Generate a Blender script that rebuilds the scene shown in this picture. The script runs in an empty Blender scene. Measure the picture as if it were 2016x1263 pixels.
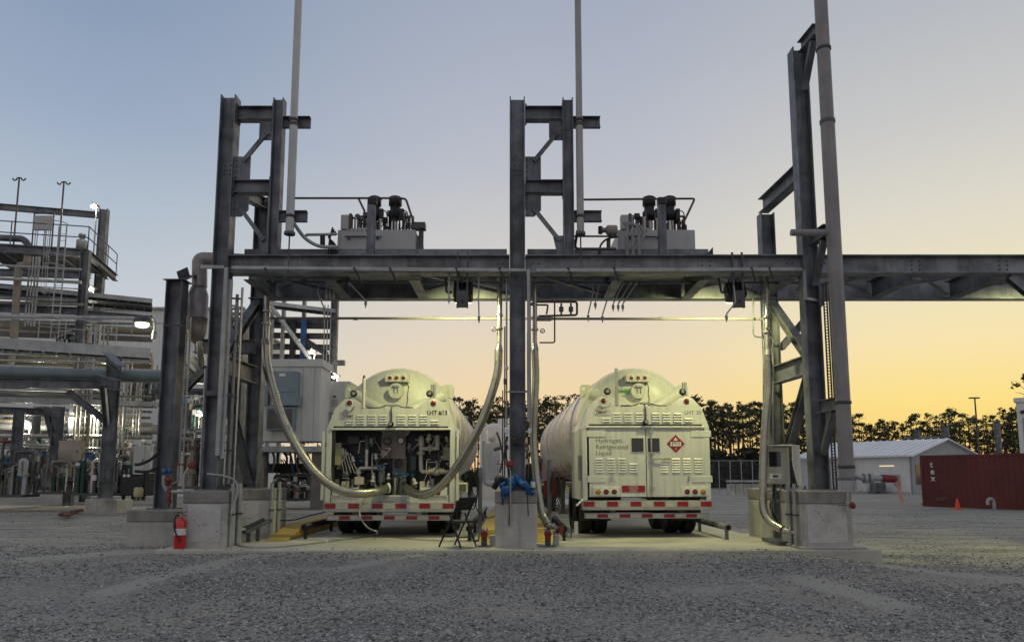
import bpy, bmesh, math, random
import numpy as np
from mathutils import Vector, Matrix
R = math.radians
random.seed(7); rng = np.random.default_rng(7)
scn = bpy.context.scene
col = scn.collection

# ------------------------------------------------------------------ camera
FPX, CXP, CYP = 1450.0, 1008.0, 756.0          # focal length and optical centre of the photograph, pixels
PITCH = math.atan(179 / 1450)
EYE = 1.25                                      # above the loading slab (z = 0); the yard lies lower
cam = bpy.data.cameras.new('camera'); camo = bpy.data.objects.new('camera', cam); col.objects.link(camo)
cam.sensor_width = 36; cam.lens = 36 * FPX / 2016; cam.shift_y = (CYP - 631.5) / 2016
cam.clip_start = .1; cam.clip_end = 3000
camo.location = (0, 0, EYE); camo.rotation_euler = (math.pi / 2 + PITCH, 0, 0)
scn.camera = camo

def P(px, py, Y):
    """point at ground distance Y seen at photo pixel (px, py)"""
    a = (px - CXP) / FPX; b = (CYP - py) / FPX
    dy = math.cos(PITCH) - b * math.sin(PITCH); dz = math.sin(PITCH) + b * math.cos(PITCH)
    return Vector((a * Y / dy, Y, EYE + dz * Y / dy))
def Zp(py, Y): return P(CXP, py, Y).z
def G(px, py, z=0.0):
    """point on the level z seen at photo pixel (px, py)"""
    a = (px - CXP) / FPX; b = (CYP - py) / FPX
    dy = math.cos(PITCH) - b * math.sin(PITCH); dz = math.sin(PITCH) + b * math.cos(PITCH)
    t = (z - EYE) / dz
    return Vector((a * t, dy * t, z))

# ------------------------------------------------------------------ dusk sky, afterglow
SUN_AZ = R(40)                                  # the sun has just set beyond the trees, right of the view
w = bpy.data.worlds.new('World'); scn.world = w; w.use_nodes = True
nt = w.node_tree; nt.nodes.clear()
def wn(t, **k):
    n = nt.nodes.new(t)
    for a, b in k.items(): setattr(n, a, b)
    return n
def wl(a, b): nt.links.new(a, b)
def wmath(op, a, b=None, c=None, clamp=False):
    n = wn('ShaderNodeMath', operation=op, use_clamp=clamp)
    for i, v in enumerate((a, b, c)):
        if v is None: continue
        if isinstance(v, (int, float)): n.inputs[i].default_value = v
        else: wl(v, n.inputs[i])
    return n.outputs[0]
def s2l(c): return tuple(((x / 255) / 12.92 if x / 255 <= .04045 else ((x / 255 + .055) / 1.055) ** 2.4) for x in c)
def wramp(fac, stops):
    n = wn('ShaderNodeValToRGB'); r = n.color_ramp; r.interpolation = 'B_SPLINE' if False else 'EASE'
    r.interpolation = 'LINEAR'
    for i, (p, c) in enumerate(stops):
        e = r.elements[i] if i < 2 else r.elements.new(p)
        e.position = p
    for e, (p, c) in zip(sorted(r.elements, key=lambda e: e.position), stops):
        e.color = (*s2l(c), 1)
    wl(fac, n.inputs[0]); return n.outputs[0]
tc = wn('ShaderNodeTexCoord'); sep = wn('ShaderNodeSeparateXYZ'); wl(tc.outputs['Generated'], sep.inputs[0])
elev = wmath('MULTIPLY', wmath('ARCSINE', sep.outputs[2]), 2 / math.pi, clamp=True)      # 0 horizon .. 1 zenith
hor = wmath('SQRT', wmath('ADD', wmath('MULTIPLY', sep.outputs[0], sep.outputs[0]), wmath('MULTIPLY', sep.outputs[1], sep.outputs[1])))
dot = wmath('DIVIDE', wmath('ADD', wmath('MULTIPLY', sep.outputs[0], math.sin(SUN_AZ)), wmath('MULTIPLY', sep.outputs[1], math.cos(SUN_AZ))), wmath('MAXIMUM', hor, .001))
glow = wmath('MULTIPLY_ADD', dot, .5, .5, clamp=True)          # 1 toward the sunset, 0 opposite
D = 1 / 90
west = wramp(elev, [(0, (252, 205, 105)), (5 * D, (253, 224, 136)), (9 * D, (248, 228, 174)), (13 * D, (236, 226, 192)), (18 * D, (221, 216, 202)), (24 * D, (200, 200, 199)), (30 * D, (183, 187, 193)), (36 * D, (171, 177, 187)), (60 * D, (158, 165, 178)), (1, (152, 160, 176))])
mid = wramp(elev, [(0, (243, 198, 142)), (5 * D, (243, 214, 164)), (9 * D, (235, 215, 182)), (13 * D, (223, 212, 197)), (18 * D, (206, 204, 202)), (24 * D, (186, 190, 200)), (30 * D, (173, 180, 195)), (36 * D, (161, 170, 189)), (60 * D, (152, 161, 178)), (1, (152, 160, 176))])
side = wramp(elev, [(0, (216, 206, 198)), (5 * D, (214, 211, 207)), (9 * D, (205, 208, 211)), (13 * D, (194, 202, 210)), (18 * D, (177, 190, 204)), (24 * D, (155, 171, 194)), (30 * D, (141, 159, 184)), (36 * D, (131, 150, 177)), (60 * D, (146, 157, 177)), (1, (152, 160, 176))])
east = wramp(elev, [(0, (178, 172, 172)), (8 * D, (190, 180, 178)), (16 * D, (184, 180, 182)), (30 * D, (172, 174, 182)), (60 * D, (158, 164, 177)), (1, (152, 160, 176))])
def wmix(f, a, b):
    n = wn('ShaderNodeMix', data_type='RGBA'); wl(f, n.inputs[0]); wl(a, n.inputs[6]); wl(b, n.inputs[7]); return n.outputs[2]
def wrange(v, a, b):
    n = wn('ShaderNodeMapRange', interpolation_type='SMOOTHSTEP'); wl(v, n.inputs[0]); n.inputs[1].default_value = a; n.inputs[2].default_value = b; return n.outputs[0]
c1 = wmix(wrange(glow, .25, .66), east, side)
c2 = wmix(wrange(glow, .66, .90), c1, mid)
c3 = wmix(wrange(glow, .92, 1.0), c2, west)
bg = wn('ShaderNodeBackground'); wl(c3, bg.inputs[0]); bg.inputs[1].default_value = 1.0
wo = wn('ShaderNodeOutputWorld'); wl(bg.outputs[0], wo.inputs[0])
# faint warm afterglow from the sunset direction
sl = bpy.data.lights.new('afterglow_sun', 'SUN'); slo = bpy.data.objects.new('afterglow_sun', sl); col.objects.link(slo)
sl.energy = .12; sl.angle = R(25); sl.color = (1, .78, .5)
slo.rotation_euler = (R(90 - 7), 0, math.pi - SUN_AZ); slo.location = (40, 50, 30)

vs = scn.view_settings; vs.view_transform = 'Standard'; vs.look = 'None'; vs.exposure = 0; vs.gamma = 1
scn.render.engine = 'CYCLES'

# ------------------------------------------------------------------ materials
MATS = {}
def mat(name, c, rough=.5, metal=0., var=.12, scale=3., bump=0., bscale=60., streak=0., c2=None, spots=0., emit=None, estr=0., coat=0., trans=0.):
    if name in MATS: return MATS[name]
    m = bpy.data.materials.new(name); m.use_nodes = True; t = m.node_tree; N = t.nodes; L = t.links
    b = N['Principled BSDF']; b.inputs['Metallic'].default_value = metal
    b.inputs['Coat Weight'].default_value = coat
    geo = N.new('ShaderNodeNewGeometry')
    def noise(sc, det=4, vec=None, ro=.6):
        n = N.new('ShaderNodeTexNoise'); n.inputs['Scale'].default_value = sc; n.inputs['Detail'].default_value = det; n.inputs['Roughness'].default_value = ro
        L.new(vec or geo.outputs['Position'], n.inputs['Vector']); return n.outputs[0]
    def mix(f, a, bb, mode='MIX'):
        n = N.new('ShaderNodeMix'); n.data_type = 'RGBA'; n.blend_type = mode
        if isinstance(f, float): n.inputs[0].default_value = f
        else: L.new(f, n.inputs[0])
        for i, v in ((6, a), (7, bb)):
            if isinstance(v, tuple): n.inputs[i].default_value = (*v, 1)
            else: L.new(v, n.inputs[i])
        return n.outputs[2]
    def rng_(v, a, bb, lo=0., hi=1.):
        n = N.new('ShaderNodeMapRange'); L.new(v, n.inputs[0])
        for i, x in enumerate((a, bb, lo, hi)): n.inputs[i + 1].default_value = x
        return n.outputs[0]
    lo = tuple(x * (1 - var) for x in c); hi = tuple(min(.95, x * (1 + var)) for x in (c2 or c))
    n1 = noise(scale)
    out = mix(rng_(n1, .32, .68), lo, hi)
    if streak:
        mp = N.new('ShaderNodeMapping'); L.new(geo.outputs['Position'], mp.inputs[0]); mp.inputs[3].default_value = (9, 9, .7)
        out = mix(rng_(noise(1.2, 5, mp.outputs[0]), .5, .75, 0., streak), out, tuple(x * .38 for x in c))
    if spots:
        out = mix(rng_(noise(scale * 7, 3), .6, .72, 0., spots), out, tuple(x * .4 for x in c))
    L.new(out, b.inputs['Base Color'])
    L.new(rng_(noise(scale * 2.3), .3, .7, max(.03, rough - .1), min(1., rough + .1)), b.inputs['Roughness'])
    if bump:
        bn = N.new('ShaderNodeBump'); bn.inputs['Strength'].default_value = bump; bn.inputs['Distance'].default_value = .02
        L.new(noise(bscale, 5), bn.inputs['Height']); L.new(bn.outputs[0], b.inputs['Normal'])
    if emit:
        b.inputs['Emission Color'].default_value = (*emit, 1); b.inputs['Emission Strength'].default_value = estr
    if trans:
        b.inputs['Transmission Weight'].default_value = trans
    MATS[name] = m; return m

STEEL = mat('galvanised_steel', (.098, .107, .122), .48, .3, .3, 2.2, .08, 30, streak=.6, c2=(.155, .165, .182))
STEELB = mat('lightened_galvanised_steel', (.14, .15, .168), .48, .3, .3, 2.2, .08, 30, streak=.5, c2=(.21, .222, .24))  # same steel as the columns; extra light on the beams is in the colour
DOMEP = mat('dimmed_dome_paint', (.47, .48, .43), .45, 0, .08, 1.5, streak=.3)  # trailer white darkened in colour to hold down the flood lamp's glare
STEELD = mat('dull_dark_steel', (.08, .082, .085), .5, .3, .25, 3, .08, 30)
STEELP = mat('pale_zinc_steel', (.36, .37, .37), .45, .3, .2, 2.5, streak=.35)
PIPEG = mat('grey_painted_pipe', (.25, .235, .23), .5, .05, .15, 2, streak=.4)
VENTP = mat('pale_vent_pipe', (.5, .5, .49), .5, .05, .1, 2, streak=.3)
VENTM = mat('mid_grey_vent_pipe', (.36, .345, .33), .5, .05, .12, 2, streak=.3)
INSUL = mat('aluminium_insulation_jacket', (.30, .27, .26), .42, .35, .2, 5, .05, 15, streak=.5)
STAIN = mat('stainless_hose_braid', (.36, .35, .30), .33, .85, .1, 5, .03, 200)
STAINS = mat('stainless_pipe', (.42, .41, .38), .28, .85, .15, 4)
CONC = mat('cast_concrete', (.43, .42, .385), .9, 0, .2, 2.5, .25, 35, streak=.4, spots=.45)
SLABM = mat('slab_concrete', (.46, .44, .37), .85, 0, .2, .9, .15, 30, spots=.25)
WPAINT = mat('white_trailer_paint', (.62, .63, .57), .42, 0, .08, 1.5, streak=.38, coat=.08, spots=.12)
TANKM = mat('white_tank_shell', (.66, .60, .53), .28, .1, .07, .8, streak=.25, coat=.2)
BOXG = mat('grey_enclosure_paint', (.45, .45, .445), .5, 0, .07, 2, streak=.25)
BOXB = mat('blue_grey_cabinet_paint', (.17, .22, .26), .5, 0, .08, 2, streak=.2)
WHITE = mat('white_cladding', (.7, .7, .69), .6, 0, .06, .8, streak=.25)
BLACK = mat('black_rubber', (.015, .015, .016), .6, 0, .25, 6)
BLACKM = mat('black_painted_metal', (.02, .021, .024), .4, .3, .25, 6)
RED = mat('red_paint', (.2, .012, .015), .4, 0, .15, 4)
REDL = mat('red_lamp_lens', (.16, .012, .012), .15, 0, .1, 8, coat=.6)
AMB = mat('amber_lamp_lens', (.42, .2, .02), .15, 0, .1, 8, coat=.6)
REDT = mat('red_reflective_tape', (.27, .012, .02), .35, 0, .1, 9)
TAPEW = mat('dull_white_tape', (.46, .45, .41), .45, 0, .15, 9, streak=.3)
WHT = mat('white_reflective_tape', (.68, .68, .66), .35, 0, .08, 9)
BLUE = mat('blue_nylon', (.01, .085, .24), .7, 0, .3, 7, .3, 60)
BLUEP = mat('blue_valve_paint', (.012, .09, .20), .4, 0, .2, 6)
YEL = mat('yellow_kerb_paint', (.44, .30, .05), .7, 0, .2, 3, .1, 40, spots=.35)
GREEN = mat('green_lettering', (.03, .30, .05), .4, 0, .05)
DARKT = mat('dark_lettering', (.02, .02, .02), .5, 0, .05)
GREYT = mat('grey_lettering', (.16, .17, .15), .5, 0, .05)
GLASSD = mat('dark_window_glass', (.02, .022, .025), .08, 0, .1, 2, coat=.5)
CONT = mat('maroon_container_paint', (.125, .022, .02), .6, 0, .2, .8, streak=.4, spots=.2)
ORANGE = mat('orange_cone_plastic', (.75, .06, .015), .5, 0, .1)
ROOFM = mat('white_metal_roof', (.8, .81, .82), .45, .1, .06, .6, streak=.1)
TRUNK = mat('pine_bark', (.045, .032, .024), .95, 0, .3, 4)
LEAF = mat('pine_needles', (.06, .07, .026), .8, 0, .5, .5)
LEAF2 = mat('hardwood_leaves', (.07, .055, .025), .8, 0, .5, .5)
BRUSH = mat('underbrush_leaves', (.03, .034, .016), .9, 0, .5, .4)
LAMPW = mat('lit_lamp_lens', (.9, .9, .8), .4, emit=(1, .9, .55), estr=5)
LAMPB = mat('lit_far_lamp', (.9, .9, .8), .4, emit=(1, .95, .75), estr=30)
COPPER = mat('brown_pipe_steel', (.10, .075, .07), .4, .5, .25, 5)
WOODR = mat('weathered_red_timber', (.13, .05, .035), .9, 0, .3, 5)
DKGRN = mat('dark_green_paint', (.02, .06, .045), .45, .1, .2, 4)

# ------------------------------------------------------------------ mesh helpers
ORG = {}
def frame(d, up=None):
    d = d.normalized()
    up = Vector(up) if up is not None else (Vector((0, 0, 1)) if abs(d.z) < .9 else Vector((0, 1, 0)))
    s = d.cross(up).normalized(); u = s.cross(d).normalized()
    return s, u
class MB:
    def __init__(s): s.v = []; s.f = []; s.sm = []
    def add(s, vs_, fs, smooth=False):
        o = len(s.v); s.v += [tuple(x) for x in vs_]
        for f in fs: s.f.append([i + o for i in f]); s.sm.append(smooth)
        return s
    def bb(s, x0, x1, y0, y1, z0, z1):
        v = [(x, y, z) for x in (x0, x1) for y in (y0, y1) for z in (z0, z1)]
        return s.add(v, [(0, 1, 3, 2), (4, 6, 7, 5), (0, 4, 5, 1), (2, 3, 7, 6), (0, 2, 6, 4), (1, 5, 7, 3)])
    def box(s, c, d, rot=None):
        c = Vector(c); v = []
        for x in (-.5, .5):
            for y in (-.5, .5):
                for z in (-.5, .5):
                    q = Vector((x * d[0], y * d[1], z * d[2]))
                    if rot is not None: q = rot @ q
                    v.append(c + q)
        return s.add(v, [(0, 1, 3, 2), (4, 6, 7, 5), (0, 4, 5, 1), (2, 3, 7, 6), (0, 2, 6, 4), (1, 5, 7, 3)])
    def ext(s, prof, p0, p1, up=None, smooth=False, caps=True):
        p0 = Vector(p0); p1 = Vector(p1); a, u = frame(p1 - p0, up); n = len(prof)
        v = [p0 + a * x + u * y for x, y in prof] + [p1 + a * x + u * y for x, y in prof]
        fs = [(i, (i + 1) % n, n + (i + 1) % n, n + i) for i in range(n)]
        s.add(v, fs, smooth)
        if caps: s.add(v, [tuple(range(n))[::-1], tuple(range(n, 2 * n))])
        return s
    def ibeam(s, p0, p1, wd, h, tw=.014, tf=.02, up=None):
        a = wd / 2; b = h / 2; t = tw / 2; c = b - tf
        return s.ext([(-a, -b), (a, -b), (a, -c), (t, -c), (t, c), (a, c), (a, b), (-a, b), (-a, c), (-t, c), (-t, -c), (-a, -c)], p0, p1, up)
    def chan(s, p0, p1, wd, h, t=.012, up=None):
        b = h / 2
        return s.ext([(0, -b), (wd, -b), (wd, -b + t), (t, -b + t), (t, b - t), (wd, b - t), (wd, b), (0, b)], p0, p1, up)
    def angle(s, p0, p1, wd, t=.01, up=None):
        return s.ext([(0, 0), (wd, 0), (wd, t), (t, t), (t, wd), (0, wd)], p0, p1, up)
    def bar(s, p0, p1, wd, h, up=None):
        a = wd / 2; b = h / 2
        return s.ext([(-a, -b), (a, -b), (a, b), (-a, b)], p0, p1, up)
    def cyl(s, p0, p1, r0, r1=None, n=12, caps=True):
        r1 = r0 if r1 is None else r1
        p0 = Vector(p0); p1 = Vector(p1); a, u = frame(p1 - p0)
        v = []
        for p, r in ((p0, r0), (p1, r1)):
            v += [p + (a * math.cos(2 * math.pi * i / n) + u * math.sin(2 * math.pi * i / n)) * r for i in range(n)]
        s.add(v, [(i, (i + 1) % n, n + (i + 1) % n, n + i) for i in range(n)], True)
        if caps: s.add(v, [tuple(range(n))[::-1], tuple(range(n, 2 * n))])
        return s
    def tube(s, pts, r, n=8, caps=True):
        pts = [Vector(p) for p in pts]; k = len(pts); rs = r if isinstance(r, (list, tuple)) else [r] * k
        tang = [(pts[min(i + 1, k - 1)] - pts[max(i - 1, 0)]).normalized() for i in range(k)]
        a, u = frame(tang[0]); v = []
        for i in range(k):
            if i:
                a = (a - tang[i] * a.dot(tang[i])).normalized(); u = a.cross(tang[i]) * -1
                u = tang[i].cross(a) * -1; u = a.cross(tang[i])
            v += [pts[i] + (a * math.cos(2 * math.pi * j / n) + u * math.sin(2 * math.pi * j / n)) * rs[i] for j in range(n)]
        fs = [(i * n + j, i * n + (j + 1) % n, (i + 1) * n + (j + 1) % n, (i + 1) * n + j) for i in range(k - 1) for j in range(n)]
        s.add(v, fs, True)
        if caps: s.add(v, [tuple(range(n))[::-1], tuple(range((k - 1) * n, k * n))])
        return s
    def lathe(s, prof, o, axis=(0, 0, 1), n=24, smooth=True):
        o = Vector(o); ax = Vector(axis).normalized(); a, u = frame(ax); v = []
        for r, z in prof:
            v += [o + ax * z + (a * math.cos(2 * math.pi * j / n) + u * math.sin(2 * math.pi * j / n)) * max(r, 1e-4) for j in range(n)]
        k = len(prof)
        s.add(v, [(i * n + j, i * n + (j + 1) % n, (i + 1) * n + (j + 1) % n, (i + 1) * n + j) for i in range(k - 1) for j in range(n)], smooth)
        return s
    def plate(s, pts, th):
        """flat polygon (3-D points) given a thickness along its normal"""
        pts = [Vector(p) for p in pts]; nrm = (pts[1] - pts[0]).cross(pts[2] - pts[0]).normalized() * th; n = len(pts)
        v = pts + [p + nrm for p in pts]
        return s.add(v, [tuple(range(n))[::-1], tuple(range(n, 2 * n))] + [(i, (i + 1) % n, n + (i + 1) % n, n + i) for i in range(n)])
    def build(s, name, m, parent=None, bev=0, seg=1, origin=None, fix=True):
        V = np.array(s.v, dtype=float)
        if origin is None: c = Vector(((V[:, 0].min() + V[:, 0].max()) / 2, (V[:, 1].min() + V[:, 1].max()) / 2, V[:, 2].min()))
        else: c = Vector(origin)
        me = bpy.data.meshes.new(name); me.from_pydata([tuple(x) for x in (V - np.array(c))], [], s.f)
        me.polygons.foreach_set('use_smooth', s.sm); me.materials.append(m)
        if fix:
            bm = bmesh.new(); bm.from_mesh(me); bmesh.ops.recalc_face_normals(bm, faces=bm.faces); bm.to_mesh(me); bm.free()
        me.update()
        o = bpy.data.objects.new(name, me); col.objects.link(o); ORG[o.name] = c
        if parent: o.parent = parent; o.location = c - ORG[parent.name]
        else: o.location = c
        if bev:
            b = o.modifiers.new('bevel', 'BEVEL'); b.width = bev; b.segments = seg; b.limit_method = 'ANGLE'
        return o
def cr(pts, k=6):
    """smooth path through points"""
    p = [Vector(x) for x in pts]; p = [p[0] * 2 - p[1]] + p + [p[-1] * 2 - p[-2]]; out = []
    for i in range(1, len(p) - 2):
        for j in range(k):
            t = j / k
            out.append(.5 * ((2 * p[i]) + (p[i + 1] - p[i - 1]) * t + (2 * p[i - 1] - 5 * p[i] + 4 * p[i + 1] - p[i + 2]) * t * t + (3 * p[i] - p[i - 1] - 3 * p[i + 1] + p[i + 2]) * t ** 3))
    return out + [p[-2]]
def bend(pts, r, k=5):
    """polyline with rounded corners"""
    p = [Vector(x) for x in pts]; out = [p[0]]
    for i in range(1, len(p) - 1):
        a = (p[i - 1] - p[i]); b = (p[i + 1] - p[i]); rr = min(r, a.length * .45, b.length * .45)
        A = p[i] + a.normalized() * rr; B = p[i] + b.normalized() * rr
        for j in range(k + 1):
            t = j / k; out.append(A * (1 - t) ** 2 + p[i] * 2 * t * (1 - t) + B * t * t)
    return out + [p[-1]]
def tag(o, label, cat, group=None):
    o['label'] = label; o['category'] = cat
    if group: o['group'] = group
    return o
def thing(name, label, cat, loc=(0, 0, 0), group=None):
    o = bpy.data.objects.new(name, None); col.objects.link(o); o.location = loc; o.empty_display_size = .2
    ORG[o.name] = Vector(loc); return tag(o, label, cat, group)
def stuff(o): o['kind'] = 'stuff'; return o
def struct(o): o['kind'] = 'structure'; return o
def share(o, parent, delta):
    """copy of a part moved by delta, sharing its mesh"""
    c = o.copy(); col.objects.link(c); c.parent = parent; c.location = Vector(o.location) + Vector(delta); return c
def text(parent, name, body, m, loc, size, rotx=math.pi / 2, rotz=0, depth=.003, align='LEFT', xs=1., roty=0, spacing=1., bold=0.):
    cu = bpy.data.curves.new(name, 'FONT'); cu.body = body; cu.size = size; cu.extrude = depth; cu.align_x = align; cu.space_character = spacing; cu.offset = bold
    t = bpy.data.objects.new('t', cu); col.objects.link(t)
    dg = bpy.context.evaluated_depsgraph_get(); me = bpy.data.meshes.new_from_object(t.evaluated_get(dg)); bpy.data.objects.remove(t)
    me.materials.clear(); me.materials.append(m); o = bpy.data.objects.new(name, me); col.objects.link(o)
    o.location = Vector(loc) - (ORG[parent.name] if parent else Vector()); o.rotation_euler = (rotx, roty, rotz); o.scale = (xs, 1, 1); o.parent = parent
    ORG[o.name] = Vector(loc); return o
def boltset(parent, pts, nrm=(0, -1, 0), r=.016, h=.016, m=None):
    b = MB(); nrm = Vector(nrm)
    for p in pts: b.cyl(Vector(p), Vector(p) + nrm * h, r, n=6)
    return stuff(b.build('bolts', m or STEELD, parent))
# ------------------------------------------------------------------ ground
def lerp(a, b, t): return a + (b - a) * t
def sst(x, a, b):
    t = np.clip((x - a) / (b - a), 0, 1); return t * t * (3 - 2 * t)
def gh(x, y):
    """height of the yard: beside the slab it reaches almost to the slab's top in the middle, falls toward the camera and to the right"""
    x = np.asarray(x, float); y = np.asarray(y, float)
    right = sst(x, 4.2, 7.4); left = 1 - sst(x, -9, -5.6)
    near = lerp(-.30, -.045, sst(y, 7.0, 12.9))
    far = lerp(-.13, -.30, sst(x, 5, 9))
    base = lerp(near, far, sst(y, 13, 16))
    base = lerp(base, -.30, right)
    base = lerp(base, np.minimum(base, -.10), left)
    return base + .018 * np.sin(x * 1.3 + y * .7) * np.cos(y * 1.1 - x * .4) * (1 - sst(y, 25, 60))
def axis(segs):
    out = [segs[0][0]]
    for a, b, n in segs: out += list(np.linspace(a, b, n + 1)[1:])
    return np.array(out)
gx = axis([(-1500, -200, 8), (-200, -40, 16), (-40, -9, 24), (-9, 9, 90), (9, 40, 30), (40, 200, 16), (200, 1500, 8)])
gy = axis([(-60, 0, 10), (0, 17, 85), (17, 60, 30), (60, 200, 12), (200, 2500, 12)])
GX, GY = np.meshgrid(gx, gy, indexing='ij'); GZ = gh(GX, GY)
# the yard passes under the slab
under = (GX > -6.15) & (GX < 6.3) & (GY > 12.82) & (GY < 40) 
GZ = np.where(under, np.minimum(GZ, -.09), GZ)
nx, ny = GX.shape
gv = np.stack([GX, GY, GZ], -1).reshape(-1, 3)
gf = [(i * ny + j, (i + 1) * ny + j, (i + 1) * ny + j + 1, i * ny + j + 1) for i in range(nx - 1) for j in range(ny - 1)]
gm = bpy.data.meshes.new('ground'); gm.from_pydata([tuple(p) for p in gv], [], gf); gm.polygons.foreach_set('use_smooth', [True] * len(gf))
# gravel material: crushed grey stone with packed sandy patches and tyre-worn bands
SEG_M = [(G(150, 1185, -.25), G(540, 1088, -.08), .28), (G(640, 1135, -.2), G(850, 1092, -.08), .2), (G(1560, 1150, -.28), G(1800, 1210, -.3), .35), (G(1700, 1120, -.3), G(2100, 1150, -.3), .5), (G(0, 1120, -.2), G(330, 1085, -.1), .5)]
m = bpy.data.materials.new('crushed_stone'); m.use_nodes = True; t = m.node_tree; N = t.nodes; L = t.links; bs = N['Principled BSDF']
geo = N.new('ShaderNodeNewGeometry')
def gn(sc, det=5, ro=.6, st=None):
    n = N.new('ShaderNodeTexNoise'); n.inputs['Scale'].default_value = sc; n.inputs['Detail'].default_value = det; n.inputs['Roughness'].default_value = ro
    if st:
        mp = N.new('ShaderNodeMapping'); mp.inputs[3].default_value = st[0]; mp.inputs[2].default_value = (0, 0, st[1]); L.new(geo.outputs['Position'], mp.inputs[0]); L.new(mp.outputs[0], n.inputs[0])
    else: L.new(geo.outputs['Position'], n.inputs[0])
    return n.outputs[0]
def gr(v, a, b, lo=0., hi=1.):
    n = N.new('ShaderNodeMapRange'); n.interpolation_type = 'SMOOTHSTEP'; L.new(v, n.inputs[0])
    for i, x in enumerate((a, b, lo, hi)): n.inputs[i + 1].default_value = x
    return n.outputs[0]
def gmix(f, a, b, mode='MIX'):
    n = N.new('ShaderNodeMix'); n.data_type = 'RGBA'; n.blend_type = mode
    if isinstance(f, float): n.inputs[0].default_value = f
    else: L.new(f, n.inputs[0])
    for i, v in ((6, a), (7, b)):
        if isinstance(v, tuple): n.inputs[i].default_value = (*v, 1)
        else: L.new(v, n.inputs[i])
    return n.outputs[2]
# seen from afar the single stones merge: coarse blotches carry the look
vor = N.new('ShaderNodeTexVoronoi'); vor.inputs['Scale'].default_value = 34; L.new(geo.outputs['Position'], vor.inputs[0])
vor2 = N.new('ShaderNodeTexVoronoi'); vor2.inputs['Scale'].default_value = 90; L.new(geo.outputs['Position'], vor2.inputs[0])
sv = N.new('ShaderNodeSeparateColor'); L.new(vor.outputs['Color'], sv.inputs[0])
stone = gmix(sv.outputs[0], (.14, .135, .127), (.46, .445, .41))
sandy = gmix(gn(60, 3), (.34, .315, .255), (.49, .455, .375))
sep_ = N.new('ShaderNodeSeparateXYZ'); L.new(geo.outputs['Position'], sep_.inputs[0])
patch = gr(gn(.45, 4, .55), .47, .66)
bands = gr(gn(.5, 4, .6, ((.5, 3.4, 1), .22)), .45, .6)
yr = gr(sep_.outputs[0], 5.0, 9.0); yl = gr(sep_.outputs[0], -5.0, -8.0)
farr = gr(sep_.outputs[1], 14, 20)
def gm_(op, a, b):
    n = N.new('ShaderNodeMath'); n.operation = op; n.use_clamp = True
    for i, v in enumerate((a, b)):
        if isinstance(v, (int, float)): n.inputs[i].default_value = v
        else: L.new(v, n.inputs[i])
    return n.outputs[0]
fac = gm_('MAXIMUM', gm_('MULTIPLY', patch, .75), gm_('MULTIPLY', gm_('ADD', bands, .45), gm_('MAXIMUM', gm_('MAXIMUM', yr, yl), gm_('MULTIPLY', farr, .8))))
cc = gmix(fac, stone, sandy)
cc = gmix(gr(gn(.25, 3), .35, .7, .0, .35), cc, (.14, .138, .135))
cc = gmix(gm_('MULTIPLY', gr(gn(.9, 5, .65, ((.35, 3.0, 1), .18)), .5, .62, .0, .85), gm_('MAXIMUM', yr, farr)), cc, (.125, .12, .108))
cc = gmix(gm_('MULTIPLY', gr(gn(3.5, 6, .7, ((.6, 2.2, 1), .1)), .45, .62, .0, .6), gm_('MAXIMUM', gm_('MAXIMUM', yr, yl), farr)), cc, (.15, .143, .128))
cc = gmix(gm_('MULTIPLY', gr(gn(11, 4, .7), .5, .68, .0, .6), gm_('MAXIMUM', gm_('MAXIMUM', yr, yl), farr)), cc, (.55, .52, .45))
rut = gr(gn(.55, 3, .5, ((.35, 1.7, 1), -.5)), .53, .6, 0., .85)
cc = gmix(gm_('MULTIPLY', rut, .7), cc, gmix(gn(25, 4), (.30, .285, .25), (.44, .425, .38)))
def vm(op, a, v):
    n = N.new('ShaderNodeVectorMath'); n.operation = op; L.new(a, n.inputs[0]); n.inputs[1].default_value = v
    return n.outputs['Value'] if op == 'DOT_PRODUCT' else n.outputs[0]
wob = gm_('MULTIPLY', gn(2.2, 4, .6), .3)
for A_, B_, w_ in SEG_M:
    d_ = (B_ - A_); L_ = math.hypot(d_.x, d_.y); tx, ty = d_.x / L_, d_.y / L_
    rel = vm('SUBTRACT', geo.outputs['Position'], (A_.x, A_.y, 0))
    n_ = N.new('ShaderNodeMath'); n_.operation = 'ABSOLUTE'; L.new(vm('DOT_PRODUCT', rel, (-ty, tx, 0)), n_.inputs[0])
    ad = N.new('ShaderNodeMath'); ad.operation = 'ADD'; L.new(n_.outputs[0], ad.inputs[0]); L.new(wob, ad.inputs[1])
    s_ = vm('DOT_PRODUCT', rel, (tx / L_, ty / L_, 0))
    mk = gm_('MULTIPLY', gr(ad.outputs[0], w_ * .5 + .15, w_ * 1.3 + .15, 1., 0.), gm_('MULTIPLY', gr(s_, -.05, .15), gr(s_, .85, 1.05, 1., 0.)))
    cc = gmix(gm_('MULTIPLY', mk, .85), cc, gmix(gn(40, 5), (.30, .285, .25), (.5, .48, .43)))
L.new(cc, bs.inputs['Base Color']); bs.inputs['Roughness'].default_value = .95
bmp = N.new('ShaderNodeBump'); bmp.inputs['Strength'].default_value = .9; bmp.inputs['Distance'].default_value = .02
hh = gm_('ADD', gm_('MULTIPLY', vor.outputs['Distance'], 1.2), gm_('MULTIPLY', vor2.outputs['Distance'], .6))
L.new(hh, bmp.inputs['Height']); L.new(bmp.outputs[0], bs.inputs['Normal'])
gm.materials.append(m); GROUND = bpy.data.objects.new('ground', gm); col.objects.link(GROUND); struct(GROUND)

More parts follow.
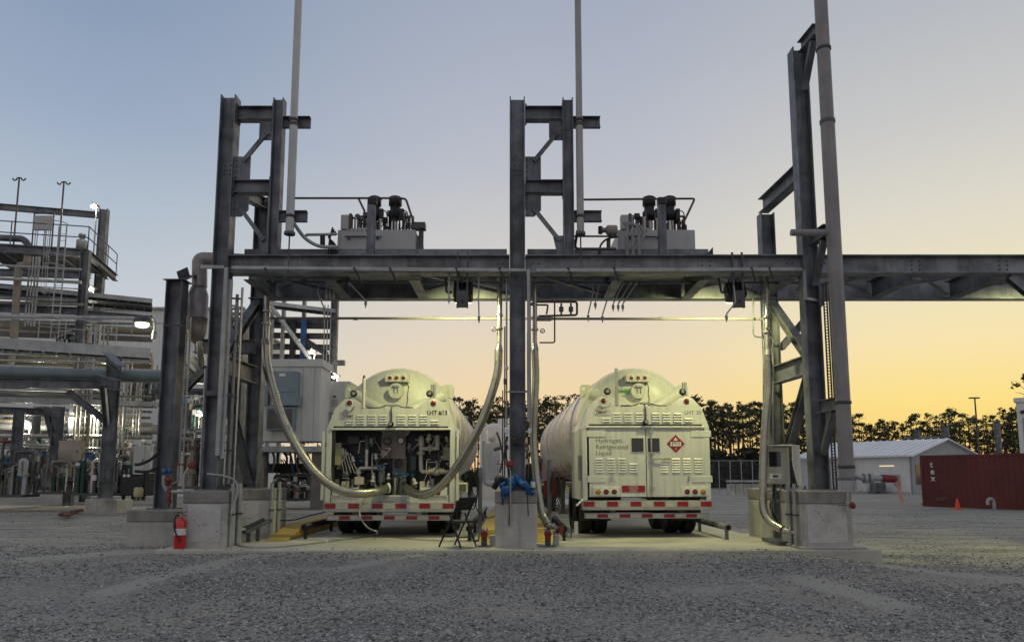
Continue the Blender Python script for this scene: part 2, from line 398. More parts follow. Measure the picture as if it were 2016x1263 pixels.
# loose crushed stones in the foreground
SEGS = SEG_M
def rutmask(x, y):
    m_ = np.zeros_like(x)
    for A_, B_, w_ in SEGS:
        d_ = B_ - A_; L_ = math.hypot(d_.x, d_.y); tx, ty = d_.x / L_, d_.y / L_
        dist = np.abs(-(x - A_.x) * ty + (y - A_.y) * tx) + .12 * np.sin(x * 5 + y * 3); s = ((x - A_.x) * tx + (y - A_.y) * ty) / L_
        m_ = np.maximum(m_, (1 - sst(dist, w_ * .5, w_ * 1.3)) * sst(s, -.05, .15) * (1 - sst(s, .85, 1.05)))
    return m_
def stones(n, x0, x1, y0, y1, smin, smax, seed, farp=False, edge=False):
    r = np.random.default_rng(seed)
    y = y0 + (y1 - y0) * r.random(n) ** 1.35; x = (r.random(n) * 2 - 1) * (1.2 + y * .74) 
    # clumps: thin out on packed patches
    keep = (np.sin(x * 1.1 + 1.7 * np.sin(y * .8)) * np.cos(y * 1.2 + x * .35) + r.normal(0, .45, n)) > -.35
    if not edge and not farp: keep &= r.random(n) > rutmask(x, y) * .9
    if edge:
        keep = (x > -6) & (x < 6.2) & (r.random(n) < np.clip((12.95 - y) / .35, .03, 1))
    elif farp: keep &= ~((x > -6.1) & (x < 6.25))
    else: keep &= ~((y > 12.6) & (x > -6.1) & (x < 6.25))
    x = x[keep]; y = y[keep]; n = len(x); z = gh(x, y)
    if edge: z = np.where(y > 12.68, .002, np.maximum(z, z))
    base = np.array([(1, 0, 0), (-1, 0, 0), (0, 1, 0), (0, -1, 0), (0, 0, 1), (0, 0, -1)], float)
    fc = np.array([(0, 2, 4), (2, 1, 4), (1, 3, 4), (3, 0, 4), (2, 0, 5), (1, 2, 5), (3, 1, 5), (0, 3, 5)])
    s = (smin + (smax - smin) * r.random(n) ** 2.2)[:, None, None]
    v = base[None] * (1 + r.normal(0, .28, (n, 6, 1))) * np.stack([.8 + .6 * r.random(n), .5 + .4 * r.random(n), .3 + .35 * r.random(n)], -1)[:, None, :]
    a = r.random(n) * 6.283; b = r.normal(0, .5, n); ca, sa, cb, sb = np.cos(a), np.sin(a), np.cos(b), np.sin(b)
    X, Yv, Z = v[..., 0], v[..., 1], v[..., 2]
    Y2 = Yv * cb[:, None] - Z * sb[:, None]; Z2 = Yv * sb[:, None] + Z * cb[:, None]
    X3 = X * ca[:, None] - Y2 * sa[:, None]; Y3 = X * sa[:, None] + Y2 * ca[:, None]
    vv = np.stack([X3, Y3, Z2], -1) * s + np.stack([x, y, z], -1)[:, None, :] + np.array([0, 0, 1.0]) * s * .18
    vv = vv.reshape(-1, 3); ff = (fc[None] + (np.arange(n) * 6)[:, None, None]).reshape(-1)
    me = bpy.data.meshes.new('loose_gravel'); nf = n * 8
    me.vertices.add(len(vv)); me.vertices.foreach_set('co', vv.ravel()); me.loops.add(nf * 3); me.loops.foreach_set('vertex_index', ff)
    me.polygons.add(nf); me.polygons.foreach_set('loop_start', np.arange(nf) * 3); me.polygons.foreach_set('loop_total', np.full(nf, 3)); me.update(); me.validate()
    at = me.attributes.new('tone', 'FLOAT', 'FACE'); at.data.foreach_set('value', np.repeat(r.random(n), 8))
    return me
sm_ = bpy.data.materials.new('crushed_stone_chips'); sm_.use_nodes = True; t = sm_.node_tree; N = t.nodes; L = t.links
at = N.new('ShaderNodeAttribute'); at.attribute_name = 'tone'; rp = N.new('ShaderNodeValToRGB'); L.new(at.outputs['Fac'], rp.inputs[0])
rp.color_ramp.elements[0].color = (.085, .083, .08, 1); rp.color_ramp.elements[1].color = (.6, .59, .565, 1); e = rp.color_ramp.elements.new(.6); e.color = (.31, .303, .292, 1)
L.new(rp.outputs[0], N['Principled BSDF'].inputs['Base Color']); N['Principled BSDF'].inputs['Roughness'].default_value = .8
me = stones(150000, -9, 9, 4.2, 14.5, .007, .027, 3); me.materials.append(sm_)
go = bpy.data.objects.new('loose_gravel', me); col.objects.link(go); stuff(go); tag(go, 'loose grey crushed stone covering the yard in front of the slab', 'gravel')

me = stones(26000, -9, 9, 14, 30, .009, .026, 4, True); me.materials.append(sm_)
go = bpy.data.objects.new('loose_gravel', me); col.objects.link(go); stuff(go); tag(go, 'coarse loose stone scattered over the yard beyond the slab', 'gravel')
me = stones(2600, -9, 9, 12.35, 13.0, .008, .026, 5, False, True); me.materials.append(sm_)
go = bpy.data.objects.new('loose_gravel', me); col.objects.link(go); stuff(go); tag(go, 'stray stone chips spilled over the front edge of the slab', 'gravel')

# loading slab: front apron and the two truck lanes behind it, cast in panels
b = MB(); b.bb(-6.05, 6.25, 12.68, 16.2, -.34, 0)
slab = struct(b.build('slab', SLABM, bev=.012))
for x0, x1 in ((-4.75, -.35), (.55, 5.0)):
    for k in range(5):
        b = MB(); b.bb(x0, x1, 16.212 + k * 4.6, 16.2 + (k + 1) * 4.6, -.3, -.001)
        o = b.build('slab', SLABM, bev=.008); struct(o)

# ------------------------------------------------------------------ loading gantry
YF, YR = 13.45, 15.3
XL, XC, XR, XE = -5.43, .10, 5.56, 11.35
BZ0, BZ1 = 4.98, 5.33
RZ0, RZ1 = 4.94, 5.48
gan = thing('loading_gantry', 'grey galvanised steel loading gantry spanning both tanker bays on concrete piers', 'gantry', (XC, YF, 1.0))
def hcol(x, y, z0, z1, w_=.29, d_=.28, name='column', par=None):
    b = MB(); b.ibeam((x, y, z0), (x, y, z1), d_, w_, .014, .022, up=(1, 0, 0)); return b.build(name, STEEL, par or gan)
tops = {XL: Zp(193, YF), XC: Zp(197, YF), XR: Zp(100, YF)}
PT = .985
for x in (XL, XC, XR, XE):
    hcol(x, YF, PT + .024, tops.get(x, 5.6))
    b = MB(); b.bb(x - .23, x + .23, YF - .22, YF + .22, PT, PT + .022); b.build('base_plate', STEEL, gan)
    boltset(gan, [(x + i * .19, YF + j * .18, PT + .022) for i in (-1, 1) for j in (-1, 1)], (0, 0, 1), .018, .05)
for x in (XL + .07, XC, XR - .1, XE):
    hcol(x, YR, PT + .024, {XR - .1: Zp(422, YR), XL + .07: Zp(388, YR)}.get(x, RZ0 - .004))
    b = MB(); b.bb(x - .22, x + .22, YR - .2, YR + .2, PT, PT + .022); b.build('base_plate', STEEL, gan)
# long beams, between the columns
def spans(xs, e0, e1): return [(xs[i] + e0, xs[i + 1] - e1) for i in range(len(xs) - 1)]
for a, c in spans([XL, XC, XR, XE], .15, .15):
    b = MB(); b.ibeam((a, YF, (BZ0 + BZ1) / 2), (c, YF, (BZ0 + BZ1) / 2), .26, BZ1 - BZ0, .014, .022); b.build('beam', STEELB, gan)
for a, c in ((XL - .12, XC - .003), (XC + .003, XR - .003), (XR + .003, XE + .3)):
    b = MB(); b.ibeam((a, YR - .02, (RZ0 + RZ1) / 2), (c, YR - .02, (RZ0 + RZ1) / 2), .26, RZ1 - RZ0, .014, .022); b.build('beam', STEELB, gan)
# cross beams front to rear
cross = [P(px, 520, YF).x for px in (645, 814, 1218, 1390, 1802, 1974)]
for x in cross + [XL + .45, XC + .01, XR - .3]:
    b = MB(); b.ibeam((x, YF + .14, 5.10), (x, YR - .16, 5.10), .2, .38, .012, .016); b.build('cross_beam', STEEL, gan)
for x in cross:
    boltset(gan, [(x + dx, YF - .007, 5.155 + dz) for dx in (-.075, .075) for dz in (-.08, 0, .08)], (0, -1, 0), .017, .014)
for x in (XL + .33, XC - .33, XC + .35, XR - .36, XR + .36):
    boltset(gan, [(x + dx, YF - .007, 5.19) for dx in (-.05, .06)], (0, -1, 0), .017, .014)
# deck channels the valve boxes sit on
for a, c in ((XL + .2, XC - .2), (XC + .2, P(1394, 500, 14.0).x)):
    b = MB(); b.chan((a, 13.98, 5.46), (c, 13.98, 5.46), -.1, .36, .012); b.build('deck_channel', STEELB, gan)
# plan bracing between the beams
for a, c in ((XL + .5, cross[0]), (cross[1], XC - .1), (XC + .2, cross[2]), (cross[3], XR - .3), (XR + .3, cross[4]), (cross[4], cross[5]), (cross[5], XE)):
    for y0, y1, dz in ((YF + .16, YR - .18, 0), (YR - .18, YF + .16, .09)):
        b = MB(); b.angle((a + .12, y0, 5.0 + dz), (c - .12, y1, 5.0 + dz), .075, .009); b.build('plan_brace', STEEL, gan)
# knee braces and side frames
for s_, x in ((1, XL), (-1, XR)):
    xr_ = XL + .07 if x == XL else XR - .1
    zb = (Zp(705, YF) + Zp(755, YR)) / 2 if False else 3.02
    b = MB(); b.ibeam((x, YF + .15, 3.3), (xr_, YR - .15, 3.3), .2, .36, .012, .018); b.build('side_beam', STEEL, gan)
    b = MB(); b.ibeam((x + .02 * s_, YF + .2, 3.5), (xr_, YR - .1, 4.86), .16, .16, .01, .012); b.build('brace', STEEL, gan)
    b = MB(); b.ibeam((x + .02 * s_, YF + .2, 3.05), (xr_, YR - .12, 1.12), .16, .16, .01, .012); b.build('brace', STEEL, gan)
b = MB(); b.ibeam((XR + 1.0, YR, 4.9), (XR + .1, YR, 3.9), .14, .14, .01, .012, up=(0, 1, 0)); b.build('knee_brace', STEEL, gan)
b = MB(); b.ibeam((XE - 2.0, YF + .05, 4.96), (XE - .17, YF + .05, 3.3), .16, .14, .01, .012, up=(0, 1, 0)); b.build('knee_brace', STEEL, gan)
# the two ladder towers carrying the vents
VENTX = {}
for x, p2, pv in ((XL, 551, 583), (XC, 1117, 1141)):
    x2 = P(p2, 205, YF).x; top = Zp(197, YF)
    hcol(x2, YF, BZ1 + .004, top, .2, .2, 'tower_post')
    xa, xb = x + .15, x2 - .1
    for y0, y1 in ((213, 238), (357, 382)):
        z0, z1 = Zp(y1, YF), Zp(y0, YF)
        b = MB(); b.ibeam((xa + .012, YF, (z0 + z1) / 2), (xb - .012, YF, (z0 + z1) / 2), .2, z1 - z0, .01, .014); b.build('rung_beam', STEEL, gan)
        for q0, q1 in ((xa + .002, xa + .011), (xb - .011, xb - .002)):
            b = MB(); b.bb(q0, q1, YF - .1, YF + .1, z0 - .06, z1 + .06); b.build('end_plate', STEEL, gan)
        boltset(gan, [(xa + .012, YF + dy, z) for dy in (-.07, .07) for z in (z0 - .035, z1 + .035)], (1, 0, 0), .016, .02)
    zt = [Zp(v, YF) for v in (240, 278, 310, 356, 384, 428, 465, 500)]
    yg = YF - .03
    b = MB(); b.plate([(xb - .26, yg, zt[0]), (xb - .26, yg, zt[1] + .05), (xb - .2, yg, zt[1]), (xb, yg, zt[1]), (xb, yg, zt[0])], .012); b.build('gusset_plate', STEEL, gan)
    b = MB(); b.plate([(xa, yg, zt[2]), (xa, yg, zt[3]), (xa + .3, yg, zt[3]), (xa + .3, yg, zt[2])], .012); b.build('gusset_plate', STEEL, gan)
    b = MB(); b.plate([(xa, yg, zt[4]), (xa, yg, zt[5]), (xa + .17, yg, zt[5]), (xa + .3, yg, zt[5] + .13), (xa + .3, yg, zt[4])], .012); b.build('gusset_plate', STEEL, gan)
    b = MB(); b.plate([(xb, yg, zt[6]), (xb - .2, yg, zt[6]), (xb - .12, yg, BZ1 + .01), (xb, yg, BZ1 + .01)], .012); b.build('gusset_plate', STEEL, gan)
    for q0, q1 in (((xa + .17, zt[2] - .1), (xb - .1, zt[1] + .14)), ((xa + .17, zt[5] + .14), (xb - .08, zt[6] - .1))):
        b = MB(); b.bar((q0[0], yg - .035, q0[1]), (q1[0], yg - .035, q1[1]), .055, .075); b.build('diagonal_strut', STEEL, gan)
        boltset(gan, [(q0[0] + .03, yg - .064, q0[1] + .03 * (1 if q1[1] > q0[1] else -1)), (q1[0] - .03, yg - .064, q1[1] - .03 * (1 if q1[1] > q0[1] else -1))], (0, -1, 0), .013, .012)
    boltset(gan, [(x + dx, YF - .007, Zp(335, YF) + dz) for dx in (-.05, .05) for dz in (-.09, 0, .09)], (0, -1, 0), .017, .014)
    boltset(gan, [(xa + .04, yg - .012, zt[2] - .08 - .11 * k) for k in range(4)] + [(xa + .04, yg - .012, zt[4] - .08 - .1 * k) for k in range(3)] + [(xb - .04, yg - .012, zt[0] - .08 - .1 * k) for k in range(3)], (0, -1, 0), .015, .012)
    boltset(gan, [(x2 + .04, YF - .006, Zp(338, YF) - .1 * k) for k in range(2)], (0, -1, 0), .015, .012)
    for y0, y1 in ((234, 255), (418, 439)):
        b = MB(); b.chan((x2 + .102, YF - .02, (Zp(y0, YF) + Zp(y1, YF)) / 2), (x2 + .62, YF - .02, (Zp(y0, YF) + Zp(y1, YF)) / 2), .1, Zp(y0, YF) - Zp(y1, YF), .012); b.build('pipe_bracket', STEEL, gan)
    # the tower's backstay from the rear column
    b = MB(); b.ibeam((x + .1, YF + .15, Zp(357, YF) - .1), (x + .1, YR - .05, Zp(392, YR) - .13), .2, .22, .01, .014); b.build('back_beam', STEEL, gan)
    if x == XC:
        hcol(x, YR, RZ1 + .004, Zp(400, YR))
# right hand tower: back beam, cantilever brackets toward the big vent
b = MB(); b.ibeam((XR - .1, YR + .12, Zp(402, YR)), (XR, YF + .15, Zp(402, YR)), .22, .32, .012, .018); b.build('back_beam', STEEL, gan)
VY, VX = 12.55, P(1668, 930, 12.55).x
for zt_ in (Zp(112, YF) + .1, Zp(478, YF) , Zp(800, 13.2)):
    b = MB(); b.ibeam((XR + .02, YF - .14, zt_), (VX - .04, VY + .16, zt_), .16, .22, .01, .014); b.build('cantilever_bracket', STEEL, gan)
    b = MB(); b.bar((XR + .04, YF - .14, zt_ - .85), (VX - .04, VY + .32, zt_ - .12), .12, .08); b.build('knee_brace', STEEL, gan)
for zz in (750, 790, 850, 860):
    pass
boltset(gan, [(XR + dx, YF - .007, z) for dx in (-.05, .06) for z in (Zp(675, YF), Zp(692, YF), Zp(748, YF), Zp(764, YF))], (0, -1, 0), .017, .014)
boltset(gan, [(XC + dx, YF - .007, z) for dx in (-.05, .06) for z in (Zp(690, YF), Zp(745, YF), Zp(762, YF))], (0, -1, 0), .017, .014)
for x in (XL, XC):
    b = MB(); b.bb(x - .16, x + .17, YF - .15, YF - .141, Zp(780 if x == XL else 774, YF) , Zp(770, YF)); b.build('strap', STEELD, gan)

# concrete piers
def pier(x0, x1, y0, y1, z1, label, z0=-.25, foot=False, patched=False):
    t_ = thing('concrete_pier', label, 'pier', ((x0 + x1) / 2, (y0 + y1) / 2, z0), 'concrete piers under the steel columns')
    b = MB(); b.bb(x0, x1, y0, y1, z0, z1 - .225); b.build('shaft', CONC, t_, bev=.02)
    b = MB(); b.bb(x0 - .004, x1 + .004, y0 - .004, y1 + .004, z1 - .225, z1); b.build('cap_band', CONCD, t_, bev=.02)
    if foot:
        b = MB(); b.bb(x0 - .05, x1 + .2, y0 - .05, y1 + .05, 0.002, .04); b.build('grout_pad', CONC, t_, bev=.01)
    if patched:
        b = MB(); b.bb(x0 + .1, x1 - .1, y0 - .006, y0 - .0005, max(z0, 0) + .1, z1 - .25); b.build('patched_face', CONCP, t_, bev=.004)
        r_ = random.Random(int(x0 * 100))
        b = MB()
        for k in range(7): b.lathe([(r_.uniform(.006, .017), 0), (0, .001)], (r_.uniform(x0 + .15, x1 - .15), y0 - .0065, r_.uniform(.2, z1 - .3)), (0, -1, 0), 9)
        stuff(b.build('pits', CONCK, t_))
    return t_
CONCP = mat('pale_patch_concrete', (.5, .49, .46), .9, 0, .15, 4, .2, 40, spots=.5)
CONCK = mat('dark_pit', (.24, .23, .21), .95)
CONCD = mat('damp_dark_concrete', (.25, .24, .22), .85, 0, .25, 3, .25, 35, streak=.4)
pier(-5.78, -5.0, 13.08, 13.86, PT, 'square concrete pier beside the red fire extinguisher', patched=True)
pier(-5.78, -4.76, 14.95, 15.75, PT, 'wider concrete pier behind the one by the extinguisher', patched=True)
pier(-.30, .44, 13.08, 13.86, PT, 'concrete pier between the two tankers with a blue harness on top')
pier(-.28, .42, 14.95, 15.75, PT, 'concrete pier hidden behind the middle column')
pier(4.98, 5.86, 12.86, 13.86, PT, 'pitted concrete pier under the tallest vent stack', foot=True, patched=True)
pier(4.98, 5.78, 14.95, 15.75, PT, 'concrete pier behind the grey control box')
pier(10.97, 11.75, 13.05, 13.86, PT, 'concrete pier carrying the far end of the gantry beam')
pier(10.97, 11.75, 14.95, 15.75, PT, 'rear concrete pier at the far end of the gantry')
# chamfer strips and drip marks on the pier corners are cast in: pale corner fillets

for k, (x, y, r_) in enumerate(((-4.955, 13.2, .03), (-4.955, 13.55, .04), (-4.80, 14.9, .03), (-4.72, 15.1, .035), (4.93, 13.0, .03), (4.935, 13.3, .04))):
    t_ = thing('pier_conduit', ('thin pale conduit on the side of the pier by the extinguisher', 'thicker pale conduit on the side of the pier by the extinguisher', 'thin pale conduit on the face of the wider rear pier', 'pale conduit at the corner of the wider rear pier', 'thin pale conduit on the side of the pitted pier', 'thicker pale conduit on the side of the pitted pier')[k], 'conduit', (x, y, 0))
    b = MB(); b.cyl((x, y, .004), (x, y, PT + .12), r_, n=10); b.build('tube', STEELP, t_)
    b = MB(); b.bb(x - r_ - .015, x + r_ + .015, y - r_ - .008, y + r_ + .008, .55, .58); b.build('clamp', STEELD, t_)
# ------------------------------------------------------------------ vent stacks
def vent(px_top, px_bot, py_bot, Y, r, r2, py_step, label, ztop, PIPEG=PIPEG):
    x = P(px_bot, py_bot, Y).x; z0 = Zp(py_bot, Y)
    t_ = thing('vent_stack', label, 'vent pipe', (x, Y, z0), 'tall vent stacks fixed to the gantry')
    zs = Zp(py_step, Y)
    b = MB(); b.cyl((x, Y, z0 + .05), (x, Y, zs), r2, n=20); b.build('lower_pipe', PIPEG, t_)
    b = MB(); b.cyl((x, Y, zs + .002), (x, Y, ztop), r, n=20); b.build('upper_pipe', PIPEG, t_)
    b = MB(); b.cyl((x, Y, zs - .03), (x, Y, zs + .03), r2 + .012, n=20); b.build('clamp_ring', STEELD, t_)
    b = MB(); b.cyl((x, Y, z0), (x, Y, z0 + .049), r2 + .025, n=20); b.build('bottom_flange', STEEL, t_)
    return t_, x, z0
v1, vx1, vz1 = vent(583, 570, 462, YF - .17, .07, .077, 245, 'slim pale vent stack on the tower beside the left plant', 13.5, VENTP)
v2, vx2, vz2 = vent(1141, 1143, 462, YF - .17, .062, .068, 245, 'slim grey vent stack on the tower above the middle column', 13.5, VENTM)
v3, vx3, vz3 = vent(1628, 1668, 945, VY, .115, .122, 240, 'thickest vent stack standing above the pitted concrete pier', 13.5)
for zz, tt, xx, rr, yy in ((Zp(245, YF), v1, vx1, .08, YF - .17), (Zp(432, YF), v1, vx1, .082, YF - .17), (Zp(245, YF), v2, vx2, .072, YF - .17), (Zp(432, YF), v2, vx2, .072, YF - .17), (Zp(97, VY), v3, vx3, .12, VY), (Zp(792, VY), v3, vx3, .126, VY), (Zp(918, VY), v3, vx3, .126, VY)):
    b = MB(); b.lathe([(rr, -.025), (rr + .012, -.025), (rr + .012, .025), (rr, .025)], (xx, yy, zz), n=20); b.build('clamp_ring', STEELD, tt)
# drain below each slim vent, side branch and capped tee on the thick one
b = MB(); b.tube(bend([(vx1, YF - .17, vz1), (vx1, YF - .17, vz1 - .75), (vx1 - .06, YF - .17, vz1 - .85)], .05), .014, 8); b.build('drain_tube', STEELD, v1)
b = MB(); b.tube(bend([(vx1 + .05, YF - .15, vz1 + .25), P(600, 470, YF + .1), P(628, 486, YF + .2), P(665, 486, YF + .3)], .15), .035, 10); b.build('branch_pipe', STEELP, v1)
b = MB(); b.tube([(vx2, YF - .17, vz2), (vx2, YF - .17, vz2 - .5)], .014, 8); b.build('drain_tube', STEELD, v2)
b = MB(); b.tube(bend([(vx2 - .05, YF - .1, vz2 + .1), P(1131, 490, YF + .2), P(1212, 490, YF + .3)], .1), .028, 10); b.build('branch_pipe', COPPER, v2)
b = MB(); b.cyl((vx3 - .02, VY + .02, Zp(457, VY)), (P(1556, 457, VY + .05).x, VY + .02, Zp(457, VY)), .06, n=16); b.build('side_stub', PIPEG, v3)
zb = Zp(940, VY)
b = MB(); b.cyl((vx3 + .1, VY, zb + .05), P(1700, 941, VY), .05, n=14); b.build('drain_arm', STEELP, v3)
b = MB(); b.cyl(P(1700, 941, VY), P(1706, 941, VY), .085, n=14); b.cyl(P(1711, 941, VY), P(1717, 941, VY), .085, n=14); b.build('flange_pair', STEELP, v3)
b = MB(); b.cyl(P(1717, 941, VY), P(1738, 941, VY), .05, n=14); b.build('drain_arm', STEELP, v3)
b = MB(); b.cyl(P(1736, 941, VY), P(1760, 942, VY), .068, n=14); b.cyl(P(1760, 942, VY), P(1764, 942, VY), .045, n=12); b.build('end_cap', RED, v3)
rib = MB(); q = [P(1763, 938, VY), P(1770, 950, VY), P(1771, 968, VY), P(1776, 988, VY)]
rib.add([p + Vector((-.022, 0, 0)) for p in q] + [p + Vector((.022, -.015, 0)) for p in q] + [p + Vector((-.022, .003, 0)) for p in q] + [p + Vector((.022, -.012, 0)) for p in q], [(i, i + 1, 5 + i, 4 + i) for i in range(3)] + [(8 + i, 12 + i, 13 + i, 9 + i) for i in range(3)] + [(0, 8, 9, 1), (1, 9, 10, 2), (2, 10, 11, 3), (4, 5, 13, 12), (5, 6, 14, 13), (6, 7, 15, 14)])
tag(rib.build('warning_ribbon', mat('pink_ribbon', (.65, .25, .22), .7)), 'pink and white warning ribbon hanging from the red pipe cap', 'ribbon')
dv = thing('drain_valve', 'red wheel drain valve on the corner of the pitted pier', 'valve', P(1670, 1000, 12.8))
b = MB(); b.cyl(P(1669, 960, 12.78), P(1669, 1012, 12.78), .018, n=10); b.cyl(P(1669, 985, 12.78), P(1669, 1003, 12.78), .035, n=10); b.build('valve_body', STEELP, dv)
b = MB(); b.lathe([(.0, 0), (.05, 0), (.062, .012), (.05, .024), (0, .024)], P(1678, 994, 12.74), (.25, -1, 0), 18); b.build('handwheel', RED, dv)
b = MB(); b.bar(P(1650, 994, 12.76), P(1668, 994, 12.76), .02, .012); b.build('lever', RED, dv)

# ------------------------------------------------------------------ valve boxes on top of the gantry
def valve_box(x0p, x1p, topp, side, label, postp, shift):
    Yb = 14.12
    x0, x1 = P(x0p, 480, Yb).x, P(x1p, 480, Yb).x; z0 = BZ1 + .004; z1 = Zp(topp, Yb); xm = (x0 + x1) / 2
    t_ = thing('valve_box', label, 'valve box', (xm, Yb + .5, z0), 'cold boxes on the gantry')
    b = MB(); b.bb(x0, x1, Yb, Yb + 1.15, z0, z1); b.build('box_body', BOXG, t_, bev=.012)
    S = (x1 - x0) / 1.5
    X = lambda f: x0 + (x1 - x0) * f
    # slotted lifting comb and rail along the front edge
    b = MB(); b.bb(X(.12), X(.40), Yb - .02, Yb - .004, z1 - .13, z1 + .03); o = b.build('comb_plate', BOXG, t_)
    for k in range(5):
        b = MB(); b.bb(X(.15 + .054 * k), X(.15 + .054 * k) + .012, Yb - .026, Yb - .021, z1 - .05, z1); b.build('slot', BLACKM, o)
    b = MB(); b.cyl((X(.1), Yb - .05, z1 - .16), (X(.57), Yb - .05, z1 - .16), .014, n=8); b.build('rail', STEELD, t_)
    for f in (.15, .52):
        b = MB(); b.cyl((X(f), Yb - .07, z1 - .19), (X(f), Yb - .01, z1 - .19), .022, n=8); b.build('rail_knob', BLACKM, t_)
    b = MB(); b.bb(X(.04), X(.14), Yb - .03, Yb + .12, z1 + .005, z1 + .3); b.build('junction_box', BOXG, t_, bev=.008)
    b = MB(); b.bb(X(.142), X(.175), Yb - .02, Yb + .14, z1 + .01, z1 + .33); b.build('junction_door', COPPER, t_)
    b = MB(); b.plate([(X(1.0) + .004, Yb + .1, z0), (X(1.0) + .004, Yb + .95, z0), (X(1) + .004, Yb + .95, z1 - .06), (X(1) + .004, Yb + .3, z1 - .02)], .05); b.build('side_hatch', BOXG, t_)
    # stand pipes and the two motor actuators
    r = random.Random(int(x0p))
    for k in range(7):
        f = .2 + .055 * k; hgt = r.uniform(.18, .3)
        b = MB(); b.cyl((X(f), Yb + .15 + .12 * (k % 3), z1), (X(f), Yb + .15 + .12 * (k % 3), z1 + hgt), .022 + .012 * (k % 2), n=10); b.cyl((X(f), Yb + .15 + .12 * (k % 3), z1 + hgt), (X(f), Yb + .15 + .12 * (k % 3), z1 + hgt + .03), .042, n=10); b.build('stand_pipe', (STAINS, COPPER, STEEL)[k % 3], t_)
    for f in (.69, .72, .76, .85, .89, .93):
        hgt = r.uniform(.2, .42)
        b = MB(); b.cyl((X(f), Yb + .3, z1), (X(f), Yb + .3, z1 + hgt), .024, n=10); b.build('stand_pipe', (STAINS, COPPER)[int(f * 100) % 2], t_)
    for f in (.43 + shift, .70 + shift):
        xa = X(f); a = MB()
        k_ = 1.22
        a.cyl((xa, Yb + .3, z1), (xa, Yb + .3, z1 + .28), .055, n=12); a.build('valve_bonnet', STAINS, t_)
        a = MB(); a.lathe([(r__ * k_, z__ * 1.06) for r__, z__ in ((0.0, .28), (.06, .28), (.10, .33), (.115, .36), (.115, .44), (.085, .47), (.085, .55), (.11, .57), (.11, .68), (.10, .7), (0, .705))], (xa, Yb + .3, z1), n=18); act = a.build('actuator', BLACKM, t_)
        a = MB(); a.lathe([(r__ * k_, z__ * 1.06) for r__, z__ in ((.115, .70), (.118, .715), (.09, .74), (.03, .75), (.02, .775), (0, .78))], (xa, Yb + .3, z1), n=18); a.build('actuator_cap', STEELD, act)
        a = MB(); a.box((xa + .15, Yb + .25, z1 + .4), (.08, .1, .22)); a.build('positioner', BLACKM, t_)
        a = MB(); a.tube(cr([(xa + .16, Yb + .22, z1 + .32), (xa + .2, Yb + .2, z1 + .2), (xa + .12, Yb + .2, z1 + .06), (xa + .06, Yb + .25, z1)]), .011, 6); a.build('cable', BLACK, t_)
        a = MB(); a.tube(cr([(xa + .16, Yb + .28, z1 + .5), (xa + .26, Yb + .2, z1 + .42), (xa + .28, Yb + .2, z1 + .15), (xa + .22, Yb + .25, z1)]), .011, 6); a.build('cable', BLACK, t_)
    b = MB(); b.tube(bend([(X(.2), Yb + .4, z1), (X(.2), Yb + .4, z1 + .42), (X(.35), Yb + .4, z1 + .42), (X(.36), Yb + .4, z1 + .2)], .06), .02, 8); b.build('impulse_line', COPPER, t_)
    b = MB(); b.lathe([(0, 0), (.05, 0), (.055, .03), (0, .035)], (X(.2), Yb + .37, z1 + .4), (0, -1, 0), 14); b.build('gauge', STEEL, t_)
    b = MB(); b.tube(bend([(X(.84), Yb + .4, z1), (X(.84), Yb + .4, z1 + .42), (X(.93), Yb + .4, z1 + .42)], .05), .02, 8); b.build('impulse_line', COPPER, t_)
    for k in range(16):
        f = r.uniform(.18, .95); yy = Yb + r.uniform(.1, .6); h1 = r.uniform(.15, .5); f2 = min(.97, max(.15, f + r.uniform(-.14, .14)))
        b = MB(); b.tube(bend([(X(f), yy, z1), (X(f), yy, z1 + h1), (X(f2), yy, z1 + h1), (X(f2), yy, z1 + r.uniform(0, h1))], .05), r.choice((.01, .014, .02)), 6); b.build('small_line', r.choice((COPPER, BLACK, STAINS, COPPER)), t_)
    for f in (.3, .36, .55, .62, .8):
        hgt = r.uniform(.28, .46); b = MB(); b.cyl((X(f), Yb + .45, z1), (X(f), Yb + .45, z1 + hgt), .035, n=10); b.box((X(f), Yb + .45, z1 + hgt + .05), (.11, .11, .1)); b.build('instrument', r.choice((BLACKM, STEELD, STEEL)), t_)
    # instrument post in front
    xp = P(postp, 450, YF).x
    b = MB(); b.bar((xp, YF - .02, z0), (xp, YF - .02, z0 + .98), .14, .14); b.build('post', STEEL, t_)
    for dx in (-.13, .13):
        b = MB(); b.cyl((xp + dx, YF - .05, z0), (xp + dx, YF - .05, z0 + .03), .03, n=6); b.build('post_bolt', STEELD, t_)
    b = MB(); b.box((xp + .01, YF, z0 + 1.06), (.17, .16, .15)); b.build('post_head', BLACKM, t_, bev=.02)
    return t_, X, z0, z1, Yb
vb1, X1, z0b, z1b, Yb = valve_box(664, 818, 452, 1, 'grey valve box with two black actuators beside a steel bracket table', 731, 0)
b = MB(); b.tube(bend([P(575, 390, YF - .17), P(775, 390, 14.2), P(799, 391, 14.2), P(815, 440, 14.2)], .06), .022, 8); b.build('relief_line', COPPER, vb1)
b = MB(); b.tube(bend([P(706, 391, 14.2), P(718, 416, 14.1)], .04), .022, 8); b.build('relief_line', COPPER, vb1)
b = MB(); b.bb(P(813, 445, 14.3).x, P(838, 445, 14.3).x, 14.2, 14.4, Zp(452, 14.3), Zp(440, 14.3)); b.bb(P(825, 445, 14.3).x, P(834, 445, 14.3).x, 14.26, 14.34, BZ1 - .1, Zp(452, 14.3) - .002); b.build('bracket_table', STEELD, vb1)
for k in range(4):
    b = MB(); b.tube(cr([P(655 + 3 * k, 448 + 4 * k, 14.0), P(650 - k, 466, 13.95), P(648 + 4 * k, 482, 13.9), P(646 + 5 * k, 500, 13.9)]), .018, 7); b.build('cable', BLACK, vb1)
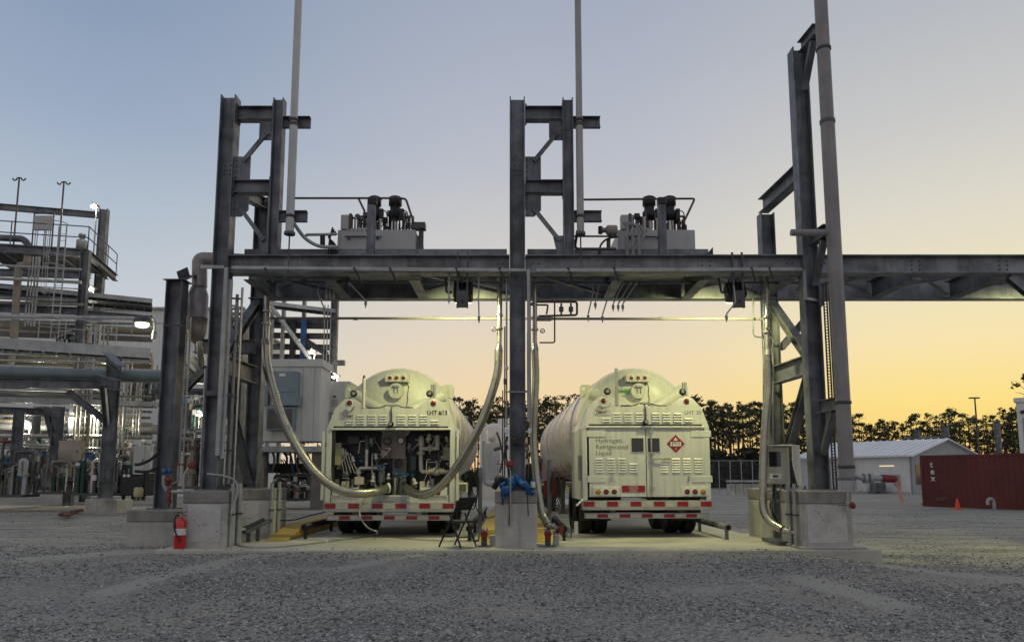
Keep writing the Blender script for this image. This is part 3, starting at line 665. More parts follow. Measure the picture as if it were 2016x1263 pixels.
b = MB(); b.tube(bend([P(600, 466, 13.9), P(604, 462, 13.9), P(662, 461, 13.95)], .05), .03, 8); b.build('inlet_pipe', STEELP, vb1)
b = MB(); b.cyl(P(635, 464, 13.9), P(635, 484, 13.9), .05, n=10); b.build('inlet_valve', BLACKM, vb1)
vb2, X2, z0b, z1b, Yb = valve_box(1217, 1369, 452, 1, 'grey valve box fed by three bundled grey conduits', 1303, .02)
b = MB(); b.tube(bend([P(1146, 393, YF - .17), P(1340, 391, 14.2), P(1368, 391, 14.2), P(1345, 440, 14.2)], .05), .022, 8); b.build('relief_line', COPPER, vb2)
for k in range(3):
    b = MB(); b.tube(cr([P(1230, 436 + 3 * k, 13.9), P(1246 + 6 * k, 444, 13.85), P(1252 + 8 * k, 462, 13.75), P(1234 + 12 * k, 480, 13.62)] if k else [P(1228, 438, 13.9), P(1236, 450, 13.85), P(1233, 466, 13.75), P(1234, 480, 13.62)]), .03, 8); b.build('flexible_conduit', PIPEG, vb2)
    b = MB(); b.cyl(P(1234 + 12 * k, 466, 13.62), (P(1234 + 12 * k, 466, 13.62).x, 13.62, BZ1 + .004), .035, n=10); b.build('rigid_conduit', PIPEG, vb2)
b = MB(); b.lathe([(0, 0), (.08, .01), (.1, .03), (.1, .2), (.08, .22), (.05, .24), (.05, .32), (0, .33)], P(1216, 453, 14.0), (-1, 0, 0), 16); b.build('pump_motor', mat('pale_motor_paint', (.35, .31, .27), .5), vb2)
b = MB(); b.cyl(P(1182, 446, 14), P(1182, 460, 14), .045, n=10); b.build('motor_knob', BLACKM, vb2)
b = MB(); b.tube([P(1130, 465, 14.0), P(1217, 465, 14.0)], .02, 8); b.cyl(P(1198, 470, 14), P(1198, 492, 14), .04, n=10); b.build('suction_line', COPPER, vb2)
b = MB(); b.tube(cr([P(1180, 500, 13.9), P(1183, 482, 13.9), P(1196, 470, 13.9), P(1215, 466, 13.95)]), .02, 7); b.build('cable', BLACK, vb2)
b = MB(); b.bb(P(1370, 500, 13.95).x + .06, P(1392, 500, 13.95).x, 13.6, 14.8, BZ1 + .003, BZ1 + .1); b.plate([(P(1393, 500, 13.95).x, 13.6, BZ1), (P(1393, 500, 13.95).x, 14.8, BZ1), (P(1393, 500, 13.95).x, 14.8, BZ1 + .22), (P(1393, 500, 13.95).x, 13.6, BZ1 + .22)], .012); b.build('drip_tray', STEEL, vb2)
# long header behind the front beam
hd = MB(); hd.cyl((XL - 0.55, YR - .6, 5.38), (cross[0] - .3, YR - .6, 5.38), .1, n=16)

# ------------------------------------------------------------------ conduits along the gantry
def conduit(label, pts, r, m=STEELP, name='conduit', rb=.12, sq=False, cat='conduit'):
    b = MB()
    if sq:
        for a, c in zip(pts[:-1], pts[1:]): b.bar(a, c, r * 2, r * 2)
    else: b.tube(bend(pts, rb), r, 10)
    return tag(b.build(name, m), label, cat)
yc = YF - .22
conduit('pale square cable duct running along the beam over the open tanker', [P(396, 525, yc), P(437, 526, yc)], .035, sq=True, name='cable_duct', cat='duct') if False else None
cd = thing('cable_duct', 'pale square cable duct along the beam between the first two columns', 'duct', P(440, 900, yc))
b = MB(); b.bar(P(396, 525, yc), P(442, 526, yc), .06, .06); b.build('duct_run', STEELP, cd)
b = MB(); b.bar((P(446, 530, yc).x, yc, Zp(527, yc)), (P(446, 530, yc).x, yc, 1.6), .065, .065); b.build('duct_drop', STEELP, cd)
b = MB(); b.bar((P(457, 527, yc).x, yc, Zp(527, yc)), (P(1036, 532, yc).x, yc, Zp(532, yc)), .07, .055); b.build('duct_run', STEELP, cd)
b = MB(); b.bar((P(1040, 532, yc).x, yc, Zp(532, yc) + .02), (P(1040, 532, yc).x, yc, 2.2), .05, .05); b.build('duct_drop', STEELP, cd)
cd2 = thing('cable_duct', 'pale square cable duct over the closed tanker turning down beside the tall column', 'duct', P(1586, 900, yc))
b = MB(); b.bar((P(1056, 532, yc).x, yc, Zp(532, yc)), (P(1578, 530, yc).x, yc, Zp(530, yc)), .07, .055); b.build('duct_run', STEELP, cd2)
b = MB(); b.bar((P(1583, 532, yc).x, yc, Zp(530, yc) - .01), (P(1583, 532, yc).x, yc, Zp(586, yc)), .05, .05); b.bar((P(1583, 586, yc).x, yc, Zp(587, yc)), (P(1622, 586, yc).x, yc + .2, Zp(587, yc)), .05, .05); b.build('duct_drop', STEELP, cd2)
for px in (525, 700, 770, 900, 985, 1120, 1210, 1480, 1515):
    b = MB(); q = P(px, 530, yc); b.bar(q + Vector((-.02, -.05, .02)), q + Vector((.1, .1, -.22)), .03, .03); b.build('hanger_clip', STEELD, cd if px < 1040 else cd2)
cols_ = [(428, 0.05, .03), (452, .02, .035), (461, .05, .022)]
rs = thing('conduit_riser', 'bundle of pale conduits climbing the front left column', 'conduit', (XL + .25, YF - .1, 1.0))
for k, (dx, dy, r) in enumerate(((.20, -.1, .045), (.30, .0, .03), (.36, .08, .022), (-.2, -.05, .022))):
    b = MB(); b.cyl((XL + dx, YF + dy, 1.55 if k == 0 else 1.1), (XL + dx, YF + dy, (4.85, 4.6, 4.75, 3.2)[k]), r, n=10); b.build('conduit', (STEELP, PIPEG, STAINS, STEELP)[k], rs)
for z in (1.7, 2.7, 3.7, 4.5):
    b = MB(); b.bar((XL + .15, YF - .13, z), (XL + .4, YF - .06, z), .03, .03); b.build('strut_clip', STEELD, rs)
rc = thing('conduit_riser', 'conduits and cables climbing both sides of the middle column', 'conduit', (XC, YF - .1, 1.0))
for dx, dy, r, z0, z1, m in ((-.2, -.05, .016, 2.0, 4.9, STEELP), (-.235, .05, .012, 1.2, 4.0, STEELD), (.215, -.06, .035, 2.2, 5.0, PIPEG), (.19, .06, .014, 1.2, 3.9, STEELD), (-.27, 0, .01, 1.0, 2.8, BLACK)):
    b = MB(); b.cyl((XC + dx, YF + dy, z0), (XC + dx, YF + dy, z1), r, n=8); b.build('conduit', m, rc)
for z, dx, s_ in ((2.95, -.22, .1), (2.05, -.2, .09), (1.75, -.2, .08), (2.05, .22, .09), (1.72, .2, .08), (1.5, .19, .1), (3.2, -.2, .06)):
    b = MB(); b.box((XC + dx, YF - .1, z), (.07, .08, s_)); b.build('switch_box', (WHITE, STEELD)[int(z * 100) % 2], rc, bev=.006)
b = MB(); b.cyl((XC - .23, YF - .16, Zp(773, YF)), (XC + .2, YF - .16, Zp(773, YF)), .012, n=8); b.build('tie_rod', STEELP, rc)
b = MB(); b.box((XC - .02, YF - .18, Zp(870, YF)), (.13, .07, .13)); b.build('camera_box', BLACKM, rc, bev=.02)
for k in range(5):
    xx = XC - .2 + .012 * k if k < 3 else XC + .2 + .02 * k - .06
    b = MB(); b.tube(cr([(xx, YF - .12, 1.95), (xx - .04 + .03 * (k % 2), YF - .16, 1.6), (xx + .03, YF - .15, 1.3), (xx, YF - .1, 1.02)]), .009, 6); b.build('cable', BLACK, rc)
# cable trays (perforated ladder) up the outer columns
def ladder(label, p0, p1, wdt, nr, m=STEELP, side=None):
    p0, p1 = Vector(p0), Vector(p1); t_ = thing('cable_ladder', label, 'cable ladder', p0)
    s_ = side and Vector(side) or Vector((1, 0, 0))
    for k in (0, 1):
        b = MB(); b.bar(p0 + s_ * wdt * k, p1 + s_ * wdt * k, .012, .05); b.build('side_rail', m, t_)
    b = MB()
    for k in range(nr):
        q = p0.lerp(p1, (k + .5) / nr); b.bar(q, q + s_ * wdt, .014, .014)
    stuff(b.build('rungs', m, t_)); return t_
ladder('narrow cable ladder with close rungs beside the lone dark column', (-6.42, 14.3, 1.1), (-6.42, 14.3, 4.35), .07, 60)
ladder('narrow dark cable ladder beside the thickest vent stack', (XR + .3, YF + .1, 1.0), (XR + .3, YF + .1, 4.85), .06, 70, STEELD)
b = MB(); b.cyl((XR + .5, YF + .25, 1.9), (XR + .5, YF + .25, 4.7), .045, n=12)
tag(b.build('conduit', PIPEG), 'grey conduit standing between the tall column and the vent', 'conduit')
b = MB(); b.tube(bend([P(1503, 560, YR - .3), P(1503, 662, YR - .3), P(1522, 664, YR - .3), P(1522, 900, YR - .3)], .08), .016, 8); b.tube(bend([P(1483, 560, YR - .4), P(1483, 662, YR - .4), P(1503, 664, YR - .4), P(1503, 800, YR - .4)], .08), .016, 8)
tag(b.build('instrument_tube', STEEL), 'thin stepped tube dropping beside the loose hose by the control box', 'tube')

# cross pipe behind the tankers
cp = thing('water_pipe', 'thin horizontal pipe slung under the rear gantry beam', 'pipe', P(1008, 627, YR - .3))
b = MB(); b.cyl(P(528, 626, YR - .3), P(1503, 628, YR - .3), .027, n=10); b.build('pipe_run', PIPEG, cp)
for px in (700, 1085, 1300):
    b = MB(); b.cyl(P(px - 4, 627, YR - .3), P(px + 4, 627, YR - .3), .034, n=10); b.build('coupling', PIPEG, cp)
# deluge nozzles hanging below the gantry
nz = [(625, 575, 638, 620), (686, 555, 720, 605), (643, 560, 643, 590), (650, 560, 650, 590), (657, 562, 657, 590), (942, 588, 943, 634), (1168, 575, 1158, 632), (1180, 560, 1172, 608), (1200, 575, 1186, 634), (1228, 555, 1207, 612), (1242, 555, 1217, 612), (1254, 555, 1226, 612), (1448, 595, 1430, 632), (884, 560, 884, 596)]
for i, (a, b0, c, d) in enumerate(nz):
    Yn = 13.3 if a in (942, 1448, 884) else 14.1
    t_ = thing('spray_nozzle', 'small deluge spray nozzle hanging on a bent arm under the gantry', 'nozzle', P(c, d, Yn), 'spray nozzles under the gantry')
    A = P(a, b0, Yn); top = Vector((A.x, A.y + .1, 4.985))
    b = MB(); b.tube(bend([top, A, P(c, d - 14, Yn)], .03), .014, 7); b.build('arm', STEELP, t_)
    b = MB(); b.lathe([(.012, 0), (.028, -.02), (.028, -.07), (.012, -.11), (0.004, -.15)], P(c, d - 13, Yn), (0, 0, 1), 10); b.build('nozzle_head', STEELP, t_)
hp = thing('spray_header', 'dark spray water header along the underside of the gantry', 'pipe', P(760, 553, 14.2))
b = MB(); b.cyl(P(525, 554, 14.2), P(1000, 556, 14.2), .025, n=10); b.build('pipe_run', STEELD, hp)
b = MB(); b.cyl(P(1042, 556, 14.2), P(1585, 556, 14.2), .025, n=10); b.build('pipe_run', STEELD, hp)
# cluster of small valves left of bay two
vc = thing('purge_manifold', 'small brown purge manifold with loops beside the middle column', 'manifold', P(1090, 620, 14.2))
b = MB(); b.tube(bend([P(1040, 604, 14.1), P(1050, 594, 14.1), P(1136, 594, 14.1), P(1136, 620, 14.1), P(1060, 622, 14.1)], .05), .022, 8); b.tube(bend([P(1046, 600, 14.1), P(1079, 600, 14.1), P(1076, 618, 14.1)], .03), .018, 8); b.build('loop', COPPER, vc)
for px in (1105, 1124):
    b = MB(); b.cyl(P(px, 597, 14.1), P(px, 620, 14.1), .02, n=8); b.cyl(P(px, 604, 14.1), P(px, 613, 14.1), .045, n=10); b.build('valve', STEEL, vc)
b = MB(); b.tube(bend([P(1092, 594, 14.1), P(1092, 674, 14.1), P(1062, 674, 14.1)], .04), .015, 8); b.build('drain_tube', STEELD, vc)
b = MB(); b.cyl(P(1055, 627, 14.1), P(1085, 627, 14.1), .05, n=12); b.build('strainer', PIPEG, vc)

# ------------------------------------------------------------------ flood lights under the front beam
def flood(px, label):
    c = P(px, 575, 13.56); t_ = thing('flood_light', label, 'light', c, 'flood lights under the gantry')
    rot = Matrix.Rotation(R(-28), 3, 'X')
    b = MB(); b.box(c, (.36, .26, .34), rot); b.build('housing', BLACKM, t_, bev=.03)
    for k in range(5):
        b = MB(); b.box(c + rot @ Vector((-.14 + .07 * k, -.15, 0)), (.012, .05, .3), rot); b.build('cooling_fin', BLACKM, t_)
    b = MB(); b.box(c + rot @ Vector((0, .142, 0)), (.3, .02, .28), rot); b.build('lens', LAMPW, t_)
    zc = BZ0 - .002
    for dx in (-.09, .09):
        b = MB(); b.bar((c.x + dx, 13.36, BZ1 + .05), (c.x + dx, 13.36, Zp(606, 13.36)), .035, .03, up=(0, 1, 0)); b.build('hanger', STEELD, t_)
    b = MB(); b.plate([(c.x - .11, 13.34, Zp(606, 13.36)), (c.x + .11, 13.34, Zp(606, 13.36)), (c.x + .11, 13.34, Zp(572, 13.36)), (c.x - .11, 13.34, Zp(572, 13.36))], .008); b.build('mount_plate', STEELD, t_)
    b = MB(); b.cyl((c.x, 13.345, Zp(594, 13.36)), (c.x, 13.325, Zp(594, 13.36)), .03, n=14); b.build('pivot', BLACKM, t_)
    b = MB(); b.tube(bend([c + Vector((-.2, -.1, -.02)), c + Vector((-.3, -.15, -.05)), c + Vector((-.33, -.1, .25))], .05), .02, 7); b.build('cable', BLACK, t_)
    l = bpy.data.lights.new('flood_lamp', 'SPOT'); l.energy = 345; l.color = (1, .955, .40); l.spot_size = R(142); l.spot_blend = .5; l.shadow_soft_size = .09
    lo = bpy.data.objects.new('flood_lamp', l); col.objects.link(lo); lo.parent = t_
    lo.location = rot @ Vector((0, .24, .12)); lo.rotation_euler = (R(90 - 46), 0, 0)
    return t_
flood(912, 'black flood light bracketed under the beam above the open tanker')
flood(1447, 'black flood light bracketed under the beam above the closed tanker')
flood(2140, 'black flood light under the beam of the third empty bay')

# ------------------------------------------------------------------ transfer hoses
def hose(label, thin, thick, rt, rk, fit_end=None, wheel=None):
    t_ = thing('transfer_hose', label, 'hose', thick[-1], 'silver braided transfer hoses')
    b = MB(); b.tube(cr(thin, 4), rt, 14); b.build('rigid_pipe', STAINS, t_)
    pts = cr(thick, 8); b = MB(); b.tube(pts, rk, 20); b.build('braided_hose', STAIN, t_)
    d = (Vector(thick[1]) - Vector(thick[0])).normalized()
    b = MB(); b.cyl(Vector(thick[0]) - d * .1, Vector(thick[0]) + d * .03, rt + .005, rk + .006, n=18); b.build('hose_ferrule', STAINS, t_)
    k = thin[-1]
    for off in (.25, .45):
        q = Vector(thin[-1]).lerp(Vector(thin[0]), off); b = MB(); b.cyl(q - Vector((0, 0, .02)), q + Vector((0, 0, .02)), rt + .025, n=16); b.build('flange', STAINS, t_)
    return t_
h1 = hose('left silver hose curving down to the open tanker', [P(527, 545, 14.85), P(526, 600, 14.85), P(524, 668, 14.8)],
     [P(523, 676, 14.8), P(525, 715, 14.8), P(538, 770, 14.75), P(558, 828, 14.65), P(588, 884, 14.55), P(622, 930, 14.5), P(662, 960, 14.5), P(702, 970, 14.55), P(738, 968, 14.75), P(764, 960, 15.1)], .062, .088)
h2 = hose('right silver hose looping from the middle column to the open tanker', [P(983, 548, 14.3), P(984, 600, 14.3), P(983, 680, 14.25)],
     [P(982, 688, 14.2), P(980, 730, 14.15), P(968, 775, 14.1), P(950, 826, 14.1), P(926, 874, 14.15), P(898, 920, 14.25), P(868, 956, 14.4), P(838, 972, 14.55), P(814, 970, 14.8), P(800, 960, 15.1)], .05, .082)
h3 = hose('parked silver hose hanging on the right side of the middle column', [P(1053, 560, 13.95), P(1053, 620, 13.95), P(1053, 678, 13.95)],
     [P(1053, 686, 13.95), P(1055, 740, 13.95), P(1052, 800, 13.9), P(1050, 860, 13.9), P(1054, 920, 13.85), P(1060, 970, 13.8), P(1068, 1012, 13.75), P(1078, 1032, 13.6)], .045, .07)
h4 = hose('parked silver hose hanging beside the grey control box', [P(1508, 545, 14.0), P(1510, 600, 14.0), P(1511, 690, 13.95)],
     [P(1512, 696, 13.95), P(1514, 760, 13.95), P(1509, 810, 13.9), P(1504, 880, 13.85), P(1502, 960, 13.8), P(1504, 1004, 13.75), P(1518, 1028, 13.6), P(1540, 1042, 13.4)], .05, .075)
for hh_, q, Y, nm in ((h3, (1078, 1034), 13.6, 'a'), (h4, (1542, 1043), 13.4, 'b')):
    A = P(q[0], q[1], Y); d = Vector((.55, -.6, -.12)).normalized()
    b = MB(); b.cyl(A, A + d * .12, .05, n=14); b.cyl(A + d * .12, A + d * .15, .065, n=14); b.cyl(A + d * .15, A + d * .3, .035, n=14); b.build('coupling', STAINS, hh_)
    b = MB(); b.cyl(A + d * .3, A + d * .36, .055, n=12); b.build('end_cap', RED, hh_)
for hh_, px, py, Y in ((h2, 972, 648, 14.2), (h3, 1068, 651, 13.9), (h4, 1512, 645, 13.85)):
    b = MB(); b.lathe([(.035, -.008), (.05, -.008), (.05, .008), (.035, .008), (.035, -.008)], P(px, py, Y), (.3, -1, 0), 14); b.cyl(P(px, py, Y), P(px, py, Y) + Vector((0, .1, 0)), .01, n=6); b.cyl(P(px, py, Y) - Vector((.04, 0, 0)), P(px, py, Y) + Vector((.04, 0, 0)), .006, n=6); b.build('handwheel', STAINS, hh_)
b = MB(); b.lathe([(.06, -.03), (.1, -.03), (.105, 0), (.1, .03), (.06, .03)], P(765, 960, 15.1), (1, .3, .1), 16); b.build('hose_coupling', WHT, h1)
# thin white-grey grounding hose on the slab
gp = [P(408, 932, 13.2), P(440, 936, 13.05), P(462, 945, 13.0), P(468, 965, 12.97), P(462, 990, 12.95), P(453, 1020, 12.95)] + [G(px, py, .02) for px, py in ((452, 1056), (470, 1072), (520, 1076), (600, 1070), (690, 1059), (735, 1052))] + [P(742, 1046, 14.6), P(722, 1036, 14.8), P(708, 1010, 14.95), P(715, 985, 15.0), P(730, 972, 15.0)]
b = MB(); b.tube(cr(gp, 8), .016, 8); tag(b.build('purge_hose', STEELP), 'thin pale hose snaking over the slab from the column to the open tanker', 'hose')
b = MB(); b.box(G(640, 1064, .03), (.11, .03, .05)); tag(b.build('hose_tag', WHT, bev=.005), 'small white tag tied on the thin pale hose', 'tag')
# ------------------------------------------------------------------ liquid hydrogen tank trailers
PXM = 96.5
def trailer(open_, cx, X, rz, label):
    t_ = thing('tank_trailer', label, 'trailer', (0, 0, 0), 'hydrogen tank trailers in the bays')
    zf = lambda py: Zp(py, 15.1)
    xf = lambda px: (px - cx) / PXM
    dyp = 4 if open_ else 0
    zt, zs = zf(799 + dyp), zf(842 + dyp)          # cabinet top, shoulder
    zb = zf(984 + dyp)
    hw, ht = 1.31, 1.15
    def poly_ring(y, inset=0):
        return [(-hw + inset, y, zb), (hw - inset, y, zb), (hw - inset, y, zs), (ht - inset, y, zt - inset), (-ht + inset, y, zt - inset), (-hw + inset, y, zs)]
    # cabinet shell: sides, sloped shoulders, roof; rear left open for the panels
    b = MB(); A = poly_ring(.02); B = poly_ring(1.9)
    b.add(A + B, [(1, 2, 8, 7), (2, 3, 9, 8), (3, 4, 10, 9), (4, 5, 11, 10), (5, 0, 6, 11), (6, 7, 8, 9, 10, 11)])
    C = poly_ring(.02, .03); Dv = poly_ring(1.87, .03)
    b.add(C + Dv, [(1, 7, 8, 2), (2, 8, 9, 3), (3, 9, 10, 4), (4, 10, 11, 5), (5, 11, 6, 0), (6, 11, 10, 9, 8, 7)])
    b.add(A + C, [(0, 5, 11, 6), (1, 7, 8, 2), (5, 4, 10, 11), (4, 3, 9, 10), (3, 2, 8, 9)])
    b.build('cabinet', WPAINT, t_, fix=False)
    # rear header panel
    zl = zs + .02
    b = MB(); b.plate([(-hw + .0, .0, zs + .03), (hw, .0, zs + .03), (ht, 0, zt), (-ht, 0, zt)], .018); head = b.build('header_panel', WPAINT, t_)
    b = MB(); b.bb(-hw + .09, hw - .09, -.06, -.002, zs - .005, zs + .04); b.build('rain_ledge', WPAINT, t_, bev=.008)
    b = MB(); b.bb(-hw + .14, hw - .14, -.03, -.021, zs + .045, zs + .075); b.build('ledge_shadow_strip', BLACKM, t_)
    # louvres
    lv = MB(); lv.add([(-.085, 0, 0), (.085, 0, 0), (.078, -.024, .0), (-.078, -.024, .0), (-.085, 0, .032), (.085, 0, .032)], [(0, 1, 2, 3), (3, 2, 5, 4), (0, 3, 4), (1, 5, 2)])
    first = None
    def louvre(x, z, par):
        nonlocal first
        if first is None:
            first = lv.build('louvre', WPAINT, par, origin=(0, 0, 0), fix=False)
            first.location = Vector((x, -.019, z)) - ORG[par.name]; ORG[first.name] = Vector((x, -.019, z))
        else:
            c = first.copy(); col.objects.link(c); c.parent = par; c.location = Vector((x, -.019, z)) - ORG[par.name]
    cols6 = [(708, 0), (730, 0), (752, 0), (788, 0), (810, 0), (832, 0)] if open_ else [(1217, 0), (1239, 0), (1261, 0), (1294, 0), (1315, 0), (1337, 0)]
    for px, _ in cols6:
        for r_ in range(4): louvre(xf(px), zf(815 + dyp + 5 * r_), head)
    for px in ((686, 854) if open_ else (1195, 1359)):
        for r_ in range(2, 4): louvre(xf(px), zf(815 + dyp + 5 * r_), head)
    # number plate, lettering
    q = (668, 812, 694, 825) if open_ else (1172, 805, 1204, 817)
    b = MB(); b.bb(xf(q[0]), xf(q[2]), -.03, -.019, zf(q[3]), zf(q[1])); pl = b.build('licence_plate', mat('plate_face', (.55, .55, .5), .4), t_)
    text(pl, 'plate_number', 'Z13598T' if open_ else 'Z30034T', DARKT, (xf(q[0]) + .025, -.031, zf(q[3]) + .025), .085, xs=.72, depth=.001, bold=.002)
    b = MB(); b.box((xf(q[0] + 14), -.05, zf(q[1] - 4)), (.11, .05, .04), Matrix.Rotation(.5, 3, 'Y')); b.build('plate_lamp', STEELP, t_)
    b = MB(); b.tube(cr([(xf(q[0] + 18), -.04, zf(q[1] - 3)), (xf(q[2] - 3), -.05, zf(q[1] - 4)), (xf(q[2]), -.03, zf(q[1] - 12))]), .006, 5); b.build('lamp_wire', BLACK, t_)
    if open_: text(head, 'fleet_number', 'LHT #13', DARKT, (xf(838), -.0195, zf(816)), .125, xs=.92, depth=.001, bold=.004)
    else: text(head, 'fleet_number', 'LHT 30', GREYT, (xf(1351), -.0195, zf(815)), .115, depth=.001)
    # latch and lamp in the middle of the header
    b = MB(); b.lathe([(.0, 0), (.055, 0), (.06, .03), (.04, .05), (.04, .1), (0, .1)], (0, -.02, zs + .12), (0, -1, 0), 16); b.build('centre_lamp', BLACKM, t_)
    b = MB(); b.cyl((0, -.121, zs + .12), (0, -.13, zs + .12), .035, n=14); b.build('lamp_face', STAINS, t_)
    b = MB(); b.box((0, -.05, zs + .02), (.2, .09, .03)); b.build('latch_plate', STEELP, t_)
    b = MB(); b.tube(cr([(0, -.03, zs + .17), (.01, -.04, zs + .27), (0, -.03, zt - .02), (0, .1, zt + .05)]), .014, 6); b.build('cable', STEELD, t_)
    b = MB(); b.tube(cr([(-.5, -.02, zt + .01), (-.25, -.01, zt + .01), (-.1, .02, zt + .06), (.1, .02, zt + .06), (.25, -.01, zt + .015), (.45, -.01, zt + .01)]), .012, 6); b.build('cable', BLACKM, t_)
    b = MB(); b.box((0, .0, zt + .06), (.17, .08, .05)); b.build('cable_clamp', STEELP, t_, bev=.01)
    # shoulder wings with lamps
    for s_ in (-1, 1):
        b = MB(); b.plate([(s_ * 1.14, .01, zt), (s_ * .98, .01, zt + .17), (s_ * .8, .01, zt + .22), (s_ * .62, .01, zt + .1), (s_ * .5, .01, zt)], .03 * s_); wing = b.build('shoulder_wing', WPAINT, t_)
        o_ = Vector((s_ * (.86 if s_ > 0 else .86), -.005, zt + .105))
        for nm, mm, dx, dz, r in (('tail_lamp', REDL, s_ * .0, .0, .055), ('work_lamp', BLACKM, -s_ * .08, .19, .06)):
            c = o_ + Vector((dx, -.012 if nm == 'tail_lamp' else -.03, dz))
            b = MB(); b.lathe([(0, .03), (r * .8, .028), (r, .01), (r, -.02)], c, (0, -1, 0), 18); l_ = b.build(nm, mm, t_)
            b = MB(); b.lathe([(r, .012), (r + .012, .012), (r + .012, -.012), (r, -.012)], c, (0, -1, 0), 18); b.build('bezel', WPAINT if nm == 'tail_lamp' else BLACKM, l_)
            if nm == 'work_lamp':
                b = MB(); b.lathe([(0, .034), (r * .6, .032)], c, (0, -1, 0), 16); b.build('lamp_lens', STAINS, l_)
    # tank shell, heads
    R_, za = 1.265, 2.345
    b = MB(); b.lathe([(0.0, .62), (.3, .632), (.6, .68), (.85, .75), (1.04, .84), (1.16, .95), (1.225, 1.07)], (0, 0, za), (0, 1, 0), 64); b.build('rear_head', DOMEP, t_)
    b = MB(); b.lathe([(1.225, 1.07), (R_ - .005, 1.1), (R_, 1.15), (R_, 12.9), (1.1, 13.2), (.7, 13.5), (0.0, 13.6)], (0, 0, za), (0, 1, 0), 64); b.build('tank_shell', TANKM, t_)
    for y in (2.4, 4.8, 7.2, 9.6, 12.0):
        b = MB(); b.lathe([(R_, -.06), (R_ + .02, -.05), (R_ + .02, .05), (R_, .06)], (0, y, za), (0, 1, 0), 64); b.build('stiffening_ring', TANKM, t_)
    for s_ in (-1, 1):
        a = MB(); a.cyl((s_ * .95, .98, zt + .35), (s_ * .3, .64, zt - .02), .15, .13, n=18); a.build('saddle_pad', DOMEP, t_)
        a = MB(); a.bar((s_ * .42, .86, za + .93), (s_ * .66, .9, za + .8), .07, .04); a.build('grab_strip', DOMEP, t_)
        a = MB(); a.plate([(s_ * .98, 1.1, za + .6), (s_ * 1.2, 1.1, za + .6), (s_ * 1.2, 1.1, za + .84), (s_ * 1.16, 1.1, za + .89), (s_ * 1.0, 1.1, za + .89), (s_ * .8, 1.1, za + .8)], .03); a.build('lifting_lug', DOMEP, t_)
        a = MB(); a.lathe([(0, .001), (.035, .001)], (s_ * 1.12, 1.098, za + .8), (0, -1, 0), 14); a.build('lug_hole', WHT, t_)
    b = MB(); b.bb(-.26, .26, .62, .95, za + .9, za + 1.06); lb = b.build('light_bar', DOMEP, t_, bev=.01)
    for k in range(3):
        c = (-.145 + .145 * k, .62, za + .985); b = MB(); b.lathe([(0, .022), (.03, .02), (.042, .004), (.042, 0)], c, (0, -1, 0), 16); b.build('marker_lamp', REDL, lb)
        b = MB(); b.lathe([(.043, .008), (.055, .008), (.055, 0)], c, (0, -1, 0), 16); b.build('bezel', WPAINT, lb)
    b = MB(); b.cyl((0, .56, za + .7), (0, .82, za + .7), .165, n=28); mw = b.build('manway', DOMEP, t_, bev=.015)
    for dx in (-.04, .03):
        b = MB(); b.cyl((dx, .552, za + .74), (dx, .552, za + .64), .008, n=6); b.build('pull_rod', STEELD, mw)
    b = MB(); b.box((0, .54, za + .8), (.14, .06, .04)); b.build('latch', STEELP, mw)
    b = MB(); b.tube(cr([(.2, .75, za + .9), (.25, .72, za + .8), (.23, .68, za + .65), (.24, .64, za + .5), (.2, .62, zt)]), .007, 5); b.build('wire', STEELD, t_)
    # vent stacks of the trailer
    if open_:
        b = MB(); b.cyl((-.58, -.0, zt + .01), (-.58, -.0, zt + .62), .035, n=12); b.build('vent_tube', WPAINT, t_); b = MB(); b.cyl((-.58, 0, zt + .62), (-.58, 0, zt + .68), .03, .02, n=10); b.build('vent_cap', BLACKM, t_)
    else:
        b = MB(); b.bar((-.58, .0, zt + .01), (-.58, .0, zt + .78), .06, .06); b.build('vent_tube', STEELP, t_)
    for dx in (.79, .845):
        b = MB(); b.cyl((dx + .03, .06, zt + .22), (dx + .03, .06, zt + .5), .028, n=12); b.build('vent_tube', STEELP, t_)
    if not open_:
        text(t_, 'emblem_word', 'plug', GREEN, (-.44, .69, zf(763)), .135, depth=.004, bold=.002)
        arc = MB(); pts = [(-.34 + .026 * k, .70, zf(771) - .05 * math.sin(math.pi * (k / 6)) + .012 * k) for k in range(7)]
        arc.tube(pts, .008, 6); arc.build('emblem_smile', GREEN, t_)
    # rear frame posts and bumper
    for s_ in (-1, 1):
        b = MB(); b.bb(min(s_ * hw, s_ * (hw - .1)), max(s_ * hw, s_ * (hw - .1)), -.025, .015, zb, zs + .025); b.build('corner_post', WPAINT, t_, bev=.006)
    z0, z1 = zf(1000 + dyp + 3), zb - .004
    b = MB(); b.bb(-hw - .01, hw + .01, -.06, .18, z0, z1); bm_ = b.build('bumper', STEELP, t_, bev=.006)
    n = 11; segw = 2 * hw / n
    for k in range(n):
        b = MB(); b.bb(-hw + k * segw * 1.0 + .01, -hw + (k + 1) * segw - .01 + (.0), -.0635, -.061, z0 + .07, z1 - .02); b.build('reflector_strip', REDT if k % 2 == 0 else TAPEW, bm_)
    z0, z1 = zf(1020 + dyp), zf(1009 + dyp)
    b = MB(); b.bb(-1.27, 1.27, .0, .1, z0, z1); ug = b.build('underride_bar', STEELP, t_, bev=.006)
    for k in range(11):
        b = MB(); b.bb(-1.24 + k * .226, -1.24 + k * .226 + .216, -.0035, -.001, z0 + .02, z1 - .02); b.build('reflector_strip', TAPEW if k % 2 == 0 else REDT, ug)
    for x in (-.7, .7):
        b = MB(); b.bb(x - .06, x + .06, .02, .09, z1, zb - .1); b.build('bar_hanger', STEELD, t_)
    # chassis rails and axles
    for s_ in (-1, 1):
        b = MB(); b.ibeam((s_ * .5, .2, .82), (s_ * .5, 12.5, .95), .12, .28, .012, .02); b.build('chassis_rail', BLACKM, t_)
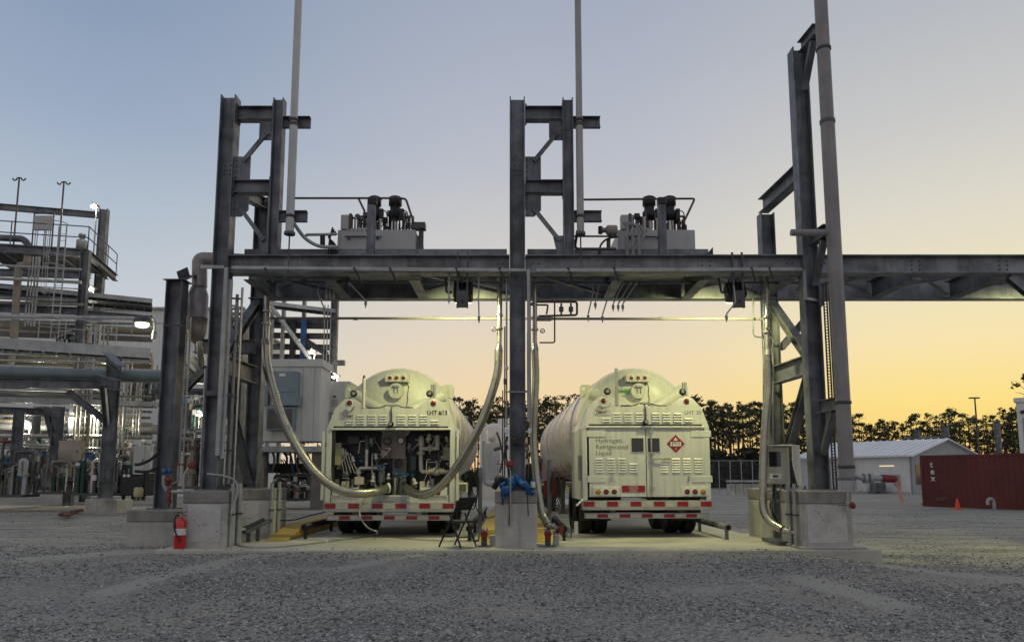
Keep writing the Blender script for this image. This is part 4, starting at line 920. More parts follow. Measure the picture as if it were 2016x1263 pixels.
    for y in (1.35, 2.65):
        b = MB(); b.cyl((-1.1, y, .51), (1.1, y, .51), .07, n=12); b.build('axle', BLACKM, t_)
        for s_ in (-1, 1):
            for off in (1.13, .79):
                c = (s_ * off, y, .51)
                b = MB(); b.lathe([(.30, -.11), (.40, -.135), (.48, -.13), (.505, -.10), (.51, -.03), (.495, -.025), (.495, -.015), (.51, -.01), (.51, .03), (.495, .035), (.495, .045), (.51, .05), (.505, .10), (.48, .13), (.40, .135), (.30, .11)], c, (1, 0, 0), 36); wh = b.build('wheel_tyre', BLACK, t_)
                b = MB(); b.lathe([(.305, -.12), (.29, -.1), (.2, -.02), (.1, .03), (.1, .08), (0, .09)], c, (s_, 0, 0), 24); b.build('rim', STEELP, wh)
    for s_ in (-1, 1):
        b = MB(); b.plate([(s_ * .62, .75, .3), (s_ * 1.3, .75, .3), (s_ * 1.3, .75, .86), (s_ * .62, .75, .86)], .012); b.build('mudflap', BLACK, t_)
        b = MB()
        pr = [(.6, .8), (.62, 1.02), (.8, 1.1), (3.2, 1.1), (3.36, 1.02), (3.4, .8)]
        for (y0, za_), (y1, zb_) in zip(pr[:-1], pr[1:]): b.plate([(s_ * .66, y0, za_), (s_ * 1.3, y0, za_), (s_ * 1.3, y1, zb_), (s_ * .66, y1, zb_)], .02)
        b.build('fender', WPAINT, t_)
        # landing gear
        b = MB(); b.bar((s_ * .75, 9.6, .03), (s_ * .75, 9.6, 1.1), .13, .13); b.bb(s_ * .75 - .15, s_ * .75 + .15, 9.45, 9.75, .0, .03); b.build('landing_leg', STEELD, t_)
    if open_:
        # inside of the open cabinet: piping panel
        zi = zf(976)
        b = MB(); b.bb(-1.27, 1.27, .64, .68, zi, zs + .02); b.build('back_panel', BLACKM, t_)
        b = MB(); b.bb(-1.24, 1.24, .03, .64, zi - .02, zi); b.build('cabinet_floor', STEELD, t_)
        b = MB(); b.bb(-1.19, 1.19, .0, .02, zb, zf(974)); b.build('sill_panel', WPAINT, t_)
        Q = lambda px, py, y=.4: Vector((xf(px) * (1 + y / 15.1 * .9), y, 1.25 + (zf(py) - 1.25) * (1 + y / 15.1)))
        b = MB(); b.bb(Q(742, 0).x, Q(790, 0).x, .5, .53, Q(0, 902).z, Q(0, 855).z); gpnl = b.build('gauge_board', mat('gauge_board_paint', (.22, .19, .16), .5), t_)
        for px, py, r, mm in ((754, 868, .085, BLACKM), (781, 867, .07, WHT)):
            c = Q(px, py, .5); b = MB(); b.lathe([(0, .045), (r * .8, .045), (r * .82, .05), (r, .05), (r, 0)], c, (0, -1, 0), 24); g_ = b.build('gauge', BLACKM, gpnl)
            b = MB(); b.lathe([(0, .047), (r * .78, .047)], c, (0, -1, 0), 20); b.build('dial', mm if mm is WHT else mat('dark_dial', (.06, .06, .06), .3), g_)
            b = MB(); b.bar(c + Vector((-.04, -.05, .012)), c + Vector((.045, -.05, -.015)), .006, .004); b.build('needle', WHT if mm is BLACKM else DARKT, g_)
        c = Q(776, 912, .5); b = MB(); b.lathe([(.065, 0), (.085, 0), (.085, .02), (.065, .02), (.065, 0)], c, (0, -1, 0), 20); b.bar(c + Vector((-.07, -.01, 0)), c + Vector((.07, -.01, 0)), .015, .01); b.bar(c + Vector((0, -.01, -.07)), c + Vector((0, -.01, .07)), .015, .01); b.build('handwheel', BLACKM, t_)
        b = MB(); b.bb(Q(742, 0).x, Q(756, 0).x, .46, .465, Q(0, 897).z, Q(0, 887).z); b.build('warning_label', mat('label_pink', (.6, .35, .28), .5), t_)
        b = MB(); b.bb(Q(764, 0).x, Q(792, 0).x, .55, .58, zi, Q(0, 898).z); b.build('valve_panel', mat('panel_brown', (.14, .12, .10), .5), t_)
        IVORY = mat('ivory_pipe', (.5, .46, .38), .4)
        def ip(name, m, pts, r, n=12, rb=.06): bb_ = MB(); bb_.tube(bend(pts, rb), r, n); return bb_.build(name, m, t_)
        ip('process_pipe', IVORY, [Q(822, 860), Q(822, 905), Q(823, 928), Q(884, 928)], .045)
        ip('process_pipe', IVORY, [Q(854, 856), Q(854, 885)], .055)
        ip('process_pipe', IVORY, [Q(854, 882), Q(822, 883)], .045)
        for px, py, ax, r in ((822, 873, 2, .075), (822, 893, 2, .085), (838, 881, 0, .08), (841, 881, 0, .08), (839, 927, 0, .075), (843, 927, 0, .075), (863, 927, 0, .075), (867, 927, 0, .075), (822, 890, 2, .085)):
            d = Vector((0, 0, .012)) if ax == 2 else Vector((.012, 0, 0)); c = Q(px, py); b = MB(); b.cyl(c - d, c + d, r, n=18); b.build('flange', IVORY, t_)
        b = MB(); b.lathe([(.05, -.1), (.09, -.06), (.1, 0), (.09, .06), (.05, .1)], Q(853, 927), (1, 0, 0), 18); b.build('valve_body', IVORY, t_)
        b = MB(); b.cyl(Q(853, 918), Q(853, 906), .02, n=8); b.bar(Q(834, 909, .3), Q(856, 909, .3), .02, .015); b.build('valve_lever', STEELP, t_)
        b = MB(); b.lathe([(.06, -.12), (.075, -.1), (.06, .05), (.03, .1)], Q(822, 866), (0, 0, 1), 16); b.build('relief_valve', IVORY, t_)
        b = MB(); b.bb(Q(866, 0).x, Q(882, 0).x, .3, .36, Q(0, 905).z, Q(0, 880).z); b.build('control_block', mat('olive_block', (.28, .28, .17), .5), t_)
        for k in range(4):
            b = MB(); b.cyl(Q(878, 884 + 7 * k, .3), Q(886, 884 + 7 * k, .3), .03, n=10); b.build('fitting', STEELP, t_)
        ip('process_pipe', STAINS, [Q(715, 884), Q(715, 918)], .05); ip('process_pipe', STEELD, [Q(715, 858), Q(715, 883)], .05)
        ip('process_pipe', STAINS, [Q(700, 960), Q(700, 921), Q(738, 921)], .055)
        b = MB(); b.cyl(Q(700, 932, .36), Q(700, 928, .36), .085, n=16); b.build('flange', STAINS, t_)
        b = MB(); b.bb(Q(694, 0).x, Q(711, 0).x, .3, .5, Q(0, 953).z, Q(0, 938).z); b.build('valve_block', IVORY, t_)
        ip('process_pipe', STAINS, [Q(728, 930), Q(731, 948), Q(735, 960), Q(748, 962)], .05)
        def bluewheel(px, py, y=.25, r=.09):
            c = Q(px, py, y); b = MB(); b.lathe([(r - .02, -.01), (r, -.01), (r, .01), (r - .02, .01), (r - .02, -.01)], c, (0, -.5, .85), 20)
            for k in range(3): a = k * 2.09; b.bar(c, c + Vector((math.cos(a) * r, math.sin(a) * r * .85, math.sin(a) * r * .5)), .014, .012)
            b.build('blue_handwheel', BLUEP, t_)
            b = MB(); b.cyl(c, (c.x, c.y, zi), .035, n=10); b.cyl(c - Vector((0, 0, .12)), c - Vector((0, 0, .3)), .055, n=12); b.build('valve_stem', STEEL, t_)
        bluewheel(746, 920, .25); bluewheel(775, 930, .3, .08); bluewheel(792, 934, .25); bluewheel(806, 932, .45, .07)
        b = MB(); b.lathe([(0, .06), (.05, .045), (.065, 0), (.05, -.03), (0, -.04)], Q(704, 908, .4), n=14); b.build('regulator', BLUEP, t_)
        ip('process_pipe', STAINS, [Q(775, 940, .2), Q(775, 978, .2)], .035); ip('process_pipe', STEEL, [Q(786, 978, .2), Q(786, 950, .2), Q(796, 944, .2)], .04)
        for px, w_ in ((660, .08), (676, .15), (690, .05), (826, .1), (846, .06)):
            b = MB(); b.bb(Q(px, 0).x - w_ / 2, Q(px, 0).x + w_ / 2, .3, .45, zi, Q(0, 942).z - .05 * (px % 3)); b.build('support_stand', (STEEL, IVORY, STEELD)[px % 3], t_)
        b = MB(); b.lathe([(.0, .1), (.05, .09), (.08, .02), (.06, -.06), (.02, -.1)], Q(676, 935, .35), n=16); b.build('relief_valve', STEEL, t_)
        for k in range(5):
            ip('tubing', STAINS, [Q(664 + 5 * k, 880 + 3 * k, .3), Q(668 + 5 * k, 905, .28), Q(672 + 7 * k, 930, .3)], .012, 6)
        b = MB(); b.bb(Q(657, 0).x, Q(668, 0).x, .2, .3, Q(0, 915).z, Q(0, 872).z); b.build('terminal_strip', mat('olive_block', (.28, .28, .17), .5), t_)
        b = MB(); b.bb(Q(674, 0).x, Q(698, 0).x, .5, .6, Q(0, 873).z, Q(0, 857).z); b.build('junction_box', STEELD, t_, bev=.01)
        b = MB(); b.bb(Q(802, 0).x, Q(812, 0).x, .4, .5, Q(0, 925).z, Q(0, 897).z); b.build('regulator_block', DKGRN, t_)
        r = random.Random(4)
        for k in range(30):
            px = r.uniform(660, 880); py = r.uniform(858, 950); yd = r.uniform(.25, .58)
            ip('tubing', (STAINS, STAINS, COPPER, IVORY)[k % 4], [Q(px, py, yd), Q(px + r.uniform(-15, 15), py, yd), Q(px + r.uniform(-15, 15), py + r.uniform(15, 40), yd)], r.choice((.01, .014, .02)), 6, .03)
        for px, py, mm in ((668, 890, IVORY), (690, 905, STAINS), (735, 900, STAINS), (730, 945, IVORY), (760, 940, STAINS), (812, 950, IVORY), (838, 955, STAINS), (872, 950, IVORY), (875, 865, STAINS), (800, 880, STEEL), (725, 870, STEEL), (838, 862, IVORY)):
            c = Q(px, py, .3); b = MB(); b.lathe([(.02, -.1), (.035, -.09), (.035, -.04), (.06, -.035), (.06, .0), (.035, .01), (.045, .05), (.03, .09), (.012, .1)], c, (r.uniform(-.3, .3), -.2, 1), 12); b.build('small_valve', mm, t_)
        # lamp panels, step plate below
        for x0, x1 in ((655, 708), (827, 880)):
            b = MB(); b.bb(xf(x0), xf(x1), -.03, -.005, zf(976), zf(959)); lp = b.build('lamp_panel', WPAINT, t_, bev=.006)
            for k in range(2):
                c = (xf((x0 + x1) / 2) - .13 + .18 * k + .04, -.03, zf(969)); b = MB(); b.lathe([(0, .012), (.045, .01), (.055, 0)], c, (0, -1, 0), 16); b.build('lamp', REDL if x0 > 800 else WHT, lp)
        b = MB(); b.bb(xf(735), xf(800), -.03, -.002, zf(985), zf(977)); b.build('step_plate', STEELP, t_)
        # open side door on the right with its frame
        for s_ in (-1, 1):
            b = MB(); b.bar((s_ * (hw + .06), -.02, zb + .05), (s_ * (hw + .06), -.02, zs - .03), .05, .05); b.build('door_edge', WPAINT, t_)
        b = MB(); b.bb(hw + .005, hw + .012, .25, 1.5, 1.15, 2.05); b.build('side_door', mat('side_door_dark', (.09, .09, .06), .5), t_)
        b = MB(); b.box((hw + .16, .15, 1.0), (.2, .08, .2)); wl_ = b.build('work_light', WPAINT, t_, bev=.01)
        b = MB(); b.bb(hw + .09, hw + .23, .1, .108, .93, 1.07); b.build('light_glass', mat('olive_glass', (.12, .12, .06), .2), wl_)
    else:
        # two rear doors
        for s_, xa, xb in ((-1, xf(1160), xf(1272.5)), (1, xf(1273.5), xf(1399))):
            b = MB(); b.bb(xa + .003, xb - .003, -.02, .012, zb + .07, zs - .01); dr = b.build('rear_door', WPAINT, t_, bev=.004)
            for py in (852, 941):
                b = MB(); x_ = xa if s_ < 0 else xb
                b.bb(min(x_ - .04, x_ + .04) + (0 if s_ < 0 else -.34), (x_ + .34) if s_ < 0 else x_ + .04, -.034, -.021, zf(py + 8), zf(py - 5)); b.build('hinge_plate', WPAINT, dr, bev=.006)
            wx = xf(1256) if s_ < 0 else xf(1288)
            b = MB(); b.bb(wx - .145, wx + .145, -.03, -.021, zf(891), zf(860)); wd = b.build('window_frame', WPAINT, dr, bev=.003)
            b = MB(); b.bb(wx - .122, wx + .122, -.034, -.0305, zf(889), zf(862)); b.build('window_pane', GLASSD, wd)
            for px in ((1180, 1203, 1225) if s_ < 0 else (1331, 1353, 1376)):
                for r_ in range(6): louvre(xf(px), zf(904 + 5 * r_), dr)
            px = 1247 if s_ < 0 else 1308
            for r_ in range(2, 6): louvre(xf(px), zf(904 + 5 * r_), dr)
            if s_ < 0:
                for k, s in enumerate(('Hydrogen,', 'Refrigerated', 'Liquid')): text(dr, 'lettering', s, GREYT, (xf(1173), -.0215, zf(871 + 12.3 * k)), .135, depth=.001)
            b = MB(); b.bar((xa + .45 if s_ < 0 else xb - .45, -.04, zf(936)), (xa + .45 if s_ < 0 else xb - .45, -.04, zf(946)), .03, .03); b.build('door_holdback', STEELP, dr)
        # locking bar and handle
        b = MB(); b.cyl((xf(1283), -.05, zf(976)), (xf(1283), -.05, zf(838)), .016, n=10); lk = b.build('lock_rod', STEELP, t_)
        for py in (850, 893, 907, 960):
            b = MB(); b.box((xf(1283), -.04, zf(py)), (.09, .05, .04)); b.build('rod_bracket', STEELP, lk)
        b = MB(); b.tube([(xf(1283), -.06, zf(903)), (xf(1300), -.08, zf(901)), (xf(1308), -.06, zf(904))], .014, 8); b.bar((xf(1305), -.06, zf(903)), (xf(1321), -.06, zf(903)), .03, .02); b.build('lock_handle', STEELP, lk)
        b = MB(); b.bb(xf(1308), xf(1320), -.055, -.045, zf(904.5), zf(901.5)); b.build('handle_slot', BLACKM, lk)
        # flammable gas placard 1966
        c = (xf(1332), zf(873)); s2 = .185
        b = MB(); b.plate([(c[0] - s2, -.022, c[1]), (c[0], -.022, c[1] - s2), (c[0] + s2, -.022, c[1]), (c[0], -.022, c[1] + s2)], .004); pc = b.build('placard', REDT, t_)
        b = MB(); b.bb(c[0] - .11, c[0] + .11, -.031, -.0265, c[1] - .05, c[1] + .04); b.build('placard_panel', WHT, pc)
        text(pc, 'placard_number', '1966', DARKT, (c[0], -.0315, c[1] - .04), .105, depth=.001, align='CENTER', bold=.003, xs=.9)
        text(pc, 'class_number', '2', WHT, (c[0], -.0275, c[1] - .12), .07, depth=.001, align='CENTER')
        b = MB(); b.plate([(c[0] - .035, -.0265, c[1] + .065), (c[0] + .035, -.0265, c[1] + .065), (c[0] + .04, -.0265, c[1] + .1), (c[0] + .015, -.0265, c[1] + .095), (c[0] + .005, -.0265, c[1] + .14), (c[0] - .02, -.0265, c[1] + .1), (c[0] - .04, -.0265, c[1] + .095)], .002); b.build('flame_mark', WHT, pc)
        # lamp panels
        for x0, x1, order in ((1166, 1219, (AMB, REDL, REDL)), (1340, 1394, (REDL, REDL, AMB))):
            b = MB(); b.bb(xf(x0), xf(x1), -.045, -.021, zf(976), zf(957)); lp = b.build('lamp_panel', WPAINT, t_, bev=.012, seg=2)
            for k in range(3):
                cx_ = xf((x0 + x1) / 2) + (-.162 + .162 * k); z_ = zf(967)
                b = MB(); b.lathe([(0, .022), (.04, .018), (.055, .004), (.055, 0)], (cx_, -.045, z_), (0, -1, 0), 18); b.build('tail_lamp', order[k], lp)
                b = MB(); b.lathe([(.056, .01), (.068, .008), (.07, 0)], (cx_, -.045, z_), (0, -1, 0), 18); b.build('bezel', WHT, lp)
        b = MB(); b.bb(xf(1224), xf(1269), -.03, -.021, zf(968), zf(955)); sg = b.build('warning_sign', REDT, t_)
        for k, s in enumerate(('THIS VEHICLE', 'STOPS AT ALL', 'RAILROAD', 'CROSSINGS')): text(sg, 'sign_text', s, WHT, (xf(1246.5), -.031, zf(958.2 + 3 * k)), .032, depth=.001, align='CENTER')
        # side: perforated vent panel and stack on the left flank
        b = MB(); b.bb(-hw - .06, -hw - .004, .1, .2, 1.15, 1.65); b.build('side_post', STEELP, t_)
        b = MB()
        for i in range(3):
            for j in range(7): b.cyl((-hw - .002, .32 + .07 * i, 1.2 + .06 * j), (-hw - .012, .32 + .07 * i, 1.2 + .06 * j), .015, n=8)
        stuff(b.build('rivets', WHT, t_))
        b = MB(); b.tube(cr([(-1.33, -.05, .75), (-1.42, -.15, .68), (-1.5, -.2, .6), (-1.55, -.25, .3), (-1.6, -.4, .03)]), .012, 6); b.build('grounding_lead', BLACK, t_)
        b = MB(); b.cyl((-1.3, -.06, .78), (-1.46, -.18, .65), .022, n=8); b.build('lead_plug', WHT, t_)
        b = MB(); b.bb(-1.42, -1.34, .55, .58, .05, .3); b.build('wheel_chock_flag', WHT, t_)
    t_.location = (X, 15.1, 0); t_.rotation_euler = (0, 0, rz); ORG[t_.name] = Vector((X, 15.1, 0))
    return t_
T1 = trailer(True, 768, P(768, 950, 15.1).x, R(.4), 'white hydrogen tank trailer with its rear cabinet open showing pipes and gauges')
T2 = trailer(False, 1273, P(1273, 950, 15.1).x, R(1.8), 'white hydrogen tank trailer with closed rear doors and red flammable placard')

# red tractor unit coupled ahead of the closed trailer
tr = thing('tractor_unit', 'red tractor unit coupled ahead of the closed tank trailer', 'truck', (0, 0, 0))
b = MB()
for s_ in (-1, 1): b.bb(s_ * .45 - .05, s_ * .45 + .05, 0, 5.6, .75, 1.0)
b.build('frame_rails', BLACKM, tr)
b = MB(); b.add([(-.95, 3.0, .9), (.95, 3.0, .9), (.95, 5.2, .9), (-.95, 5.2, .9), (-.9, 3.0, 2.8), (.9, 3.0, 2.8), (.9, 4.6, 2.75), (-.9, 4.6, 2.75), (-.95, 5.2, 1.9), (.95, 5.2, 1.9)], [(0, 1, 5, 4), (4, 5, 6, 7), (7, 6, 9, 8), (8, 9, 2, 3), (0, 3, 2, 1), (1, 2, 9, 6, 5), (0, 4, 7, 8, 3)]); b.build('cab', RED, tr, bev=.06)
b = MB(); b.bb(-.9, .9, 5.21, 6.4, .8, 1.75); b.build('bonnet', RED, tr, bev=.08)
for y in (.5, 1.85, 5.7):
    for s_ in (-1, 1):
        b = MB(); b.lathe([(.3, -.14), (.46, -.14), (.5, -.1), (.5, .1), (.46, .14), (.3, .14)], (s_ * 1.0, y, .5), (1, 0, 0), 28); wt = b.build('wheel_tyre', BLACK, tr)
        b = MB(); b.lathe([(.3, .1), (.18, .02), (.1, .1), (0, .11)], (s_ * 1.0, y, .5), (s_, 0, 0), 20); b.build('rim', STEELP, wt)
for s_ in (-1, 1):
    b = MB(); b.bb(s_ * 1.0 - .3, s_ * 1.0 + .3, -.15, 2.6, 1.03, 1.08); b.bb(s_ * 1.0 - .3, s_ * 1.0 + .3, -.2, -.15, .5, 1.08); b.build('quarter_fender', RED, tr)
    b = MB(); b.bb(s_ * 1.22 - .06, s_ * 1.22 + .06, 2.75, 2.95, .55, 1.0); b.build('fuel_tank_step', WHT, tr)
    b = MB(); b.plate([(s_ * 1.31, -.1, .9), (s_ * 1.31, 2.5, .95), (s_ * 1.31, 2.5, 1.0), (s_ * 1.31, -.1, .96)], .01); b.build('white_stripe', WHT, tr)
q = Vector((T2.location.x - math.sin(R(1.8)) * 10.8, 15.1 + 10.8, 0)); tr.location = q; tr.rotation_euler = (0, 0, R(1.8)); ORG[tr.name] = q
# ------------------------------------------------------------------ left side: lone column, insulated pipe
pier(-7.2, -6.28, 13.95, 14.8, .61, 'low concrete pier under the lone dark column')
lc = thing('support_frame', 'lone dark steel column with braced rear frame left of the gantry', 'steel frame', (-6.68, 14.35, .62))
LX = -6.68
def hc(x, y, z0, z1, w_=.32, d_=.3, nm='column'):
    b = MB(); b.ibeam((x, y, z0), (x, y, z1), d_, w_, .014, .022, up=(1, 0, 0)); return b.build(nm, STEEL, lc)
ztl = Zp(555, 14.35)
hc(LX, 14.35, .634, ztl); hc(LX + .6, 16.2, .0, Zp(640, 16.2), .28, .28)
b = MB(); b.bb(LX - .2, LX + .22, 14.15, 14.55, ztl + .002, ztl + .016); b.build('cap_plate', STEEL, lc)
b = MB(); b.bb(LX - .24, LX + .24, 14.12, 14.58, .611, .633); b.build('base_plate', STEEL, lc)
b = MB(); b.angle((LX + .05, 14.3, ztl + .018), (LX + .12, 14.6, ztl + .2), .18, .012); b.build('top_bracket', STEEL, lc)
zb0 = Zp(683, 15.0)
b = MB(); b.ibeam((LX + .17, 14.9, zb0), (-5.3, 15.0, zb0), .2, .28, .012, .018); b.build('tie_beam', STEEL, lc)
b = MB(); b.ibeam(P(338, 790, 14.9), P(408, 722, 15.0), .14, .14, .01, .012, up=(0, 1, 0)); b.build('brace', STEEL, lc)
b = MB(); b.ibeam(P(342, 700, 15.05), P(380, 742, 15.05), .14, .14, .01, .012, up=(0, 1, 0)); b.build('brace', STEEL, lc)
b = MB(); b.ibeam(P(375, 700, 15.3), P(400, 735, 15.3), .12, .12, .01, .012, up=(0, 1, 0)); b.build('brace', STEEL, lc)
for py in (560, 650, 735): pass
b = MB(); b.bar((LX - .16, 14.19, Zp(640, 14.19)), (LX + .22, 14.19, Zp(640, 14.19)), .02, .03); b.build('strap', STEELD, lc)
# insulated riser with elbow
ip_ = thing('insulated_pipe', 'thick insulated riser pipe with elbow beside the left column', 'pipe', P(390, 690, 14.7))
e0 = P(393, 510, 14.7)
b = MB(); b.tube(bend([Vector((e0.x + 1.35, 14.9, e0.z)), e0, P(393, 565, 14.7)], .1, 8), .148, 20); b.build('upper_jacket', INSUL, ip_)
b = MB(); b.lathe([(.14, 0.0), (.15, 0), (.2, -.16), (.2, -.62), (.205, -.62), (.205, -.64), (.2, -.64), (.2, -.82), (.19, -.95), (.15, -1.05), (.1, -1.12), (0.04, -1.16)], P(391, 566, 14.7), (0, 0, 1), 28); b.build('lower_jacket', INSUL, ip_)
b = MB(); b.tube([P(393, 672, 14.7), P(395, 690, 14.7), P(396, 720, 14.9)], .07, 12); b.build('outlet', STAINS, ip_)
for k, (a, c, m_) in enumerate((((345, 600), (352, 668), DKGRN), ((362, 606), (372, 668), STEELD))):
    b = MB(); b.tube(bend([P(a[0] + 20, a[1] - 8, 14.8), P(a[0], a[1] + 3, 14.8), P(a[0], a[1] + 40, 14.8), P(c[0], c[1], 14.8)], .1), .028, 10); tag(b.build('cable_conduit', m_), ('dark green conduit looping onto the tie beam by the lone column', 'dark grey conduit bending onto the tie beam by the insulated pipe')[k], 'conduit')
for k in range(4):
    b = MB(); b.tube(cr([P(338, 590 + 4 * k, 14.7), P(352, 588 + 5 * k, 14.75), P(368, 592 + 4 * k, 14.9)]), .014, 6); tag(b.build('cable', BLACK), 'black cable strung from the lone column to the gantry', 'cable', 'cables beside the lone column')
# black hoses looped on the lone column
b = MB(); b.tube(cr([P(312, 890, 14.15), P(295, 905, 14.1), P(275, 913, 14.1), P(266, 914, 14.1)]), .03, 10); b.tube(cr([P(266, 927, 14.1), P(290, 928, 14.1), P(305, 922, 14.1), P(313, 915, 14.15)]), .03, 10)
tag(b.build('rubber_hose', BLACK), 'black rubber hose ends sticking out from the lone column', 'hose')
# round pendant lamp
pl = thing('pendant_lamp', 'lit round industrial lamp on an arm beside the lone column', 'lamp', P(280, 640, 14.4))
c = P(280, 636, 14.4)
b = MB(); b.lathe([(0, .14), (.1, .14), (.15, .12), (.165, .06), (.165, .03), (.13, .0)], c, (0, 0, 1), 24); b.build('housing', STEEL, pl)
b = MB(); b.lathe([(.13, 0), (.125, -.04), (.1, -.07), (.05, -.085), (0, -.087)], c, (0, 0, 1), 24); b.build('globe', LAMPW, pl)
b = MB(); b.tube(bend([c + Vector((.15, 0, .09)), c + Vector((.24, 0, .09)), c + Vector((.26, 0, -.1)), c + Vector((.24, 0, -.25))], .04), .02, 8); b.cyl(c + Vector((.26, 0, -.16)), c + Vector((.25, 0, -.32)), .04, n=10); b.build('arm', STEELP, pl)
b = MB(); b.bar(c + Vector((.26, 0, 0)), Vector((LX - .16, 14.4, c.z)), .03, .03); b.build('wall_bracket', STEELP, pl)
l = bpy.data.lights.new('pendant_bulb', 'POINT'); l.energy = 28; l.color = (1, .92, .6); l.shadow_soft_size = .1
lo = bpy.data.objects.new('pendant_bulb', l); col.objects.link(lo); lo.parent = pl; lo.location = c - ORG[pl.name] + Vector((0, 0, -.2))

# ------------------------------------------------------------------ small foreground things
# fire extinguisher
q = P(353, 1079, 12.95); q.z = .002; fx = thing('fire_extinguisher', 'red fire extinguisher standing at the foot of the concrete pier', 'extinguisher', q)
b = MB(); b.lathe([(0, 0), (.09, 0), (.095, .012), (.095, .43), (.088, .47), (.06, .505), (.03, .52), (.03, .54)], q, n=28); b.build('cylinder', mat('glossy_red_enamel', (.55, .01, .012), .22, 0, .08, 4, coat=.5), fx)
b = MB(); b.lathe([(.0962, .23), (.0965, .24), (.0965, .33), (.0962, .34)], q, n=28); b.build('label_band', WHT, fx)
b = MB(); b.cyl(q + Vector((0, 0, .54)), q + Vector((0, 0, .59)), .025, n=12); b.build('valve', STEELP, fx)
b = MB(); b.bar(q + Vector((-.02, 0, .585)), q + Vector((.11, -.02, .625)), .022, .012); b.bar(q + Vector((-.02, 0, .565)), q + Vector((.10, -.02, .56)), .022, .012); b.build('handle', BLACKM, fx)
b = MB(); b.tube(cr([q + Vector((-.02, 0, .57)), q + Vector((-.08, -.03, .54)), q + Vector((-.075, -.08, .4)), q + Vector((-.03, -.105, .26)), q + Vector((.03, -.105, .17))]), .014, 8); b.build('hose', BLACK, fx)
b = MB(); b.cyl(q + Vector((.02, -.107, .18)), q + Vector((.06, -.105, .13)), .014, .022, n=10); b.build('nozzle', BLACKM, fx)

# folding chair
ch = thing('folding_chair', 'black folding chair on the slab beside the middle pier', 'chair', G(900, 1076))
yA, yB = 13.0, 13.4
dpt = lambda px, py, y: P(px, py, 13.1) + Vector((0, y - 13.1, 0))
for y in (yA, yB):
    f0 = G(869, 1080); f0 = Vector((f0.x, y, .01)); tp = Vector((P(928, 985, 13.1).x, y, .86))
    b = MB(); b.tube([f0, f0.lerp(tp, .5), tp], .016, 8); b.build('front_leg', BLACKM, ch)
    r0 = Vector((P(930, 1070, 13.1).x, y, .01)); r1 = Vector((P(900, 1010, 13.1).x, y, .58))
    b = MB(); b.tube([r0, r0.lerp(r1, .5), r1], .016, 8); b.build('rear_leg', BLACKM, ch)
for f_, z in ((.18, 0), (.18, 1)):
    pass
fA = Vector((P(869, 1080, 13.1).x, yA, .01)); tA = Vector((P(928, 985, 13.1).x, yA, .86)); dB = Vector((0, yB - yA, 0))
rA = Vector((P(930, 1070, 13.1).x, yA, .01)); rB = Vector((P(900, 1010, 13.1).x, yA, .58))
for s0, s1, f_ in ((fA, tA, .2), (rA, rB, .3), (fA, tA, 1.0)):
    k = s0.lerp(s1, f_); b = MB(); b.cyl(k, k + dB, .011, n=8); b.build('cross_bar', BLACKM, ch)
sz = .43; sx0, sx1 = P(890, 1036, 13.1).x, P(928, 1036, 13.1).x
b = MB(); b.bb(sx0 - .03, sx1 + .03, yA + .015, yB - .015, sz, sz + .035); b.build('seat', BLACKM, ch, bev=.015)
a0, a1 = fA.lerp(tA, .74), fA.lerp(tA, .985)
b = MB(); nrm = (a1 - a0).cross(dB).normalized() * .012
b.add([a0 + dB * .04, a0 + dB * .96, a1 + dB * .96, a1 + dB * .04] + [p + nrm for p in (a0 + dB * .04, a0 + dB * .96, a1 + dB * .96, a1 + dB * .04)], [(0, 1, 2, 3), (4, 7, 6, 5), (0, 4, 5, 1), (1, 5, 6, 2), (2, 6, 7, 3), (3, 7, 4, 0)]); b.build('backrest', BLACKM, ch)

ch.rotation_euler = (0, 0, R(-38))
# blue safety harness heaped on the middle pier
from mathutils import noise as mnoise
def lump(b, pts, rs, n=14, amp=.25, fr=9):
    k0 = len(b.v); b.tube(cr(pts, 5), [rs[min(len(rs) - 1, int(i / 5 + .001))] * (1 - (i / 5) % 1) + rs[min(len(rs) - 1, int(i / 5 + .001) + 1)] * ((i / 5) % 1) for i in range(5 * (len(pts) - 1) + 1)], n)
    for i in range(k0, len(b.v)):
        v = Vector(b.v[i]); d = mnoise.noise_vector(v * fr) * amp * .1 + mnoise.noise_vector(v * fr * 2.5) * amp * .05; b.v[i] = tuple(v + d)
hx = thing('safety_harness', 'blue nylon safety harness heaped on the middle concrete pier', 'harness', (XC - .03, 13.2, PT))
b = MB(); Zt = PT
lump(b, [(-.2, 13.2, Zt + .06), (-.05, 13.16, Zt + .16), (.08, 13.16, Zt + .2), (.22, 13.2, Zt + .07)], [.055, .085, .09, .06], amp=.9)
lump(b, [(-.1, 13.14, Zt + .2), (.0, 13.08, Zt + .1), (-.1, 13.05, Zt + .0), (-.16, 13.04, Zt - .1)], [.045, .065, .055, .04], amp=.7)
lump(b, [(.1, 13.14, Zt + .2), (.16, 13.08, Zt + .12), (.26, 13.05, Zt + .03), (.36, 13.06, Zt - .05)], [.045, .06, .055, .04], amp=.7)
b.build('webbing_pad', BLUE, hx)
for x, z0, z1, wd_ in ((-.04, Zt - .02, .38, .035), (-.17, Zt - .1, Zt - .25, .03), (.27, Zt - .03, .55, .016)):
    b = MB(); b.tube(cr([(x, 13.04, z0), (x + .005, 13.055, (z0 + z1) / 2), (x - .004 + (.02 if wd_ < .02 else 0), 13.06, z1)]), wd_ * .5, 6); b.build('strap', BLACK, hx)
b = MB(); lump(b, [(-.3, 13.3, Zt + .03), (-.24, 13.22, Zt + .16), (-.14, 13.2, Zt + .2)], [.05, .08, .05], amp=.4); b.build('black_pad', BLACK, hx)
b = MB(); b.lathe([(0, 0), (.04, 0), (.042, .01), (.042, .17), (.03, .19), (0, .19)], (.37, 13.2, Zt + .002), n=18)
